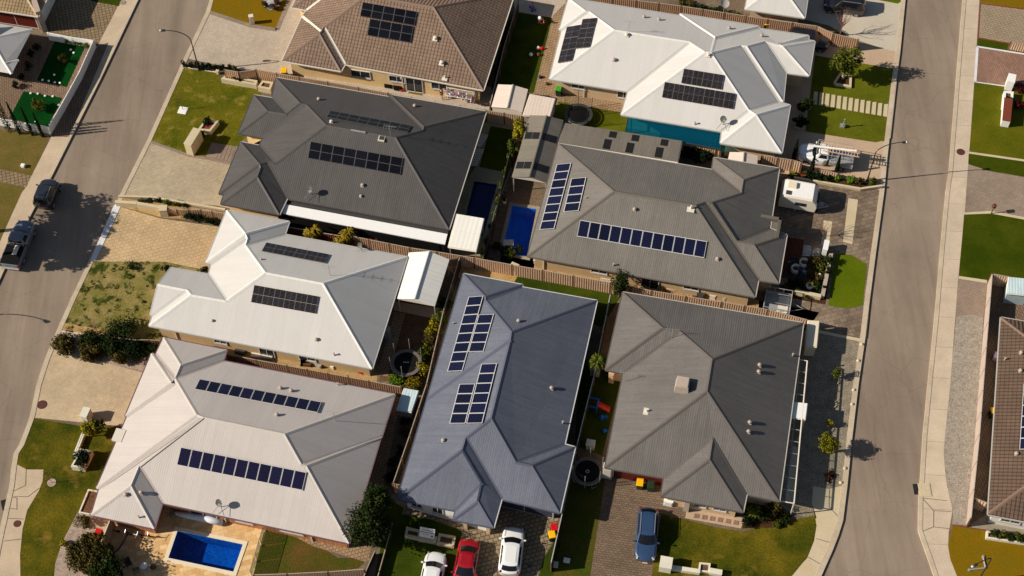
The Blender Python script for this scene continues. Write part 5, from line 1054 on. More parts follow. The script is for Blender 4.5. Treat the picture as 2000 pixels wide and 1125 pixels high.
fence([(1002, 270), (984, 345), (967, 419), (943, 503)], 'vine covered fence between the navy pool and the small blue pool', mat='fence_dark', cap='binbody')
fence([(216, 1012), (190, 1078), (235, 1130)], 'brown screen fence round the corner of the sandstone pool yard', mat='fence2', cap='cream')
fence([(1938, 535), (1926, 680), (1913, 850), (1896.5, 1012)], 'long tan side wall beside the grey gravel bed at the right', flat=True, mat='w_pinkish', cap='cap_beige', postw=.05)
fence([(1938, 535), (1972, 541)], 'short ribbed fence joining the pale blue shed', at=1.8)
fence([(1974, 82), (2010, 88)], 'low ribbed fence at the right edge above the red brown driveway', at=1.2, h=1.2)
fence([(1907, 974), (1930, 983)], 'short ribbed side gate by the brown tiled house', at=1.8)
fence([(767, 945), (780, 947)], 'short return fence at the lower left of the blue grey roof')
# picket-capped white garden walls round the green front garden
fence([(93, 64), (139, 73), (182, 79)], 'white garden wall along the upper side of the green front garden', at=1.2, h=1.2, mat='white', cap='white', flat=True, group='white garden walls', postw=.16)
fence([(182, 79), (155, 140), (122, 200), (94, 248)], 'long white garden wall between the green front garden and the footpath', at=1.2, h=1.2, mat='white', cap='white', flat=True, group='white garden walls')
fence([(94, 248), (50, 241), (2, 232), (-40, 225)], 'white garden wall with climbing plants along the lower side of the green front garden', at=1.2, h=1.2, mat='white', cap='white', flat=True, group='white garden walls')
for o in COL.objects:
    if o.get('group') == 'white garden walls':
        for ch in o.children:
            if ch.name.startswith('post'): ch.data.materials[0] = M['white']
# pool glass fence
def glassfence(px, label, h=1.2):
    P = [G(x, y, LOT) for x, y in px]; O = P[0].copy(); root = empty('glass_fence', O, 0, label, 'glass fence'); g = MB(); r = MB()
    for a, b in zip(P, P[1:]):
        a, b = a-O, b-O; d = b-a; K = max(1, round(d.length/1.5))
        for k in range(K):
            p, q = a+d*(k+.04)/K, a+d*(k+.96)/K; c = (p+q)/2; g.box((c.x, c.y, h/2+.05), ((q-p).length, .012, h), math.atan2(d.y, d.x))
            for e in (p, q): r.box((e.x, e.y, .1), (.06, .06, .2))
        r.tube([a+Vector((0, 0, h+.06)), b+Vector((0, 0, h+.06))], .02, 5)
    g.build('glass_panel', M['clear'], root); r.build('fitting', M['steel'], root)
glassfence([(519, 1036), (492, 1128)], 'glass pool fence between the sandstone paving and the back lawn')
glassfence([(999, 345), (966, 430), (950, 500)], 'frameless glass fence along the small blue pool path')

# raised planters, letterbox walls, retaining walls
def planter(px, z, label, mat='w_stone', w=.22, soil='tray_dirt', name='planter', cat='planter', plants=0, pm='lf_dark'):
    P = [G(x, y, z) for x, y in px]; O = sum(P, Vector())/len(P); O.z = LOT; root = empty(name, O, 0, label, cat); L = [(p-O).xy for p in P]
    n = len(L); A = sum(L[i].x*L[(i+1) % n].y-L[(i+1) % n].x*L[i].y for i in range(n))
    if A < 0: L = L[::-1]
    I = offset_poly(L, w); m = MB(); h = z-LOT
    vs = [(*p, -.02) for p in L]+[(*p, h) for p in L]+[(*p, h) for p in I]+[(*p, h-.18) for p in I]
    fs = [(i, (i+1) % n, n+(i+1) % n, n+i) for i in range(n)]+[(n+i, n+(i+1) % n, 2*n+(i+1) % n, 2*n+i) for i in range(n)]+[(2*n+i, 2*n+(i+1) % n, 3*n+(i+1) % n, 3*n+i) for i in range(n)]
    m.add(vs, fs); m.build('wall', M[mat], root); s = MB(); s.add([(*p, h-.12) for p in I], [tuple(range(n))]); s.build('soil', M[soil], root); return root
planter([(441, 146), (503, 157), (500, 166), (431, 154)], .75, 'long stone planter below the ribbed fence at the top of the patchy lawn')
planter([(512, 157), (534, 160), (528, 175), (503, 170)], .8, 'short stone planter against the top left corner of the charcoal roof')
planter([(400, 234), (427, 236), (411, 256), (385, 254)], .7, 'stone planter with red soil on the patchy lawn', mat='w_stone', soil='brickred')
planter([(157, 876), (180, 880), (163, 914), (138, 911)], .85, 'white planter filled with a clipped dark shrub on the mossy lawn', mat='w_white2', w=.15)
planter([(160, 843), (166, 845), (148, 890), (142, 889)], .55, 'narrow low white planter beside the yellow shrub', mat='w_white2', w=.12)
planter([(172, 955), (195, 959), (178, 1006), (153, 1001)], .5, 'white edged planter with a bare shrub at the left corner of the beige roof', mat='w_white2', w=.12)
planter([(1627, 152), (1632, 165), (1663, 170), (1664, 148), (1640, 142)][1:] + [(1628, 160)], .35, 'square timber edged bed round the large lawn tree', mat='w_stone', soil='mulch')
planter([(793.5, 1029), (823, 1035), (819, 1053), (790, 1047)], .55, 'left sandstone planter box beside the sale board', mat='w_stone')
planter([(857, 1041), (890, 1047), (886, 1068), (852, 1062)], .55, 'right sandstone planter box beside the sale board', mat='w_stone')
planter([(1927, 1036), (2010, 1048), (2009, 1063), (1926, 1051)], .45, 'long white planter with green shrubs at the lower right edge', mat='w_white2', w=.15)
planter([(1961, 177), (1980, 179), (1977, 208), (1958, 206)], .8, 'white square planter with a green plant on the right hand lawn', mat='white', w=.22)
planter([(1551, 234), (1571, 238), (1570, 251), (1552, 248)], .3, 'small stone edged bed of the round shrubs beside the bright white roof', mat='w_stone', soil='mulch')
planter([(1366, 1098), (1388, 1100), (1386, 1118), (1364, 1116)], .5, 'white square planter at the end of the low wall in the bottom lawn', mat='w_white2', w=.14)
def blockwall(pts, w, h, mat, label, name='garden_wall', cat='wall', capmat=None):
    P = [G(x, y, LOT) for x, y in pts]; O = P[0].copy(); root = empty(name, O, 0, label, cat); m = MB(); c = MB()
    for a, b in zip(P, P[1:]):
        a, b = a-O, b-O; d = b-a; m.box(((a.x+b.x)/2, (a.y+b.y)/2, h/2), (d.length, w, h), math.atan2(d.y, d.x)); c.box(((a.x+b.x)/2, (a.y+b.y)/2, h+.02), (d.length+.04, w+.05, .04), math.atan2(d.y, d.x))
    m.build('wall', M[mat], root, bevel=.01); c.build('coping', M[capmat or mat], root, bevel=.008)
blockwall([(818, 1052), (853, 1059)], .5, .5, 'w_stone', 'low sandstone wall linking the two planter boxes under the sale board')
blockwall([(372, 303), (391, 272)], .75, 1.6, 'w_stone', 'tall limestone letterbox pillar wall at the edge of the patchy lawn')
blockwall([(168, 826), (176, 808)], .6, 1.1, 'w_white2', 'white letterbox wall beside the yellow shrub')
blockwall([(1288, 1106), (1311, 1110)], .95, 1., 'w_white2', 'white letterbox block near the front of the blue station wagon')
blockwall([(1311, 1112), (1366, 1120)], .3, .45, 'w_white2', 'low white wall linking the letterbox block and the square planter')
blockwall([(1386, 1119), (1409, 1123)], .4, .5, 'w_white2', 'short white wall right of the square planter in the bottom lawn')
blockwall([(1961, 248), (1965, 204)], .75, .9, 'white', 'long white wall with a red brick top on the right hand lawn', capmat='brickred')
blockwall([(1968, 177), (1971, 162)], .7, 1.3, 'white', 'white letterbox pillar at the top of the red topped wall')
blockwall([(228, 401), (270, 404), (322, 413)], .25, .6, 'w_stone', 'low stone retaining wall below the garden bed beside the tan driveway')
blockwall([(322, 424), (323, 413)], .7, 1., 'w_stone', 'stone letterbox block at the end of the low tan fence')
blockwall([(233, 386), (300, 388), (440, 412)], .15, .25, 'w_stone', 'thin stone edging along the top of the sandy garden bed')
blockwall([(1552, 574), (1602, 584)], .3, .5, 'w_stone', 'stone wall below the courtyard garden beside the cage trailer')
blockwall([(1605, 583), (1622, 500)], .3, .45, 'w_grey', 'grey wall between the courtyard garden and the bright lawn')
blockwall([(1608, 501), (1612, 483)], .42, 1.1, 'white', 'white letterbox pillar between the pebbles and the bright lawn')
blockwall([(1550, 350), (1680, 372), (1722, 366)], .15, .3, 'w_stone', 'thin kerb round the garden bed at the foot of the right street lamp')
blockwall([(89, 62), (76, 22)], .5, 2.9, 'w_pinkish', 'tall pink rendered wing wall at the corner of the sandy tiled garage')
blockwall([(1339, 1000), (1347, 965)], .45, 2.5, 'w_grey', 'tall grey blade pillar beside the small portico of the slate house')
blockwall([(907, 1030), (914, 1031.5)], .35, 2.3, 'w_sand', 'left brick column of the blue grey portico'); blockwall([(951, 1039), (958, 1040.5)], .35, 2.3, 'w_sand', 'right brick column of the blue grey portico')

# ------------------------------------------------------------------ street lamps
def street_lamp(basepx, H_pole, arm, label, bz=LOT):
    b = G(*basepx, bz); root = empty('street_lamp', b, 0, label, 'street lamp', 'street lamps'); d = Vector((math.cos(arm[0]), math.sin(arm[0]), 0)); L, rise = arm[1], arm[2]
    pts = [Vector((0, 0, 0)), Vector((0, 0, H_pole))]; rad = [.085, .06]
    for k in range(1, 9):
        t = k/8*math.pi/2; pts.append(Vector((0, 0, H_pole))+d*(L*(1-math.cos(t)))+Vector((0, 0, rise*math.sin(t)))); rad.append(.06-.002*k)
    m = MB(); m.tube(pts, [q*.85 for q in rad], 10); m.lathe((0, 0, 0), [(.16, 0), (.16, .05), (.1, .12), (.1, .5), (.085, .55)], 12); m.build('pole', M['pole'], root)
    e = pts[-1]; h = MB(); h.box(e+d*.16+Vector((0, 0, .0)), (.36, .24, .13), arm[0], top=(.8, .7)); h.build('lamp_head', M['pole'], root, bevel=.02)
    g = MB(); q = e+d*.42; g.lathe((q.x, q.y, e.z-.06), [(.02, -.1), (.13, -.07), (.15, .03), (.12, .12), (.05, .15)], 12); g.build('lamp_shade', M['silver'], root, smooth=True)
street_lamp((389, 137), 4.3, (R(178), 2.2, 1.5), 'curved dark street lamp leaning over the left road from the hedge end')
street_lamp((1694, 353), 4.1, (R(2), 2.2, 1.5), 'curved dark street lamp at the end of the garden bed beside the right road', )
def px_of(w):
    v = np.array(w)-CAM; return 1000+F*(v@RR)/(v@fwd), 562.5+F*(v@DD)/(v@fwd)
_t, _h = G(1936, 1092, 4.6), G(1903, 1104, 5.7); _a = math.atan2(_h.y-_t.y, _h.x-_t.x); _b = px_of((_t.x, _t.y, LOT))
street_lamp(_b, 4.3, (_a, (_h-_t).xy.length-.3, 1.2), 'curved dark street lamp over the olive lawn at the lower right corner')
street_lamp((-160, 630), 4.3, (R(-25), 2.2, 1.4), 'street lamp just outside the left edge whose shadow falls on the left road')
for a, b, mt, lb in [((1893, 1113), (1925, 1109), 'steel', 'lower pale pole lying on the olive lawn'), ((1920, 1087), (1925, 1109), 'steel', 'upper pale pole lying on the olive lawn')]:
    p, q = G(*a, LOT+.06), G(*b, LOT+.06); m = MB(); m.tube([p-p, q-p], .07, 8); m.lathe((0, 0, -.06), [(.11, 0), (.11, .12)], 8); o = m.build('pipe', M[mt]); o.location = p; tag(o, lb, 'pipe')

# ------------------------------------------------------------------ foliage
def leaves(mb, c, rad, n, size, rnd, squash=1., shell=.55, droop=0., blade=1.):
    for _ in range(n):
        while True:
            v = Vector((rnd.uniform(-1, 1), rnd.uniform(-1, 1), rnd.uniform(-1, 1)))
            if .05 < v.length <= 1: break
        r = shell+(1-shell)*rnd.random()**.7; v = v.normalized()*r; p = Vector((c[0]+v.x*rad[0], c[1]+v.y*rad[1], c[2]+v.z*rad[2]))
        nrm = (v+Vector((rnd.uniform(-.8, .8), rnd.uniform(-.8, .8), rnd.uniform(-.3, .9)))).normalized(); a = nrm.cross(Vector((rnd.random(), rnd.random(), rnd.random()))).normalized(); b = nrm.cross(a); s = size*rnd.uniform(.6, 1.3)
        q = [p-a*s*blade, p-b*s*.5, p+a*s*blade-nrm*droop*s, p+b*s*.5]; mb.add(q, [(0, 1, 2, 3)])
def crown(rnd, c, rad, clumps, per, size, shell=.4, spread=.75, cl=.42, blade=1.):
    m = MB(); cs = []
    for k in range(clumps):
        while True:
            v = Vector((rnd.uniform(-1, 1), rnd.uniform(-1, 1), rnd.uniform(-1, 1)))
            if v.length <= 1: break
        if v.length > .01: v = v*(.45+.55*v.length)
        q = Vector((c[0]+v.x*rad[0]*spread, c[1]+v.y*rad[1]*spread, c[2]+v.z*rad[2]*spread)); k_ = cl*rnd.uniform(.65, 1.25)
        leaves(m, q, (rad[0]*k_, rad[1]*k_, rad[2]*k_*.85), int(per*rnd.uniform(.7, 1.2)), size, rnd, shell=shell, blade=blade); cs.append(q)
    return m, cs
def tree(px, zc, rad, label, mat='lf_dark', name='tree', cat='tree', clumps=22, per=90, size=.12, trunk=.12, bark='bark', seed=1, group=None, z0=LOT, cl=.42, limbs=8, blade=1.):
    c = G(px[0], px[1], zc); O = Vector((c.x, c.y, z0)); root = empty(name, O, 0, label, cat, group); rnd = random.Random(seed*7919+3)
    m, cs = crown(rnd, (0, 0, zc-z0), rad, clumps, per, size, cl=cl, blade=blade); m.build('crown', M[mat], root)
    t = MB(); zt = max(zc-z0-rad[2]*.5, .12); w = rnd.uniform(-.1, .1)
    t.tube([(0, 0, -.05), (w*.5, w, zt*.5), (0, 0, zt), (0, 0, zt+rad[2]*.7)], [trunk*1.2, trunk, trunk*.8, trunk*.3], 7)
    for q in rnd.sample(cs, min(limbs, len(cs))): t.tube([(0, 0, zt*.9), Vector((q.x*.5, q.y*.5, (zt+q.z)/2+.05)), q], [trunk*.55, trunk*.35, trunk*.12], 5)
    t.build('trunk', M[bark], root); return root
def shrub(px, r, h, label, mat='lf_dark', seed=1, group=None, name='shrub', cat='shrub', n=9, per=80, size=.08, z0=LOT, blade=1., ry=None):
    return tree(px, z0+h*.5, (r, ry or r, h*.55), label, mat, name, cat, n, per, size, .035, 'bark', seed, group, z0, .5, 4, blade)
def bare(px, h, r, label, seed=1, mat='twig', n=9, th=.03, z0=LOT):
    c = G(px[0], px[1], z0); root = empty('bare_tree', c, 0, label, 'tree'); rnd = random.Random(seed); t = MB(); t.tube([(0, 0, -.05), (.02, 0, h*.35), (0, .02, h*.6)], [th*1.3, th, th*.8], 6); t.build('trunk', M[mat], root); b = MB()
    for k in range(n):
        a = 6.283*k/n+rnd.uniform(-.3, .3); z1 = h*rnd.uniform(.3, .55); rr = r*rnd.uniform(.4, 1); e = Vector((math.cos(a)*rr, math.sin(a)*rr, h*rnd.uniform(.75, 1.))); s = Vector((0, 0, z1)); md = (s+e)/2+Vector((math.cos(a)*rr*.15, math.sin(a)*rr*.15, -.05)); b.tube([s, md, e], [th*.6, th*.4, th*.15], 4)
        for j in range(4):
            p = s+(e-s)*rnd.uniform(.35, .95); q = p+Vector((rnd.uniform(-1, 1)*r*.35, rnd.uniform(-1, 1)*r*.35, rnd.uniform(.1, .35)*h*.5)); b.tube([p, q], [th*.3, th*.12], 3)
    b.build('branch', M[mat], root); return root
def palm(px, zc, r, label, seed, mat='lf_palm', fr=26, z0=LOT, heads=2, name='palm', cat='palm', group=None, th=.1):
    c = G(px[0], px[1], zc); O = Vector((c.x, c.y, z0)); root = empty(name, O, 0, label, cat, group); rnd = random.Random(seed); m = MB(); t = MB()
    for hd in range(heads):
        hc = Vector((rnd.uniform(-.85, .85)*r, rnd.uniform(-.6, .6)*r, zc-z0+rnd.uniform(-.7, .2)))*(1 if heads > 1 else 1)
        if heads == 1: hc = Vector((0, 0, zc-z0))
        t.tube([(0, 0, -.05), hc*.5, hc], [th*1.3, th, th*.9], 7)
        for k in range(fr):
            a = rnd.uniform(0, 6.283); up = rnd.uniform(.1, 1.1); L = r*rnd.uniform(.7, 1.05); d = Vector((math.cos(a), math.sin(a), 0)); s = Vector((-d.y, d.x, 0)); pr = None
            for j in range(6):
                t_ = j/5; p = hc+d*L*t_*math.cos(up*.6)+Vector((0, 0, L*(up*t_-1.15*t_*t_)*.75)); w = .1*r*(math.sin(math.pi*min(.95, t_*.9+.1)))+.01
                cur = (p-s*w+Vector((0, 0, -w*.5)), p+Vector((0, 0, .01)), p+s*w+Vector((0, 0, -w*.5)))
                if pr: m.add(list(pr)+list(cur), [(0, 1, 4, 3), (1, 2, 5, 4)])
                pr = cur
    m.build('frond', M[mat], root); t.build('trunk', M['bark'], root); return root
tree((1655, 116), 3.0, (1.85, 1.7, 1.75), 'large leafy green tree in the square bed on the artificial lawn', 'lf_mid', clumps=34, per=110, size=.13, trunk=.14, bark='bark_pale', seed=3, cl=.34)
tree((1620, 866), 1.9, (1.0, 1.0, .95), 'round yellow green tree nearest the lower end of the dark gravel bed', 'lf_round', clumps=22, per=90, size=.09, seed=4, group='young trees in the dark gravel')
tree((1622, 826), .8, (.42, .4, .42), 'smallest orange green tree in the dark gravel, just above the round tree', 'lf_yellow', clumps=9, per=50, size=.06, seed=5, trunk=.04, group='young trees in the dark gravel')
tree((1634, 727), 1.0, (.52, .52, .55), 'small dark green ball tree in the upper part of the dark gravel', 'lf_mid', clumps=12, per=70, size=.07, seed=6, trunk=.05, group='young trees in the dark gravel')
for px, lb in [((1629.5, 743), 'ring of stones round the ball tree'), ((1618, 835), 'ring of stones round the smallest tree'), ((1623.5, 789), 'empty stone ring between the two small trees')]:
    c = G(*px, LOT); m = MB(); rnd = random.Random(px[0])
    for k in range(14): a = 6.283*k/14; m.box((math.cos(a)*.42, math.sin(a)*.42, .06), (.17, .13, rnd.uniform(.08, .14)), a, top=(.7, .7))
    o = m.build('stone_ring', M['conc_grey']); o.location = c; tag(o, lb, 'stone ring')
tree((736, 975), 3.2, (1.5, 1.7, 1.5), 'upper dark tree between the beige roof and the blue grey roof', 'lf_dark', clumps=34, per=110, size=.12, seed=8)
tree((718, 1024), 3.3, (2.1, 2.0, 1.9), 'big round dark green tree at the lower right corner of the beige roof', 'lf_dark', clumps=52, per=120, size=.12, seed=9)
tree((172, 1082), 1.7, (2.15, 2.3, 1.15), 'wide dark olive bush on the pale gravel outside the pool yard', 'lf_olive', clumps=60, per=110, size=.13, seed=10, name='bush', cat='bush', cl=.3)
tree((205, 1110), 1.8, (1.8, 1.6, 1.2), 'dark bush against the screen fence at the bottom edge', 'lf_dark', clumps=34, per=100, size=.12, seed=11, name='bush', cat='bush')
shrub((163, 1018), .9, 1.0, 'small olive shrub by the corner of the beige roof above the wide bush', 'lf_olive', 12); shrub((123, 1060), .35, .5, 'small yellow shrub at the edge of the pale gravel', 'lf_yellow', 13)
gs = 'shrubs on the pale gravel'
for i, (px, r, h, mt, lb) in enumerate([((125, 669), 1.25, 1.4, 'lf_olive', 'olive brown grassy shrub at the roadside end of the pale gravel'), ((178, 661), 1.3, 1.5, 'lf_dark', 'dark shrub second from the road behind the olive one'), ((176, 685), 1.15, 1.3, 'lf_olive', 'olive front shrub between the road end and the yellowish one'), ((211, 672), 1.2, 1.5, 'lf_dark', 'dark round shrub in the middle of the pale gravel'), ((238, 647), 1.7, 1.9, 'lf_dark', 'largest dark shrub behind the curving low fence'),
                                         ((243, 675), 1.2, 1.5, 'lf_deep', 'very dark shrub under the largest one'), ((233, 697), .95, 1.1, 'lf_olive', 'small olive shrub at the front edge of the pale gravel'), ((268, 684), 1.25, 1.5, 'lf_deep', 'very dark shrub near the house end of the pale gravel'), ((296, 684), 1.0, 1.3, 'lf_dark', 'dark shrub against the beige roof corner')]):
    shrub(px, r, h, lb, mt, 20+i, gs, n=20, per=120, size=.1, blade=1.6 if 'olive' in mt else 1.)
gh = 'hedge plants beside the left street lamp'
for i in range(9):
    x = 360+i*12.2; shrub((x, 125+i*1.1), .42, .95, ['dark hedge plant nearest the left road', 'second dark hedge plant from the left road', 'third dark hedge plant from the left road', 'dark hedge plant just left of the lamp post', 'dark hedge plant just right of the lamp post', 'sixth dark hedge plant from the left road', 'seventh dark hedge plant from the left road', 'dark hedge plant second from the ribbed fence', 'brownish hedge plant nearest the ribbed fence'][i], 'lf_deep' if i < 8 else 'lf_olive', 40+i, gh, n=7, per=55, size=.07)
for i in range(8):
    x = 366+i*9.5; shrub((x, 421+i*1.7), .5, .8, 'dark clipped hedge along the top of the tan driveway' , 'lf_deep', 60+i, 'dark clipped hedge plants above the tan driveway', n=7, per=60, size=.07)
for i, (x, y, mt) in enumerate([(276, 393, 'lf_mid'), (292, 391, 'lf_dark'), (307, 391, 'lf_dark'), (322, 394, 'lf_bright'), (345, 396, 'lf_mid'), (362, 399, 'lf_dark')]):
    shrub((x, y), .4, .5, ['leftmost green plant in the sandy bed', 'second dark plant in the sandy bed', 'third dark plant in the sandy bed', 'brightest green plant in the middle of the sandy bed', 'fifth green plant in the sandy bed', 'rightmost dark plant in the sandy bed'][i], mt, 70+i, 'plants in the sandy bed', n=6, per=50, size=.07)
palm((612, 452), 2.2, .85, 'left yellowing palm clump beside the white patio strip', 5, fr=17, heads=6, group='yellowing palms'); palm((668, 460), 2.2, .85, 'right yellowing palm clump beside the white patio strip', 6, fr=17, heads=6, group='yellowing palms')
tree((1015, 252), 2.0, (.75, 1.25, 1.3), 'yellow green climbing shrub against the grey gable patio', 'lf_yellow', clumps=24, per=80, size=.12, seed=14); tree((1001, 290), 1.6, (.6, 1.1, .9), 'lower yellow green shrub beside the grey gable patio', 'lf_mid', clumps=14, per=70, size=.11, seed=15)
gt = 'shrubs along the trampoline yard fence'
for i, (px, r, h, mt, lb) in enumerate([((867, 594), .9, 1.7, 'lf_dark', 'dark tall shrub behind the white gable patio'), ((859, 622), .85, 1.5, 'lf_mid', 'green shrub just below the white gable patio corner'), ((846, 641), .95, 1.4, 'lf_yellow', 'yellow shrub in the middle of the trampoline yard fence'), ((838, 660), .7, 1.1, 'lf_olive', 'olive shrub below the yellow one'), ((833, 688), .8, 1.2, 'lf_mid', 'green shrub right of the trampoline'), ((826, 716), .8, 1.1, 'lf_yellow', 'yellow green shrub at the lower right of the trampoline'), ((775, 741), .75, .9, 'lf_bright', 'bright green shrub at the bottom of the trampoline yard'), ((812, 750), .85, .9, 'lf_palm', 'orange yellow shrub at the lower end of the trampoline yard')]):
    shrub(px, r, h, lb, mt, 80+i, gt, n=14, per=80, size=.1)
tree((1211, 553), 2.2, (.9, 1.3, 1.2), 'dark green tree growing through the long fence above the slate roof', 'lf_dark', clumps=24, per=90, size=.1, seed=16)
palm((1168, 702), 2.6, 1.0, 'small grassy headed tree between the blue grey and slate roofs', 17, 'lf_mid', fr=60, heads=1)
tree((1572, 205), 1.1, (.95, .8, .85), 'upper round dark shrub between the bright white roof and the lawn', 'lf_dark', clumps=20, per=80, size=.09, seed=18, name='shrub', cat='shrub'); tree((1563, 236), 1.0, (.85, .7, .8), 'lower round dark shrub in the stone edged bed', 'lf_deep', clumps=18, per=80, size=.09, seed=19, name='shrub', cat='shrub')
def cypress(px, h, r, label, seed):
    c = G(*px, LOT); root = empty('cypress', c, 0, label, 'tree', 'slender cypresses'); rnd = random.Random(seed); m = MB()
    for k in range(14):
        t = k/13; rr = r*(math.sin(math.pi*min(1, .12+t*.88))**.6)*(1-.75*t)+.03; leaves(m, (0, 0, .15+t*(h-.25)), (rr, rr, h*.06), 70, .07, rnd, shell=.5, blade=1.2)
    m.build('crown', M['lf_deep'], root); t = MB(); t.tube([(0, 0, -.05), (0, 0, h*.9)], [.04, .01], 5); t.build('trunk', M['bark'], root)
cypress((1550, 311), 3., .28, 'slender cypress in front of the white utility vehicle bonnet', 1); cypress((1583, 340), 3.2, .28, 'slender cypress beside the door of the white utility vehicle', 2); cypress((1633, 337), 2.6, .26, 'slender cypress beside the tray of the white utility vehicle', 3)
cypress((20, 256), 6.5, .5, 'tallest cypress at the left end of the white garden wall', 4); cypress((40, 261), 4.6, .3, 'second cypress at the lower white garden wall', 5); cypress((64, 264), 4.2, .22, 'third cypress at the lower white garden wall', 6); cypress((84, 267), 3.6, .2, 'cypress nearest the corner of the white garden wall', 7)
tree((-145, 372), 7.2, (3.4, 3.6, 2.6), 'tall dark street tree outside the left edge, shading the road and silver utility', 'lf_deep', clumps=60, per=110, size=.2, seed=21, trunk=.2, cl=.26)
tree((-128, 440), 6.4, (2.6, 2.6, 2.2), 'lower dark street tree just outside the left edge', 'lf_deep', clumps=40, per=100, size=.2, seed=22, trunk=.18, cl=.28)
tree((123, 116), .6, (.55, .55, .55), 'round olive bush on the upper green artificial lawn', 'lf_olive', 'bush', 'bush', 12, 70, .07, .05, seed=23); tree((72, 205), 1., (.8, .8, .8), 'bushy yellow green shrub on the lower green artificial lawn', 'lf_mid', 'bush', 'bush', 18, 80, .08, .05, seed=24)
for i, (x, y) in enumerate([(131, 80), (144, 82), (157, 85), (170, 88)]): shrub((x, y), .45, .8, ['leftmost rose bush along the upper white wall', 'second rose bush along the upper white wall', 'third rose bush along the upper white wall', 'rose bush in the corner of the white walls'][i], 'lf_mid', 90+i, 'rose bushes in the walled garden', n=7, per=50, size=.07)
for i, (x, y) in enumerate([(72, 92), (62, 105), (55, 128), (42, 150), (30, 165)]): shrub((x, y), .5, .9, ['first dark shrub below the cottage eave', 'second dark shrub below the cottage eave', 'third dark shrub below the cottage eave', 'fourth dark shrub below the cottage eave', 'dark shrub beside the cottage porch'][i], 'lf_deep', 95+i, 'dark shrubs along the cottage', n=7, per=60, size=.08)
def stones():
    for i, (x, y) in enumerate([(138, 97), (144, 103), (106, 146), (95, 158), (107, 161), (117, 162), (83, 156), (60, 182), (74, 183), (88, 187), (103, 188), (70, 237), (115, 205)]):
        c = G(x, y, LOT+.06); m = MB(); m.lathe((0, 0, 0), [(.09, -.05), (.13, .0), (.1, .06), (.03, .08)], 6); o = m.build('garden_ornament', M['white']); o.location = c; tag(o, 'small white stone ornament on the deep green lawn of the walled garden', 'ornament', 'white stones on the walled lawn')
stones()
bare((357, 214), 2.4, .8, 'thin bare sapling in a white square on the patchy lawn', 31, 'twig', 6, .02); pit((357, 216), .85, .85, HD, 'white', 'white square slab round the bare sapling')
bare((1640, 70), 3.3, 1.2, 'bare red brown tree in front of the black four wheel drive', 32, 'twig', 14, .045); shrub((1632, 62), .45, .35, 'low clipped hedge left of the bare tree', 'lf_olive', 33, n=6, per=50, size=.06); shrub((1645, 66), .5, .35, 'low clipped hedge round the foot of the bare tree', 'lf_dark', 34, n=6, per=50, size=.06)
bare((101, 943), 2.0, .6, 'tiny bare sapling with a stone ring on the mossy lawn', 35, 'twig', 5, .018); disc((101, 943), .38, 'gravel_pale', 'pale round stone patch at the foot of the tiny sapling')
bare((185, 975), 1.2, .7, 'bare spiky shrub in the white edged planter', 36, 'twig', 14, .02, LOT+.3); bare((1606, 462), 2.2, 1.1, 'bare brown shrub between the deck and the stepping slab', 37, 'twig', 16, .03)
bare((1583, 338), 1.2, .5, 'bare rose bush beside the white utility vehicle', 38, 'twig', 10, .015); bare((190, 648), 1.6, .8, 'grey bare shrub on the yellow sand', 39, 'twig', 12, .02)
tree((173, 838), 1.5, (.75, .95, .8), 'bright yellow shrub on the mossy lawn next to the white letterbox wall', 'lf_yellow', 'shrub', 'shrub', 20, 80, .1, .05, seed=41); tree((189, 832), 1.3, (.7, .8, .8), 'dark green shrub right of the yellow one', 'lf_mid', 'shrub', 'shrub', 16, 80, .1, .05, seed=42)
tree((158, 896), 1.3, (.8, 1.25, .5), 'clipped dark shrub filling the white planter', 'lf_deep', 'shrub', 'shrub', 22, 80, .08, .04, seed=43, cl=.4)
palm((1474, 995), 1.0, .85, 'spiky green plant by the corner of the slate roof', 44, 'lf_mid', fr=50, heads=1, name='spiky_plant', cat='plant'); shrub((1515, 995), .9, 1.1, 'brown green shrub in the mulch bed beside the slate house', 'lf_olive', 45, n=16, per=80, size=.09); shrub((1535, 1012), .55, .7, 'dark round shrub at the right end of the mulch bed', 'lf_dark', 46); shrub((1462, 1018), .6, .8, 'dark shrub at the left end of the mulch bed', 'lf_deep', 47); shrub((1519, 1027), .4, .4, 'small green plant at the lower edge of the mulch bed', 'lf_mid', 48); shrub((1495, 1010), .6, .7, 'dark green shrub in the middle of the mulch bed', 'lf_dark', 49)
gc = 'plants in the courtyard garden'
for i, (px, r, h, mt, lb) in enumerate([((1592, 510), .8, 1.1, 'lf_olive', 'large olive plant behind the round garden seats'), ((1603, 522), .6, .9, 'lf_mid', 'green plant right of the large olive one'), ((1620, 508), .7, 1.1, 'lf_dark', 'dark shrub overhanging the bright lawn'), ((1618, 530), .5, .8, 'lf_dark', 'dark shrub on the wall beside the bright lawn'), ((1598, 540), .5, .7, 'lf_olive', 'olive plant between the two white balls'), ((1560, 555), .6, .9, 'lf_deep', 'dark plant left of the potted agave'), ((1595, 558), .55, .7, 'lf_dark', 'dark plant right of the potted agave'), ((1556, 568), .4, .5, 'lf_bright', 'bright green plant beside the cage trailer'), ((1577, 575), .5, .5, 'lf_mid', 'low green plant in front of the potted agave'), ((1606, 565), .5, .6, 'lf_deep', 'dark plant at the lower right of the courtyard'), ((1547, 553), .4, .8, 'lf_deep', 'dark plant at the foot of the deck')]):
    shrub(px, r, h, lb, mt, 120+i, gc, n=9, per=60, size=.09)
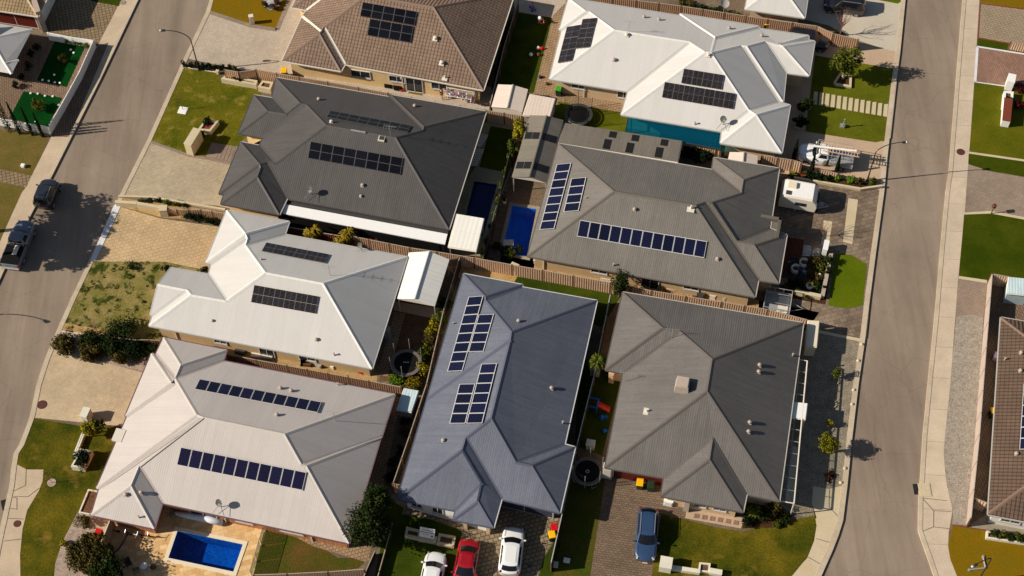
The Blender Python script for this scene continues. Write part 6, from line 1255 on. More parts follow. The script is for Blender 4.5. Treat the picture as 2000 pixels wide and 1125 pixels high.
def pot(px, r, h, mat, label, plant=None, z0=LOT, seed=5, name='plant_pot', cat='pot'):
    c = G(*px, z0); root = empty(name, c, 0, label, cat); m = MB(); m.lathe((0, 0, 0), [(r*.7, 0), (r, h), (r*.86, h), (r*.8, h-.06)], 18); m.build('pot', M[mat], root, smooth=False)
    if plant:
        rnd = random.Random(seed); q = MB()
        for k in range(22):
            a = 6.283*k/22+rnd.uniform(-.1, .1); L = r*rnd.uniform(1.1, 1.9); e = rnd.uniform(.3, 1.2); d = Vector((math.cos(a)*math.cos(e), math.sin(a)*math.cos(e), math.sin(e))); s = Vector((-math.sin(a), math.cos(a), 0))*.05; b0 = Vector((0, 0, h-.03)); q.add([b0-s, b0+s, b0+d*L], [(0, 1, 2)])
        q.build('plant', M[plant], root)
pot((1580.5, 562), .34, .4, 'white', 'white bowl with a yellow agave in the courtyard garden', 'lf_yellow'); pot((985, 396), .24, .45, 'offwhite', 'white pot beside the path of the small blue pool', 'lf_deep'); pot((228, 1113), .3, .5, 'dark', 'dark empty pot beside the pool yard chairs'); pot((1569, 343), .32, .35, 'brickred', 'red rimmed pot beside the caravan', 'lf_mid'); pot((1547, 343), .3, .3, 'dark', 'dark square pot with a pale plant beside the caravan', 'lf_yellow')
for px, lb in [((1603, 520), 'upper white ball ornament in the courtyard garden'), ((1600, 541), 'lower white ball ornament on a white plinth in the courtyard garden')]:
    c = G(*px, LOT); m = MB(); m.lathe((0, 0, .3), [(.02, -.22), (.14, -.17), (.22, 0), (.14, .17), (.02, .22)], 14); m.box((0, 0, .05), (.55, .6, .1)); o = m.build('ball_ornament', M['offwhite'], None, True); o.location = c; tag(o, lb, 'ornament')
for i, (px, lb) in enumerate([((1569, 518), 'upper round white garden seat on the dark rug'), ((1553, 530), 'lower round white garden seat on the dark rug')]):
    c = G(*px, LOT); root = empty('tub_chair', c, R(30), lb, 'chair', 'round garden seats'); m = MB(); nn = 20; vs = []; fs = []
    for j in range(nn+1):
        a = 6.283*.72*j/nn; 
        for r_, z in ((.34, 0), (.42, .3), (.42, .62), (.33, .62), (.3, .35)): vs.append((r_*math.cos(a), r_*math.sin(a), z))
    for j in range(nn):
        for k in range(4): fs.append((j*5+k, j*5+5+k, j*5+6+k, j*5+1+k))
    m.add(vs, fs); m.build('shell', M['cream'], root); m = MB(); m.lathe((0, 0, 0), [(.3, .05), (.31, .34), (.2, .38)], 16); m.build('cushion', M['dark'], root)
gd = 'plants in the lamp post garden bed'
for i, (x, y, r, mt) in enumerate([(1601, 346, .5, 'lf_deep'), (1614, 349, .5, 'lf_dark'), (1637, 347, .5, 'lf_bright'), (1663, 351, .5, 'lf_bright'), (1680, 355, .45, 'lf_olive'), (1704, 352, .6, 'lf_mid'), (1584, 343, .5, 'lf_deep')]):
    shrub((x, y), r, .7, ['dark plant behind the caravan front corner', 'second dark plant behind the caravan', 'left bright green plant in the lamp bed', 'middle bright green plant in the lamp bed', 'olive plant left of the lamp foot', 'green plant at the foot of the right street lamp', 'dark plant above the caravan roof'][i], mt, 140+i, gd, n=8, per=55, size=.09)
for i, (x, y) in enumerate([(1943, 1040), (1955, 1043), (1972, 1047), (1988, 1050), (2000, 1052)]): shrub((x, y), .45, .7, ['first green shrub in the long white planter', 'second green shrub in the long white planter', 'third green shrub in the long white planter', 'fourth green shrub in the long white planter', 'last green shrub at the edge in the long white planter'][i], 'lf_mid' if i % 2 else 'lf_dark', 150+i, 'shrubs in the long white planter', n=8, per=60, size=.08, z0=.4)
shrub((1992, 172), .65, .8, 'upper dark red shrub at the right edge', 'lf_red', 160, n=12, per=80); shrub((1991, 204), .65, .8, 'lower dark red shrub at the right edge', 'lf_red', 161, n=12, per=80); shrub((1971, 192), .35, .4, 'green plant inside the white square planter', 'lf_dark', 162, z0=.6)
for i, (x, y) in enumerate([(517, 8), (535, 12), (541, 2)]): shrub((x, y), .5, .8, ['left red brown shrub at the top edge', 'middle red brown shrub at the top edge', 'right red brown shrub at the top edge'][i], 'lf_brown', 165+i, 'red brown shrubs in the white pebble patch', n=8, per=60, size=.08)
sheet('pebble_patch', [(516, -10), (556, -10), (544, 12), (528, 20), (514, 12)], M['pebble_white'], 6)
for i, (x, y) in enumerate([(457, 152), (469, 155)]): shrub((x, y), .35, .4, ['left green plant in the long stone planter', 'right green plant in the long stone planter'][i], 'lf_dark', 170+i, 'plants in the long stone planter', n=6, per=50, size=.06, z0=.65)
shrub((404, 236), .5, .6, 'dark green plant in the planter with red soil', 'lf_deep', 173, z0=.6, n=8, per=60); shrub((391, 262), .5, .7, 'round dark agave beside the limestone letterbox wall', 'lf_deep', 174, z0=.4, n=8, per=60, blade=1.8)
for i, (x, y) in enumerate([(790, 845), (782, 880), (768, 905), (775, 925), (790, 820), (760, 930)]): shrub((x, y), .6, .9, ['rust coloured shrub below the small pale metal shed', 'dark shrub halfway down the side yard of the beige house', 'green shrub in the side yard of the beige house', 'lower dark shrub in the side yard of the beige house', 'reddish shrub nearest the small pale metal shed', 'dark shrub above the two dark trees'][i], ['lf_brown', 'lf_deep', 'lf_dark', 'lf_deep', 'lf_red', 'lf_deep'][i], 180+i, 'side yard shrubs of the beige house', n=7, per=55, size=.09)
for i, (x, y) in enumerate([(1345, 292), (1362, 296), (1380, 300), (1372, 306)]): shrub((x, y), .9, 1.4, ['dark shrub at the right end of the skylight patio', 'second dark shrub below the teal patio', 'third dark shrub below the teal patio', 'dark palm-like shrub against the stone grey roof'][i], 'lf_deep', 190+i, 'dark shrubs below the teal patio', n=10, per=70, size=.12, blade=1.5)
for i, (x, y) in enumerate([(1012, 485), (1000, 492), (984, 488), (970, 478), (975, 385), (993, 495)]): shrub((x, y), .5, .8, ['green plant at the lower end of the small blue pool', 'second green plant at the pool pump', 'third green plant near the fence corner', 'fourth green plant near the fence corner', 'purple brown plant under the grey patio gable', 'yellow green plant by the long fence below the pool'][i], ['lf_dark', 'lf_mid', 'lf_dark', 'lf_dark', 'lf_brown', 'lf_mid'][i], 200+i, 'plants round the small blue pool', n=8, per=55, size=.09)
for i in range(9):
    t = i/8; shrub((1000-57*t, 282+215*t), .28, 1.7, 'green vine climbing the fence between the two side pools', 'lf_mid', 210+i, 'vine plants on the fence between the two side pools', n=7, per=45, size=.08)
for i, (x, y) in enumerate([(1351, 12), (1369, 15), (1388, 19), (1405, 20), (1437, 28), (1335, 5)]): shrub((x, y), .7, 1., ['olive shrub behind the top fence, left of the dish', 'dark shrub behind the top fence, left of the dish', 'green shrub behind the top fence, just left of the dish', 'dark shrub behind the fence beside the dish', 'green shrub right of the fence dish', 'leftmost shrub behind the top fence'][i], ['lf_olive', 'lf_dark', 'lf_mid', 'lf_dark', 'lf_mid', 'lf_olive'][i], 220+i, 'shrubs behind the top fence', n=9, per=60, size=.1)
for i, (x, y) in enumerate([(258, 520), (323, 524), (340, 532), (398, 528)]): shrub((x, y), .5, .6, ['dark weed clump on the dry lawn below the tan driveway', 'dark shrub at the top right of the dry lawn', 'second dark shrub at the top right of the dry lawn', 'green hedge plant beside the white roof corner'][i], 'lf_deep', 230+i, 'shrubs at the edge of the dry lawn', n=7, per=50, size=.07)
for i, (x, y) in enumerate([(1683, 673), (1676, 705), (1673, 732), (1667, 762), (1664, 790), (1650, 915), (1642, 943)]):
    c = G(x, y, LOT); m = MB(); m.lathe((0, 0, 0), [(.1, -.02), (.17, .03), (.13, .12), (.04, .16)], 7); o = m.build('rock', M['w_stone']); o.location = c; tag(o, 'small pale rock along the road edge of the dark gravel bed', 'rock', 'pale rocks edging the dark gravel')
shrub((1623, 925), .55, .22, 'sprawling red groundcover in the lower part of the dark gravel', 'lf_red', 240, n=10, per=30, size=.07); shrub((1618, 938), .35, .18, 'smaller red groundcover below the sprawling one', 'lf_red', 241, n=6, per=25, size=.06)
# weeds: too many to count
def weeds():
    rnd = random.Random(99); m = MB(); P = [(130, 625), (178, 515), (300, 515), (320, 560), (290, 640)]
    for _ in range(150):
        x, y = rnd.uniform(130, 310), rnd.uniform(513, 650)
        if x < 178-(y-515)*.42+6: continue
        near = (x-(178-(y-515)*.42)) < 18 or (y < 530 and x < 290) or (rnd.random() < .3)
        if not near: continue
        c = G(x, y, LOT+.03); s = rnd.uniform(.1, .35); leaves(m, c, (s, s, .08), int(20+s*60), .07, rnd)
    tag(m.build('weeds', M['lf_mid']), 'scattered green weeds over the dry sandy lawn', 'weeds', None, 'stuff')
weeds()

# ------------------------------------------------------------------ vehicles
def wheel(root, x, y, r=.33, w=.22):
    t = MB(); n = 18; prof = [(r*.62, -w/2), (r, -w/2+.03), (r, w/2-.03), (r*.62, w/2)]; vs = []; fs = []
    for q, yy in prof:
        for j in range(n): a = 6.283*j/n; vs.append((x+q*math.cos(a), y+yy, r+q*math.sin(a)))
    for i in range(3):
        for j in range(n): fs.append((i*n+j, i*n+(j+1) % n, (i+1)*n+(j+1) % n, (i+1)*n+j))
    fs += [tuple(range(n)), tuple(range(3*n, 4*n))]; t.add(vs, fs); o = t.build('wheel', M['rubber'], root)
    s = 1 if y > 0 else -1; h = MB()
    yo = y+s*(w/2+.008); c = (x, yo, r)
    for k in range(5):
        a = 6.283*k/5; h.box((x+math.cos(a)*r*.3, yo, r+math.sin(a)*r*.3), (r*.56, .02, r*.18), 0, tilt=('Y', -a))
    nn = 16; vs = []
    for q in (r*.6, r*.5):
        for j in range(nn): a = 6.283*j/nn; vs.append((x+q*math.cos(a), yo, r+q*math.sin(a)))
    h.add(vs, [(j, (j+1) % nn, nn+(j+1) % nn, nn+j) for j in range(nn)]); h.build('rim', M['silver'], o)
STY = dict(
 hatch=dict(body=[(0, .50), (.03, .60), (.10, .66), (.20, .70), (.27, .74), (.6, .77), (.85, .78), (.95, .76), (1, .60)], cab=(.24, .985, .40, .86), top=1.),
 wagon=dict(body=[(0, .46), (.03, .56), (.10, .62), (.22, .66), (.30, .68), (.6, .70), (.85, .71), (.95, .68), (1, .52)], cab=(.27, .97, .42, .85), top=1.),
 sedan=dict(body=[(0, .48), (.03, .58), (.10, .64), (.22, .69), (.29, .71), (.6, .73), (.85, .74), (.96, .72), (1, .55)], cab=(.27, .86, .41, .70), top=1.),
 suv=dict(body=[(0, .46), (.02, .58), (.08, .63), (.2, .66), (.27, .68), (.6, .69), (.88, .69), (.97, .64), (1, .48)], cab=(.25, .975, .38, .90), top=1.),
 ute=dict(body=[(0, .50), (.02, .60), (.08, .63), (.2, .66), (.27, .68), (.5, .69), (.56, .69)], cab=(.25, .60, .36, .56), top=1.))
def car(front, rear, z, W, Hh, paint, style, label, roofrack=False, length=None, trim=None):
    f, b = G(*front, z), G(*rear, z); d = (b-f); d.z = 0; L = length or d.length; c = (f+b)/2; c.z = 0
    if length: c = f+d.normalized()*length/2; c.z = 0
    root = empty('parked_car' if style != 'ute' else 'utility_vehicle', c, math.atan2(d.y, d.x), label, 'car' if style != 'ute' else 'ute', 'parked vehicles'); S = STY[style]; base = 0.
    X = lambda t: -L/2+t*L
    ts = [0, .015, .05, .1, .18, .27, .4, .55, .7, .82, .9, .95, .985, 1.] if style != 'ute' else [0, .015, .05, .1, .18, .27, .36, .46, .56]
    B = S['body']
    def hb(t):
        for (a, p), (c_, q) in zip(B, B[1:]):
            if a <= t <= c_: return (p+(q-p)*(t-a)/(c_-a))*Hh
        return B[-1][1]*Hh
    def hw(t):
        e = 1.
        if t < .16: e = 1-.26*((.16-t)/.16)**2.2
        if t > .90 and style != 'ute': e = 1-.26*((t-.90)/.10)**2.2
        return W/2*e
    m = MB(); vs = []; K = 11
    for t in ts:
        w, h = hw(t), hb(t); lo = .2 if .04 < t < .96 else .28
        half = [(w*.93, lo), (w*1.0, lo+.18), (w*.995, h*.78), (w*.955, h*.93), (w*.80, h*.99)]
        pr = half+[(0, h+.03)]+[(-a, b_) for a, b_ in half[::-1]]
        bow = .30*max(0, 1-t/.2)-(.24*max(0, 1-(1-t)/.16) if style != 'ute' else 0); vs += [(X(t)+bow*(abs(a)/(W/2))**2.2, a, b_) for a, b_ in pr]
    n = len(ts); fs = []
    for i in range(n-1):
        for k in range(K-1): fs.append((i*K+k, (i+1)*K+k, (i+1)*K+k+1, i*K+k+1))
        fs.append((i*K+K-1, (i+1)*K+K-1, (i+1)*K, i*K))
    fs.append(tuple(range(K))); fs.append(tuple(range((n-1)*K, n*K))[::-1]); m.add(vs, fs); m.build('body', M[paint], root, smooth=True, subsurf=1)
    # bonnet and boot shut lines
    s = MB(); t0 = S['cab'][0]
    for yy in (-1, 1): s.tube([(X(.03), yy*W*.31, hb(.03)+.02), (X(.12), yy*W*.36, hb(.12)+.012), (X(t0), yy*W*.37, hb(t0)+.012)], .012, 4)
    s.build('bonnet_edge', M['dark'], root)
    # cabin
    x0, x1, a0, a1 = [X(q) for q in S['cab']]; wb, wt = W/2*.90, W/2*.70; zb, zb2, zt = hb(S['cab'][0])-.02, hb(min(S['cab'][1], B[-1][0]))-.02, Hh
    ys = (-1, -.6, 0, .6, 1); fr = [(x0+.2*y*y, y*wb*.93, zb) for y in ys]; ft = [(a0+.1*y*y, y*wt*.95, zt-.05) for y in ys]
    rb = [(x1-.16*y*y, y*wb*.88, zb2) for y in ys]; rt = [(a1-.08*y*y, y*wt*.92, zt-.08) for y in ys]
    bot = fr[:1]+[(x0+.5, -wb, zb), (x1-.3, -wb, zb2)]+rb+[(x1-.3, wb, zb2), (x0+.5, wb, zb)]+fr[:0:-1]
    top = ft[:1]+[(a0+.25, -wt, zt-.04), (a1-.2, -wt, zt-.06)]+rt+[(a1-.2, wt, zt-.06), (a0+.25, wt, zt-.04)]+ft[:0:-1]
    nb = len(bot); cx_ = (a0+a1)/2; mid = [(cx_+(p[0]-cx_)*.72, p[1]*.66, zt) for p in top]
    cm = MB(); cm.add(bot+top+mid, [(i, (i+1) % nb, nb+(i+1) % nb, nb+i) for i in range(nb)]+[(nb+i, nb+(i+1) % nb, 2*nb+(i+1) % nb, 2*nb+i) for i in range(nb)]+[tuple(range(2*nb, 3*nb))])
    cm.build('cabin', M[paint], root, smooth=False, bevel=.02)
    def strip_glass(nm, lo, hi, v0, v1, u0, sx, off=.02):
        P = []; K_ = 8
        for v in (v0, v1):
            for k in range(K_+1):
                u = u0+(1-2*u0)*k/K_; q = u*4; i = min(3, int(q)); f_ = q-i; l_ = Vector(lo[i])*(1-f_)+Vector(lo[i+1])*f_; h_ = Vector(hi[i])*(1-f_)+Vector(hi[i+1])*f_; p = l_*(1-v)+h_*v; P.append(p+Vector((sx*off*.7, 0, off*.8)))
        g = MB(); g.add(P+[p-Vector((sx*.02, 0, .02)) for p in P], [(k, k+1, K_+2+k, K_+1+k) for k in range(K_)]); g.build(nm, M['carglass'], root, True)
    def glass(nm, q, u0, u1, v0, v1, off=.022):
        q = [Vector(p) for p in q]; F2 = lambda u, v: (q[0]*(1-u)+q[1]*u)*(1-v)+(q[3]*(1-u)+q[2]*u)*v
        P = [F2(u0, v0), F2(u1, v0), F2(u1, v1), F2(u0, v1)]; nr = (P[1]-P[0]).cross(P[3]-P[0]).normalized(); cc = Vector(((x0+x1)/2, 0, zb)); nr = nr if nr.dot(P[0]-cc) > 0 else -nr
        g = MB(); g.add([p+nr*off for p in P]+[p+nr*(off-.03) for p in P], [(0, 1, 2, 3), (0, 1, 5, 4), (1, 2, 6, 5), (2, 3, 7, 6), (3, 0, 4, 7)]); g.build(nm, M['carglass'], root)
    strip_glass('windscreen', fr, ft, .05, .97, .04, -1)
    strip_glass('rear_window', rb, rt, .3 if style in ('suv', 'hatch', 'wagon') else .1, .93, .05, 1)
    for i0, i1 in ((1, 2), (9, 8)):
        glass('side_window', [bot[i0], bot[i1], top[i1], top[i0]], .09, .47, .22, .9); glass('side_window', [bot[i0], bot[i1], top[i1], top[i0]], .5, .93, .22, .9)
    xs = (X(.19), X(.80)); 
    for xx in xs:
        for yy in (-1, 1): wheel(root, xx, yy*(W/2-.1), .34 if style in ('suv', 'ute') else .31)
    for yy in (-1, 1):
        g = MB(); g.box((X(0)+.34, yy*W*.335, hb(.06)*.93), (.34, .15, .1), yy*-.5); g.build('headlight', M['lamp_clear'], root, bevel=.02)
        g = MB(); g.box((x0+.28, yy*(W/2+.07), zb+.06), (.12, .2, .13), 0); g.build('wing_mirror', M[trim or paint], root, bevel=.02)
        if style != 'ute': g = MB(); g.box((X(1)-.24, yy*W*.375, hb(.93)*.86), (.2, .12, .2), yy*.6); g.build('tail_light', M['lamp_red'], root, bevel=.02)
    g = MB(); g.box((X(0)+.02, 0, .42), (.05, .42, .12)); g.build('number_plate', M['offwhite'], root)
    if roofrack:
        for yy in (-1, 1): g = MB(); g.tube([(a0+.2, yy*wt*.92, zt+.05), (a1-.15, yy*wt*.92, zt+.03)], .022, 6); g.build('roof_rail', M['silver'], root)
    return root, L, X

car((1259.5, 1098.5), (1267, 991.5), .6, 1.8, 1.45, 'c_blue', 'wagon', 'dark blue station wagon on the brown paved driveway', True)
car((854.5, 1078), (835, 1170), .6, 1.8, 1.45, 'c_white', 'hatch', 'white hatchback cut by the bottom edge left of the red car')
car((901, 1160), (919, 1054), .6, 1.8, 1.42, 'c_red', 'sedan', 'dark red car between the two white cars')
car((1005, 1030), (993.5, 1126), .6, 1.84, 1.5, 'c_white', 'hatch', 'white car parked right of the red car beside the yellow bin')
car((102, 351), (80, 406), .7, 1.84, 1.65, 'c_grey', 'suv', 'dark grey wagon parked astride the left kerb above the silver utility', True)
car((1607, 2), (1692, 13), .8, 1.9, 1.75, 'c_black', 'suv', 'black four wheel drive on the pale driveway at the top edge', True)
car((1621, 86), (1536, 71), .6, 1.85, 1.6, 'c_black', 'suv', 'black car half hidden under the porch of the bright white house')
# silver utility with tonneau cover
r, L, X = car((54, 432), (18, 521), .7, 1.88, 1.72, 'c_silver', 'ute', 'silver utility with a black tray cover parked on the left road')
m = MB(); m.box(((X(.56)+X(1))/2, 0, .74), (X(1)-X(.56), 1.86, .58)); m.build('tray', M['c_silver'], r, bevel=.05)
m = MB(); m.box(((X(.57)+X(.985))/2, 0, 1.05), (X(.985)-X(.57), 1.66, .06)); m.build('tray_cover', M['black'], r, bevel=.02)
m = MB(); m.tube([(X(.58), -.7, 1.05), (X(.58), -.7, 1.4), (X(.58), .7, 1.4), (X(.58), .7, 1.05)], .035, 8); m.build('sports_bar', M['steel'], r)
m = MB(); m.box((X(1)+.05, 0, .5), (.14, 1.8, .16)); m.build('bumper', M['steel'], r, bevel=.03)
for s in (-1, 1): m = MB(); m.box((X(1)+.01, s*.84, .85), (.05, .14, .34)); m.build('tail_light', M['lamp_red'], r)
q = MB(); q.box((0, 0, .06), (1.9, .42, .07), top=(.5, .4)); q.box((.5, 0, .1), (.5, .26, .08)); o = q.build('ladder_board', M['offwhite']); o.location = G(34, 481, 1.1); o.rotation_euler.z = r.rotation_euler.z; tag(o, 'white board lying on the black tray cover of the silver utility', 'board')
# white utility with an aluminium canopy tray and ladders
r, L, X = car((1557.5, 295), (1667, 315), .7, 1.88, 1.75, 'c_white', 'ute', 'white utility with a ladder rack on the driveway beside the cypresses')
m = MB(); m.box(((X(.58)+X(1))/2, 0, .9), (X(1)-X(.58), 1.9, .5)); m.build('tray', M['steel'], r, bevel=.02)
m = MB(); m.box(((X(.58)+X(1))/2, -.0, 1.16), (X(1)-X(.58)-.1, 1.75, .04)); m.build('tray_lid', M['silver'], r)
m = MB()
for xx in (X(.33), X(.6), X(.95)):
    m.tube([(xx, -.8, 1.1 if xx > X(.5) else 1.7), (xx, -.8, 1.95), (xx, .8, 1.95), (xx, .8, 1.1 if xx > X(.5) else 1.7)], .03, 6)
for s in (-.8, .8): m.tube([(X(.33), s, 1.95), (X(.95), s, 1.95)], .03, 6)
m.build('rack', M['steel'], r)
def ladder(px, ang, z, label, L_=3.4, w=.42):
    c = G(*px, z); root = empty('ladder', c, ang, label, 'ladder', 'ladders on the white utility'); m = MB()
    for s in (-1, 1): m.box((0, s*w/2, 0), (L_, .05, .09))
    m.build('side_rail', M['fence'], root); m = MB()
    for k in range(int(L_/.28)): m.box((-L_/2+.14+k*.28, 0, 0), (.05, w, .04))
    m.build('rung', M['fence'], root)
ra = r.rotation_euler.z
ladder((1638, 287), ra, 2.05, 'upper ladder on the rack of the white utility'); ladder((1643, 297), ra, 2.04, 'lower ladder on the rack of the white utility')
p = G(1589, 285, 2.05); q_ = G(1673, 295, 2.05); m = MB(); m.tube([p-p, q_-p], .11, 10); o = m.build('conduit_tube', M['white']); o.location = p; tag(o, 'long white tube on the rack of the white utility', 'tube')
# caravan
def caravan():
    P = [G(*p, 2.12) for p in ((1531, 350), (1594.5, 359.6), (1589.5, 393.7), (1527, 381))]; c = sum(P, Vector())/4; d = (P[1]-P[0]+P[2]-P[3]).normalized(); L = ((P[1]-P[0]).length+(P[2]-P[3]).length)/2; W = ((P[3]-P[0]).length+(P[2]-P[1]).length)/2
    root = empty('caravan', (c.x, c.y, 0), math.atan2(d.y, d.x), 'white caravan with a roof air conditioner on the mixed paving', 'caravan'); hl = L/2; b = MB()
    prof = [(-hl-.12, .5), (-hl-.12, 1.7), (-hl+.05, 2.07), (-hl+.3, 2.15), (hl-.1, 2.13), (hl+.28, 1.7), (hl+.42, 1.2), (hl+.3, .5)]
    n = len(prof); b.add([(x, -W/2-.08, z) for x, z in prof]+[(x, W/2+.08, z) for x, z in prof], [tuple(range(n)), tuple(range(n, 2*n))[::-1]]+[(i, n+i, n+(i+1) % n, (i+1) % n) for i in range(n)]); b.build('body', M['offwhite'], root, bevel=.06)
    b = MB(); b.box((0, 0, 2.18), (L*.93, W*.9, .05)); b.build('roof', M['white'], root, bevel=.02)
    b = MB(); b.box((-hl*.45, .32, 2.3), (.95, .7, .24), top=(.85, .85)); b.build('air_conditioner', M['cream'], root, bevel=.03)
    b = MB(); b.box((-hl*.6, -W*.3, 2.23), (.45, .42, .1)); b.build('roof_hatch', M['dark'], root)
    b = MB(); b.box((hl*.25, -W/2-.1, 1.4), (1., .03, .42)); b.build('window', M['winglass'], root); b = MB(); b.box((hl+.38, 0, 1.5), (.03, W*.7, .45), 0, tilt=('Y', -.35)); b.build('window', M['winglass'], root)
    for s in (-1, 1): wheel(root, 0, s*(W/2-.05), .33)
    b = MB(); b.tube([(hl+.2, -.6, .5), (hl+1.5, 0, .5), (hl+.2, .6, .5)], .05, 6); b.tube([(hl+1.3, 0, .5), (hl+1.3, 0, .05)], .04, 6); b.box((hl+.75, 0, .5), (.5, .4, .3)); b.build('drawbar', M['steel'], root)
    b = MB(); b.box((hl+.47, 0, .78), (.1, W, .5)); b.build('stone_guard', M['black'], root)
caravan()
# cage trailer
def trailer():
    P = [G(*p, 1.35) for p in ((1498.5, 559.5), (1550.5, 568), (1541, 607.5), (1491.5, 598))]; c = sum(P, Vector())/4; d = (P[1]-P[0]+P[2]-P[3]).normalized(); L = ((P[1]-P[0]).length+(P[2]-P[3]).length)/2; W = ((P[3]-P[0]).length+(P[2]-P[1]).length)/2
    root = empty('cage_trailer', (c.x, c.y, 0), math.atan2(d.y, d.x), 'steel cage trailer behind the stone grey house', 'trailer'); m = MB(); h, w = L/2, W/2
    for z in (.75, 1.35): m.tube([(-h, -w, z), (h, -w, z), (h, w, z), (-h, w, z), (-h, -w, z)], .035, 6)
    for x in (-h, -h*.33, h*.33, h):
        for y in (-w, w): m.tube([(x, y, .4), (x, y, 1.35)], .025, 5)
    for y in (-w*.45, w*.45): m.tube([(-h, y, 1.35), (h, y, 1.35)], .03, 5)
    m.build('cage', M['steel'], root); m = MB(); m.box((0, 0, .45), (L, W, .05)); 
    for s in (-1, 1): m.box((0, s*w, .58), (L, .03, .3)); m.box((s*h, 0, .58), (.03, W-.04, .3))
    m.build('tray', M['steel'], root); m = MB(); m.box((h*.45, 0, .52), (.9, W*.8, .1)); m.build('board', M['offwhite'], root)
    for s in (-1, 1): wheel(root, 0, s*(w+.1), .3, .18)
    m = MB(); m.tube([(h, -.5, .4), (h+1.2, 0, .4), (h, .5, .4)], .04, 6); m.build('drawbar', M['steel'], root); m = MB(); m.box((.0, -w-.1, .72), (.9, .26, .04)); m.build('mudguard', M['steel'], root)
trailer()

# ------------------------------------------------------------------ bins, toys, yard things
def bin_(px, ang, lid, label, body='binbody'):
    c = G(*px, LOT); root = empty('wheelie_bin', c, ang, label, 'bin', 'wheelie bins'); m = MB(); m.box((0, 0, .5), (.48, .5, .9), 0, top=(1.18, 1.2)); m.build('body', M[body], root, bevel=.02)
    m = MB(); m.box((0, -.02, .99), (.58, .66, .07), 0, top=(.9, .9)); m.tube([(-.26, .34, .98), (.26, .34, .98)], .025, 6); m.build('lid', M[lid], root, bevel=.02)
    for s in (-1, 1): w = MB(); w.tube([(s*.22, .26, .1), (s*.3, .26, .1)], .1, 10); w.build('wheel', M['rubber'], root)
bin_((1249, 952), R(-10), 'yellow', 'yellow lidded bin in front of the dark red garage door'); bin_((1270, 956), R(-8), 'binbody', 'dark lidded bin right of the yellow one at the dark red garage')
bin_((1082.5, 1039), R(10), 'red', 'red lidded bin at the corner of the blue grey garage'); bin_((1078, 1053), R(10), 'yellow', 'yellow lidded bin just below the red lidded bin at the blue grey garage')
bin_((197, 1049), R(-20), 'red', 'red lidded bin outside the pool yard screen'); bin_((191, 1061), R(-20), 'yellow', 'yellow lidded bin outside the pool yard screen'); bin_((1938, 812), R(90), 'yellow', 'yellow lidded bin in the narrow shaded yard of the brown tiled house')
bin_((1091, 185), R(-14), 'green', 'green lidded bin against the wall of the bright white house'); bin_((1496, 57), 0, 'yellow', 'yellow lidded bin behind the fence at the top'); bin_((557, 150), 0, 'yellow', 'yellow lidded bin by the corner of the tan tiled house')
def trampoline(px, r, label, net, pole='steel', pad='cap_stone', posts=6, ph=1.75, badge=False):
    c = G(*px, .85); c.z = LOT; root = empty('trampoline', c, 0, label, 'trampoline', 'trampolines'); n = 36; z = .75
    m = MB(); m.lathe((0, 0, z), [(r*.8, -.01), (r*.8, .0)], n); m.build('mat', M['black'], root)
    m = MB(); vs = [(q*math.cos(6.283*j/n), q*math.sin(6.283*j/n), z+.03) for q in (r*.8, r) for j in range(n)]; m.add(vs, [(j, (j+1) % n, n+(j+1) % n, n+j) for j in range(n)]); m.build('pad', M[pad], root)
    m = MB(); ring = [(r*math.cos(6.283*j/n), r*math.sin(6.283*j/n), z) for j in range(n+1)]; m.tube(ring, .03, 6, cap=False)
    for k in range(4): a = 6.283*k/4+.4; m.tube([(r*.98*math.cos(a-.15), r*.98*math.sin(a-.15), z), (r*math.cos(a-.15), r*math.sin(a-.15), .03), (r*math.cos(a+.15), r*math.sin(a+.15), .03), (r*.98*math.cos(a+.15), r*.98*math.sin(a+.15), z)], .025, 6)
    m.build('frame', M['steel'], root)
    for k in range(posts): a = 6.283*k/posts+.3; m = MB(); m.tube([(r*1.03*math.cos(a), r*1.03*math.sin(a), .3), (r*1.05*math.cos(a), r*1.05*math.sin(a), z+ph)], .028, 6); m.build('net_post', M[pole], root)
    if net: m = MB(); vs = [(r*.97*math.cos(6.283*j/n), r*.97*math.sin(6.283*j/n), zz) for zz in (z, z+ph-.1) for j in range(n)]; m.add(vs, [(j, (j+1) % n, n+(j+1) % n, n+j) for j in range(n)]); m.build('net', M['mesh'], root)
    if badge:
        m = MB(); vs = [(q*math.cos(6.283*j/16), q*math.sin(6.283*j/16), z+.006) for q in (.11, .15) for j in range(16)]; m.add(vs, [(j, (j+1) % 16, 16+(j+1) % 16, 16+j) for j in range(16)]); m.build('ring_mark', M['offwhite'], root)
    return root, z
tr, tz = trampoline((793.5, 709), 1.32, 'round trampoline with a pale safety pad in the yard behind the white roof', False)
m = MB(); 
for k in range(5): m.box((-.2+.1*k, .06, tz+.006), (.06, .07 if k else .1, .004))
m.build('lettering', M['offwhite'], tr)
trampoline((1147.5, 921), 1.26, 'netted trampoline between the blue grey garage and the slate roof', True, pad='cap_stone', badge=True); trampoline((1130, 223), 1.3, 'dark netted trampoline beside the long skylight patio roof', True, pole='pole', pad='dark', posts=5, ph=1.9)
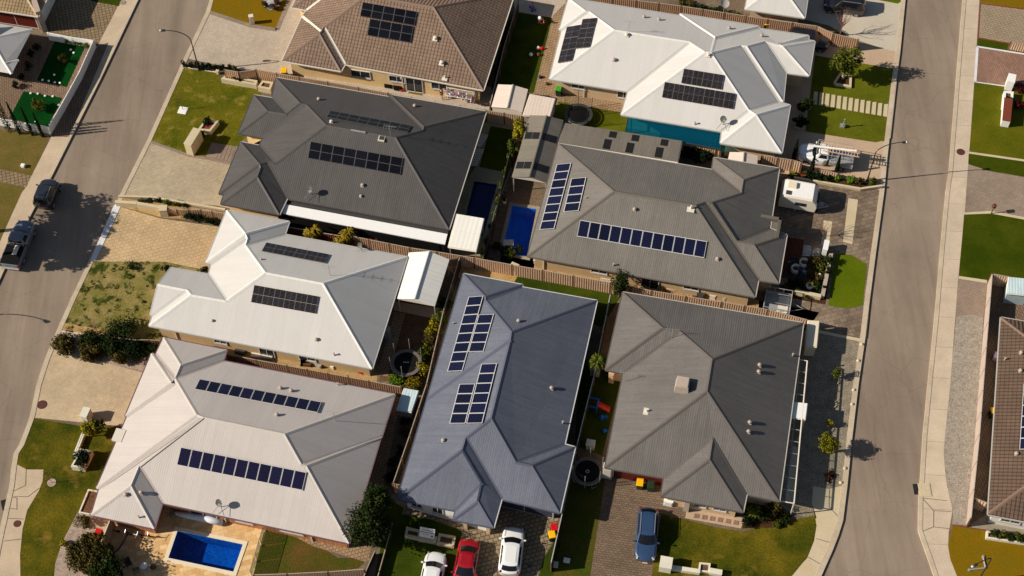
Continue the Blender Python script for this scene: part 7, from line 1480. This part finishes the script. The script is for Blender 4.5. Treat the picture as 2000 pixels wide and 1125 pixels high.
# play things in the side yard of the slate house
c = G(1157, 797, LOT); root = empty('play_cube', c, R(-14), 'blue and red climbing toy in the side yard of the slate house', 'toy'); m = MB()
for x in (-.42, .42):
    for y in (-.42, .42): m.box((x, y, .5), (.1, .1, 1.))
for z in (.98,): 
    for s in (-1, 1): m.box((s*.42, 0, z), (.12, .95, .1)); m.box((0, s*.42, z), (.7, .12, .1))
m.build('frame', M['bluep'], root, bevel=.02); m = MB(); m.add([(.45, -.2, .85), (1.5, -.2, .15), (1.5, .2, .15), (.45, .2, .85)], [(0, 1, 2, 3)]); m.box((.98, -.22, .55), (1.2, .05, .1), 0, tilt=('Y', .588)); m.box((.98, .22, .55), (1.2, .05, .1), 0, tilt=('Y', .588)); m.build('slide', M['red'], root)
def blob(px, z, prof, mat, name, cat, label, n=10, extra=None, z0=LOT):
    c = G(*px, z0); m = MB(); m.lathe((0, 0, 0), prof, n)
    if extra: 
        for e in extra: m.box(*e)
    o = m.build(name, M[mat]); o.location = c; tag(o, label, cat); return o
blob((1175, 817), 0, [(.2, 0), (.22, .2), (.15, .4), (.08, .55)], 'bluep', 'ride_on_toy', 'toy', 'upper blue ride-on toy below the slide', extra=[((.25, 0, .2), (.5, .2, .2))]); blob((1180, 843), 0, [(.15, 0), (.2, .15), (.1, .35)], 'bluep', 'ride_on_toy', 'toy', 'lower blue ride-on toy on the side lawn', extra=[((.15, 0, .12), (.4, .18, .14))])
def cabinet(px, d, mat, label, name='meter_box', cat='box', ang=HD, z0=LOT):
    c = G(*px, z0); m = MB(); m.box((0, 0, d[2]/2), d); m.box((0, 0, d[2]+.02), (d[0]*1.06, d[1]*1.06, .05)); m.box((0, -d[1]/2-.01, d[2]*.55), (d[0]*.8, .03, d[2]*.7)); o = m.build(name, M[mat], bevel=.01); o.location = c; o.rotation_euler.z = ang; tag(o, label, cat)
cabinet((1153, 873), (.7, .6, .75), 'offwhite', 'white box at the end of the side lawn above the netted trampoline', 'storage_box'); cabinet((1186, 930), (.75, .5, 1.9), 'offwhite', 'tall white cabinet at the left of the dark red garage door', 'storage_cupboard', 'cupboard')
cabinet((1305, 984), (.75, .45, .8), 'white', 'white letterbox by the small portico of the slate house', 'letterbox', 'letterbox')
cabinet((1107, 1096), (.5, .32, .25), 'white', 'small white meter box on the worn grass beside the dark side fence'); cabinet((493, 45), (.45, .4, 1.05), 'offwhite', 'white post letterbox on the olive lawn', 'letterbox', 'letterbox', R(10))
cabinet((1645, 248), (.45, .3, .3), 'silver', 'silver letterbox base on the artificial lawn', 'letterbox', 'letterbox'); p = G(1646, 247, LOT+.2); m = MB(); m.tube([(0, 0, 0), (.05, .05, .9)], .05, 6); m.box((.05, .05, .95), (.16, .12, .12)); o = m.build('post', M['silver']); o.location = p; tag(o, 'slim silver post rising from the letterbox base on the artificial lawn', 'post')
cabinet((46, 326), (.35, .3, .3), 'white', 'small white meter box on the left nature strip'); cabinet((426, 144), (.3, .25, .45), 'w_stone', 'small stone post at the left end of the long stone planter', 'marker_post', 'post')
blob((1936, 417), 0, [(.05, 0), (.05, 1.0), (.22, 1.02), (.22, 1.3), (.05, 1.35)], 'brown', 'letterbox', 'letterbox', 'dark brown post letterbox at the edge of the rich green lawn', 6)
cabinet((1163, 727), (.8, .9, 1.0), 'cap_light', 'grey outdoor unit in the dark side passage of the blue grey house', 'outdoor_unit', 'unit'); cabinet((1195, 738), (.45, 1.1, 1.6), 'fence', 'tan cupboard under the left eave of the slate roof', 'storage_cupboard', 'cupboard')
# against the cream wall of the tan house
blob((679, 153), 0, [(.28, 0), (.28, 1.5), (.2, 1.62), (.08, 1.65)], 'white', 'hot_water_tank', 'tank', 'white hot water cylinder in the corner of the tan tiled house', 16); blob((741, 165), 0, [(.3, 0), (.3, 1.6), (.2, 1.72)], 'cream', 'hot_water_tank', 'tank', 'cream hot water tank midway along the cream wall', 16)
for px, lb in [((760, 169), 'black box beside the cream tank'), ((778, 174), 'second black box beside the red bucket')]: cabinet(px, (.8, .5, .55), 'black', lb, 'storage_box')
blob((784, 177), 0, [(.16, 0), (.22, .3), (.2, .3)], 'red', 'bucket', 'bucket', 'red bucket on the side path of the tan tiled house', 12)
m = MB(); m.box((0, 0, .02), (1.35, .62, .04)); o = m.build('door_mat', M['lawn_olive']); o.location = G(812, 179.5, LOT+.01); o.rotation_euler.z = HD; tag(o, 'green mat outside the cream walled sliding door', 'mat')
def clothesline(px, w, d, label, ang, cloth=True, z=1.55):
    c = G(*px, z); c.z = LOT; root = empty('clothesline', c, ang, label, 'clothesline'); m = MB(); m.tube([(-w/2, -d/2, z), (w/2, -d/2, z), (w/2, d/2, z), (-w/2, d/2, z), (-w/2, -d/2, z)], .03, 6)
    for k in range(1, 6): m.tube([(-w/2, -d/2+d*k/6, z), (w/2, -d/2+d*k/6, z)], .008, 4)
    m.build('frame', M['white'], root)
    for s in (-1, 1): p = MB(); p.tube([(s*w/2, d/2, 0), (s*w/2, d/2, z)], .04, 6); p.build('post', M['white'], root)
    if cloth:
        rnd = random.Random(4); mats = ['pinkc', 'whitec', 'pinkc', 'navy', 'whitec', 'red', 'whitec', 'pinkc', 'binbody', 'whitec', 'navy', 'whitec', 'pinkc', 'red']
        for k, mt in enumerate(mats):
            row = k % 4; x = -w/2+.2+(k//4)*w/4.2+rnd.uniform(0, .15); y = -d/2+d*(row+1)/5; ww = rnd.uniform(.35, .6); hh = rnd.uniform(.3, .8); q = MB(); vs = []
            for i in range(5): 
                vs += [(x+ww*i/4, y+.03*math.sin(i*2+k), z), (x+ww*i/4+.02, y+.1*math.sin(i*1.7+k)+.1, z-hh*.5), (x+ww*i/4, y+.14*math.sin(i*2.3+k)+.12, z-hh)]
            q.add(vs, [(3*i+j, 3*i+3+j, 3*i+4+j, 3*i+1+j) for i in range(4) for j in range(2)]); o = q.build('garment', M[mt]); o.location = c; o.rotation_euler.z = ang; tag(o, 'garment hanging on the white clothesline by the cream wall', 'garment', 'washing on the clothesline')
clothesline((897, 184.5), 2.6, .95, 'white fold-out clothesline full of pink and white washing on the cream wall', HD)
clothesline((1185, 551), 1.1, .5, 'empty white clothesline at the right end of the narrow lawn below the tan fence', HD, False, 1.4)

# ------------------------------------------------------------------ people: one continuous skinned body each
def figure(px, ang, J, bones, label, parts, z0=LOT, sit=0.):
    c = G(*px, z0); root = empty('person', c, ang, label, 'person'); me = bpy.data.meshes.new('body'); ks = list(J); me.from_pydata([J[k][:3] for k in ks], [(ks.index(a), ks.index(b)) for a, b in bones], []); o = bpy.data.objects.new('body', me); link(o, root); me.materials.append(M[parts[0]])
    o.modifiers.new('Skin', 'SKIN'); me.skin_vertices.new() if not me.skin_vertices else None
    for i, k in enumerate(ks): me.skin_vertices[0].data[i].radius = (J[k][3], J[k][3]); me.skin_vertices[0].data[i].use_root = (i == 0)
    s = o.modifiers.new('Sub', 'SUBSURF'); s.levels = 1; s.render_levels = 1
    for p in me.polygons: p.use_smooth = True
    return root
def garment(root, name, mat, pts, rad, n=12):
    m = MB(); m.tube(pts, rad, n); m.build(name, M[mat], root, True, subsurf=1)
def hand_bones(J, B, wrist, d, tag_):
    w = Vector(J[wrist][:3]); d = Vector(d).normalized(); s = d.cross(Vector((0, 0, 1))).normalized(); J['palm'+tag_] = (*(w+d*.05), .028); B.append((wrist, 'palm'+tag_))
    for k in range(4): p = w+d*(.13+(.012 if k in (1, 2) else 0))+s*(.012*(k*2-3))+Vector((0, 0, -.02)); J['f%d%s' % (k, tag_)] = (*p, .008); B.append(('palm'+tag_, 'f%d%s' % (k, tag_)))
    p = w+d*.07+s*.05; J['th'+tag_] = (*p, .009); B.append(('palm'+tag_, 'th'+tag_))
def face(root, hc, r, fwd_):
    h = Vector(hc); f = Vector(fwd_).normalized(); s = f.cross(Vector((0, 0, 1))).normalized(); m = MB()
    for k in (-1, 1): m.box(h+f*r*.93+s*k*r*.38, (.02, .025, .015))
    m.build('eyes', M['hair'], root)
# woman standing at the washing
J = dict(pel=(0, 0, .95, .13), ch=(0, .02, 1.28, .13), nk=(0, .02, 1.44, .055), hd=(.03, .02, 1.6, .1), hk=(.03, .02, 1.68, .085), lh=(0, .1, .9, .09), lk=(.03, .11, .5, .06), la=(0, .11, .08, .04), lt=(.16, .12, .04, .035), rh=(0, -.1, .9, .09), rk=(.05, -.11, .5, .06), ra=(.02, -.12, .08, .04), rt=(.18, -.12, .04, .035), ls=(0, .19, 1.38, .055), le=(.22, .22, 1.3, .042), lw=(.42, .16, 1.42, .03), rs=(0, -.19, 1.38, .055), re=(.2, -.2, 1.26, .042), rw=(.42, -.12, 1.4, .03))
B = [('pel', 'ch'), ('ch', 'nk'), ('nk', 'hd'), ('hd', 'hk'), ('pel', 'lh'), ('lh', 'lk'), ('lk', 'la'), ('la', 'lt'), ('pel', 'rh'), ('rh', 'rk'), ('rk', 'ra'), ('ra', 'rt'), ('ch', 'ls'), ('ls', 'le'), ('le', 'lw'), ('ch', 'rs'), ('rs', 're'), ('re', 'rw')]
hand_bones(J, B, 'lw', (1, -.1, .2), 'L'); hand_bones(J, B, 'rw', (1, .1, .2), 'R')
w = figure((863, 193.5), R(-5), J, B, 'dark haired person in a black top hanging out washing beside the cream wall', ['skin'])
garment(w, 'top', 'black', [(0, 0, .95), (0, .01, 1.1), (0, .02, 1.3), (0, .02, 1.43)], [.17, .165, .185, .08]); garment(w, 'shorts', 'brown', [(0, 0, .68), (0, 0, .85), (0, 0, .98)], [.19, .19, .165])
garment(w, 'hair', 'hair', [(-.05, .02, 1.45), (-.03, .02, 1.6), (.0, .02, 1.73), (.02, .02, 1.77)], [.07, .115, .105, .04]); face(w, (.03, .02, 1.62), .1, (1, 0, 0))
# crouching adult in white on the dark lawn
J = dict(pel=(0, 0, .38, .14), ch=(.26, 0, .68, .15), nk=(.38, 0, .78, .055), hd=(.48, 0, .86, .1), hk=(.53, 0, .92, .085), lh=(.05, .12, .38, .1), lk=(.42, .2, .42, .065), la=(.12, .18, .08, .045), lt=(.28, .2, .04, .035), rh=(.05, -.12, .38, .1), rk=(.42, -.2, .42, .065), ra=(.12, -.18, .08, .045), rt=(.28, -.2, .04, .035), ls=(.3, .2, .7, .06), le=(.48, .25, .5, .042), lw=(.62, .12, .4, .03), rs=(.3, -.2, .7, .06), re=(.5, -.25, .48, .042), rw=(.66, -.14, .4, .03))
B = B[:18]; hand_bones(J, B, 'lw', (1, -.3, -.3), 'L'); hand_bones(J, B, 'rw', (1, .3, -.3), 'R')
w = figure((1052.5, 42), R(-55), J, B, 'crouching person in a white top playing on the dark lawn', ['skin'])
garment(w, 'top', 'whitec', [(-.08, 0, .4), (.08, 0, .56), (.26, 0, .7), (.4, 0, .78)], [.19, .23, .235, .08]); garment(w, 'trousers', 'navy', [(-.02, 0, .25), (-.02, 0, .38), (.02, 0, .45)], [.17, .2, .19])
garment(w, 'hair', 'hair', [(.38, 0, .86), (.46, 0, .93), (.54, 0, .99), (.56, 0, 1.0)], [.07, .11, .1, .04]); face(w, (.5, 0, .87), .1, (1, 0, -.3))
# toddler on a ride-on car
k_ = .55; J = {a: (v[0]*k_, v[1]*k_, v[2]*k_, v[3]*k_*1.15) for a, v in dict(pel=(0, 0, .5, .14), ch=(.03, 0, .85, .14), nk=(.04, 0, 1., .06), hd=(.06, 0, 1.18, .15), hk=(.06, 0, 1.28, .13), lh=(.08, .14, .48, .1), lk=(.4, .22, .5, .07), la=(.55, .22, .12, .05), rh=(.08, -.14, .48, .1), rk=(.4, -.22, .5, .07), ra=(.55, -.22, .12, .05), ls=(.04, .2, .92, .06), le=(.25, .22, .75, .05), lw=(.42, .14, .78, .035), rs=(.04, -.2, .92, .06), re=(.25, -.22, .75, .05), rw=(.42, -.14, .78, .035), lt=(.68, .22, .08, .04), rt=(.68, -.22, .08, .04)).items()}
w = figure((1040, 15), R(-70), J, B[:18], 'toddler in a red top sitting on a blue ride-on car on the patio', ['skin'])
garment(w, 'top', 'red', [(0, 0, .27), (.01, 0, .4), (.02, 0, .54)], [.1, .12, .05]); garment(w, 'hair', 'hair', [(.01, 0, .6), (.02, 0, .68), (.03, 0, .76)], [.06, .095, .05])
c = G(1040, 17, LOT); root = empty('ride_on_toy', c, R(-70), 'blue ride-on toy car under the toddler', 'toy'); m = MB(); m.box((.05, 0, .17), (.85, .42, .2), 0, top=(.75, .7)); m.build('body', M['bluep'], root, bevel=.05)
for x in (-.25, .32):
    for y in (-.22, .22): q = MB(); q.tube([(x, y-.03, .08), (x, y+.03, .08)], .09, 10); q.build('wheel', M['rubber'], root)
q = MB(); q.tube([(.28, 0, .25), (.22, 0, .42)], .015, 6); q.box((.22, 0, .42), (.05, .26, .04)); q.build('handlebar', M['red'], root)
for px, mt, lb in [((1058, 96), 'red', 'red toy at the right edge of the dark lawn'), ((1052, 108), 'brown', 'brown toy below the red one on the dark lawn'), ((1037, 108), 'white', 'small white ball on the dark lawn'), ((1051, 95), 'white', 'tiny white ball beside the red toy'), ((1060, 43), 'red', 'small red toy beside the crouching person'), ((1055, 152), 'navy', 'dark trike on the paving above the sheds'), ((1068, 165), 'brown', 'brown box on the paving above the sheds')]:
    blob(px, 0, [(.12, 0), (.2, .1), (.16, .24), (.05, .3)], mt, 'toy', 'toy', lb, 8, extra=[((.18, 0, .1), (.3, .16, .14))] if mt != 'white' else None)

# pool yard things
def tube_cover():
    a, b = G(341, 1002, .35), G(435, 1020, .35); root = empty('cover_roller', (a.x, a.y, 0), 0, 'rolled white pool cover lying along the orange brick wall', 'pool cover'); b = b-Vector((a.x, a.y, 0)); a = Vector((0, 0, .35)); m = MB(); m.tube([a, a+(b-a)*.3, a+(b-a)*.7, b], [.16, .26, .3, .34], 14); m.build('cover', M['whitec'], root, True); m = MB(); m.tube([a-(b-a)*.04, b+(b-a)*.04], .05, 8); m.build('axle', M['steel'], root)
tube_cover()
c = G(338, 1004, .3); m = MB()
for k in range(4):
    m.tube([(math.cos(j*.52)*(.3-.03*k), math.sin(j*.52)*(.3-.03*k), .06*k) for j in range(13)], .03, 5, cap=False)
o = m.build('hose_coil', M['binbody']); o.data.materials[0] = plain('hose_green', srgb(120, 134, 96), .5); o.location = c; tag(o, 'coiled pale green hose at the left end of the pool cover', 'hose')
def rtable(px, r, h, mat, label):
    c = G(*px, h); c.z = LOT; root = empty('round_table', c, 0, label, 'table', 'round tables in the pool yard'); m = MB(); m.lathe((0, 0, h-LOT-.04), [(r*.97, 0), (r, .02), (r*.97, .04)], 24); m.build('table_top', M[mat], root); m = MB(); m.lathe((0, 0, 0), [(.22, 0), (.2, .03), (.04, .06), (.04, h-LOT-.04)], 12); m.build('leg', M['steel'], root)
rtable((281, 1105), .28, .72, 'white', 'white round table beside the metal chairs'); rtable((299, 1107), .27, .45, 'brown', 'brown round table next to the white one')
def chair(px, ang, mat, label):
    c = G(*px, LOT); root = empty('garden_chair', c, ang, label, 'chair', 'garden chairs in the pool yard'); m = MB(); m.box((0, 0, .43), (.5, .5, .04)); m.build('seat', M[mat], root); m = MB(); m.box((0, .24, .7), (.5, .04, .5), 0, tilt=('X', -.15)); m.build('backrest', M[mat], root)
    for x in (-.22, .22):
        for y in (-.22, .22): q = MB(); q.tube([(x, y, 0), (x, y, .43)], .018, 5); q.build('leg', M['pole'], root)
        q = MB(); q.tube([(x, -.22, .43), (x, -.22, .64), (x, .24, .64)], .018, 5); q.build('armrest', M['pole'], root)
chair((253, 1104), R(30), 'pole', 'dark metal garden chair left of the white round table'); chair((268, 1118), R(200), 'cap_stone', 'grey garden chair at the bottom edge of the pool yard')
for px, lb in [((206, 1080), 'left coiled dark blue tub by the pool yard screen'), ((217, 1074), 'right coiled dark blue tub by the pool yard screen')]: blob(px, 0, [(.26, 0), (.3, .35), (.26, .35), (.24, .1)], 'navy', 'tub', 'tub', lb, 16)
p = [(218, 1084), (232, 1072), (243, 1055), (251, 1040)]; pts = [G(*q, LOT+.05) for q in p]; m = MB(); m.tube([q-pts[0] for q in pts], .05, 6); o = m.build('pool_hose', M['navy']); o.location = pts[0]; tag(o, 'dark pool hose curving over the sandstone paving', 'hose')
def bicycle(px, ang, mat, label, lean=.25):
    c = G(*px, LOT); root = empty('bicycle', c, ang, label, 'bicycle', 'bicycles leaning by the pool yard wall')
    for x in (-.52, .52): m = MB(); ring = [(x+.32*math.cos(6.283*j/16), 0, .34+.32*math.sin(6.283*j/16)) for j in range(17)]; m.tube(ring, .022, 5, cap=False); m.build('wheel', M['rubber'], root)
    m = MB(); m.tube([(-.52, 0, .34), (-.2, 0, .72), (.38, 0, .78), (0, 0, .3), (-.2, 0, .72)], .022, 5); m.tube([(0, 0, .3), (-.52, 0, .34)], .018, 5); m.tube([(.52, 0, .34), (.38, 0, .92)], .022, 5); m.build('frame', M[mat], root)
    m = MB(); m.tube([(.36, -.28, .95), (.38, 0, .92), (.36, .28, .95)], .018, 5); m.build('handlebar', M['silver'], root); m = MB(); m.box((-.22, 0, .82), (.26, .14, .06)); m.build('saddle', M['black'], root); root.rotation_euler.x = lean
bicycle((242, 1042), R(-15), 'silver', 'silver bicycle under the lower eave of the beige roof'); bicycle((266, 1046), R(-20), 'white', 'white bicycle right of the silver one'); bicycle((285, 1048), R(-8), 'dark', 'dark bicycle nearest the pool')
# sale board on the front planter
c = G(836, 1052, LOT); root = empty('sign_board', c, HD, 'white board with a red band standing between the two planter boxes', 'sign'); m = MB(); m.box((0, 0, 1.15), (1.25, .05, .95), 0, tilt=('X', -.5)); m.build('board', M['white'], root)
T = Matrix.Rotation(-.5, 3, 'X')
def onboard(x, y, w, h, mt, nm): m = MB(); q = T@Vector((x, -.032, y)); m.box((q.x, q.y, q.z+1.15), (w, .012, h), 0, tilt=('X', -.5)); m.build(nm, M[mt], root)
onboard(0, .05, 1.2, .06, 'red', 'band'); 
for k in range(9): onboard(-.38+.095*k, .27, .055, .075, 'dishgrey', 'letter')
onboard(.42, -.25, .2, .12, 'dishgrey', 'emblem'); onboard(-.1, -.14, .5, .03, 'dishgrey', 'text_line')
for s in (-.55, .55): m = MB(); m.box((s, .05, .5), (.06, .06, 1.0)); m.build('leg', M['brown'], root)
# clutter along the side paths
rnd = random.Random(12)
CL = [((470, 688), 'storage_box', (.9, .5, .3), 'dark', 'dark low box on the side path below the white roof'), ((512, 697), 'timber_stack', (1.8, .4, .2), 'offwhite', 'pale timber lengths on the side path below the white roof'), ((602, 711), 'storage_box', (.7, .6, .35), 'brown', 'brown low box beside the black bin on the sandy path'), ((624, 714), 'tarp_bundle', (.6, .5, .45), 'steel', 'pale blue grey bundle on the side path'), ((650, 717), 'storage_box', (.5, .4, .5), 'offwhite', 'off white box near the corner of the white roof'), ((705, 727), 'toy_box', (.6, .4, .4), 'red', 'red toy pile at the corner of the white roof'), ((715, 722), 'storage_box', (.4, .4, .4), 'offwhite', 'small pale box above the red toy pile'),
      ((463, 672+5), 'red_barrow', (.7, .5, .5), 'red', 'red barrow under the top eave gap of the white roof'), ((1140, 524), 'white_cabinet', (.85, .5, 1.6), 'offwhite', 'white cabinet against the long tan fence'), ((1060, 514), 'bench', (1.6, .4, .45), 'cap_light', 'pale bench among bikes behind the long tan fence'), ((1095, 520), 'bench', (1.8, .4, .45), 'offwhite', 'white slatted bench behind the long tan fence'), ((1312, 566), 'wheelbarrow', (.9, .55, .45), 'fence', 'tan barrow beside the wall of the stone grey house'), ((1370, 577), 'storage_box', (.7, .7, .8), 'dark', 'dark box beside the wall of the stone grey house'), ((1392, 580), 'storage_box', (.6, .6, .7), 'offwhite', 'pale box beside the dark one at the stone grey house'), ((1410, 582), 'storage_box', (.8, .6, .6), 'cap_light', 'grey box with a pale lid at the stone grey house'), ((1355, 572), 'timber_plank', (.3, 1.4, .1), 'brown', 'brown plank leaning near the stone grey house'),
      ((963, 524), 'rock', (.8, .6, .35), 'brown', 'brown rock on the sand above the blue grey roof'), ((985, 527), 'rock', (.5, .4, .3), 'brown', 'smaller brown rock on the sand above the blue grey roof'), ((1003, 529), 'block_stack', (.7, .9, .6), 'w_stone', 'stack of limestone blocks above the blue grey roof'), ((925, 512), 'soil_heap', (1.2, .9, .3), 'brown', 'dark soil heap at the left of the sand above the blue grey roof'), ((730, 470), 'garden_hut', (1.1, .9, .9), 'garage_red', 'small dark red hut beside the two yellowing palms'), ((758, 660), 'hot_water_tank', (.5, .5, 1.6), 'silver', 'silver unit at the right wall of the white house'), ((993, 480), 'pool_pump', (.9, .6, .5), 'cap_light', 'pale pool pump at the lower corner of the small blue pool'), ((1945, 895), 'water_tank', (.7, 1.3, 1.5), 'white', 'white slim tank under the eave of the brown tiled house'), ((1945, 700), 'crate', (.5, .6, .5), 'pinkc', 'pinkish crate in the side yard of the brown tiled house')]
for px, nm, d, mt, lb in CL: cabinet(px, d, mt, lb, nm, nm.replace('_', ' '), HD+rnd.uniform(-.3, .3))
m = MB(); m.box((0, 0, .02), (.9, .8, .04)); m.box((0, 0, .5), (.8, .6, .9), .1, top=(.9, .9)); o = m.build('rubbish_bin', M['black']); o.location = G(597, 708, LOT); tag(o, 'black bin against the wall under the white roof', 'bin')
# paved grid beside the navy pool lawn
for (a, b), lb in [(((944, 262), (930, 284)), 'upper white lattice screen beside the charcoal roof'), (((936, 290), (921, 322)), 'lower white lattice screen beside the charcoal roof')]:
    P = [G(a[0]-5, a[1], LOT+.1), G(a[0]+9, a[1]+2, LOT+.1), G(b[0]+9, b[1]+2, LOT+.1), G(b[0]-5, b[1], LOT+.1)]; c = sum(P, Vector())/4; P = [p-c for p in P]; m = MB()
    for k in range(5):
        t = k/4; m.tube([P[0]+(P[1]-P[0])*t, P[3]+(P[2]-P[3])*t], .035, 4)
    for k in range(8):
        t = k/7; m.tube([P[0]+(P[3]-P[0])*t, P[1]+(P[2]-P[1])*t], .035, 4)
    o = m.build('lattice_screen', M['white']); o.location = c; tag(o, lb, 'lattice')
# dish on the top fence
c = G(1411, 40, LOT); root = empty('satellite_dish', c, 0, 'grey satellite dish standing at the fence above the bright white roof', 'satellite dish'); m = MB(); m.tube([(0, 0, 0), (0, 0, 2.4)], .035, 6); m.build('mast', M['steel'], root)
m = MB(); dn = Matrix.Rotation(R(20), 3, 'Z')@Matrix.Rotation(R(35), 3, 'X'); vs = []; fs = []
for i, q in enumerate((.02, .35, .7, 1.)):
    for j in range(16): t = 6.283*j/16; vs.append(dn@Vector((q*.45*math.cos(t), q*.45*math.sin(t), .1*q*q))+Vector((0, 0, 2.45)))
for i in range(3):
    for j in range(16): fs.append((i*16+j, i*16+(j+1) % 16, (i+1)*16+(j+1) % 16, (i+1)*16+j))
m.add(vs, fs); m.build('dish', M['cap_light'], root)

# ------------------------------------------------------------------ camera, daylight, render
cam = bpy.data.cameras.new('camera'); cam.sensor_width = 36; cam.lens = F/2000*36; cam.clip_start = 1; cam.clip_end = 6000; co = bpy.data.objects.new('camera', cam); link(co)
rx, up, bk = Vector(RR), -Vector(DD), -Vector(fwd); co.matrix_world = Matrix(((rx.x, up.x, bk.x, 0), (rx.y, up.y, bk.y, 0), (rx.z, up.z, bk.z, HC), (0, 0, 0, 1))); SC.camera = co
EL, AZ = R(32.2), R(5.5)
sd = Vector((math.cos(AZ)*math.cos(EL), math.sin(AZ)*math.cos(EL), -math.sin(EL)))
sun = bpy.data.lights.new('sun', 'SUN'); sun.energy = SUN_E; sun.angle = R(.5); sun.color = (1., .93, .83); so = bpy.data.objects.new('sun', sun); link(so); so.rotation_euler = sd.to_track_quat('-Z', 'Y').to_euler()
w = bpy.data.worlds.new('World'); SC.world = w; w.use_nodes = True; nt = w.node_tree; bg = nt.nodes['Background']; sk = nt.nodes.new('ShaderNodeTexSky'); sk.sky_type = 'NISHITA'; sk.sun_disc = False; sk.sun_elevation = EL
sk.sun_rotation = math.atan2(-sd.x, -sd.y); sk.altitude = 20; sk.dust_density = 1.; nt.links.new(sk.outputs[0], bg.inputs[0]); bg.inputs[1].default_value = SKY_S
SC.view_settings.view_transform = 'Standard'; SC.view_settings.look = 'None'; SC.view_settings.exposure = EXPO; SC.view_settings.gamma = 1
SC.cycles.max_bounces = 6; SC.cycles.transparent_max_bounces = 12
print('objects', len(COL.objects))
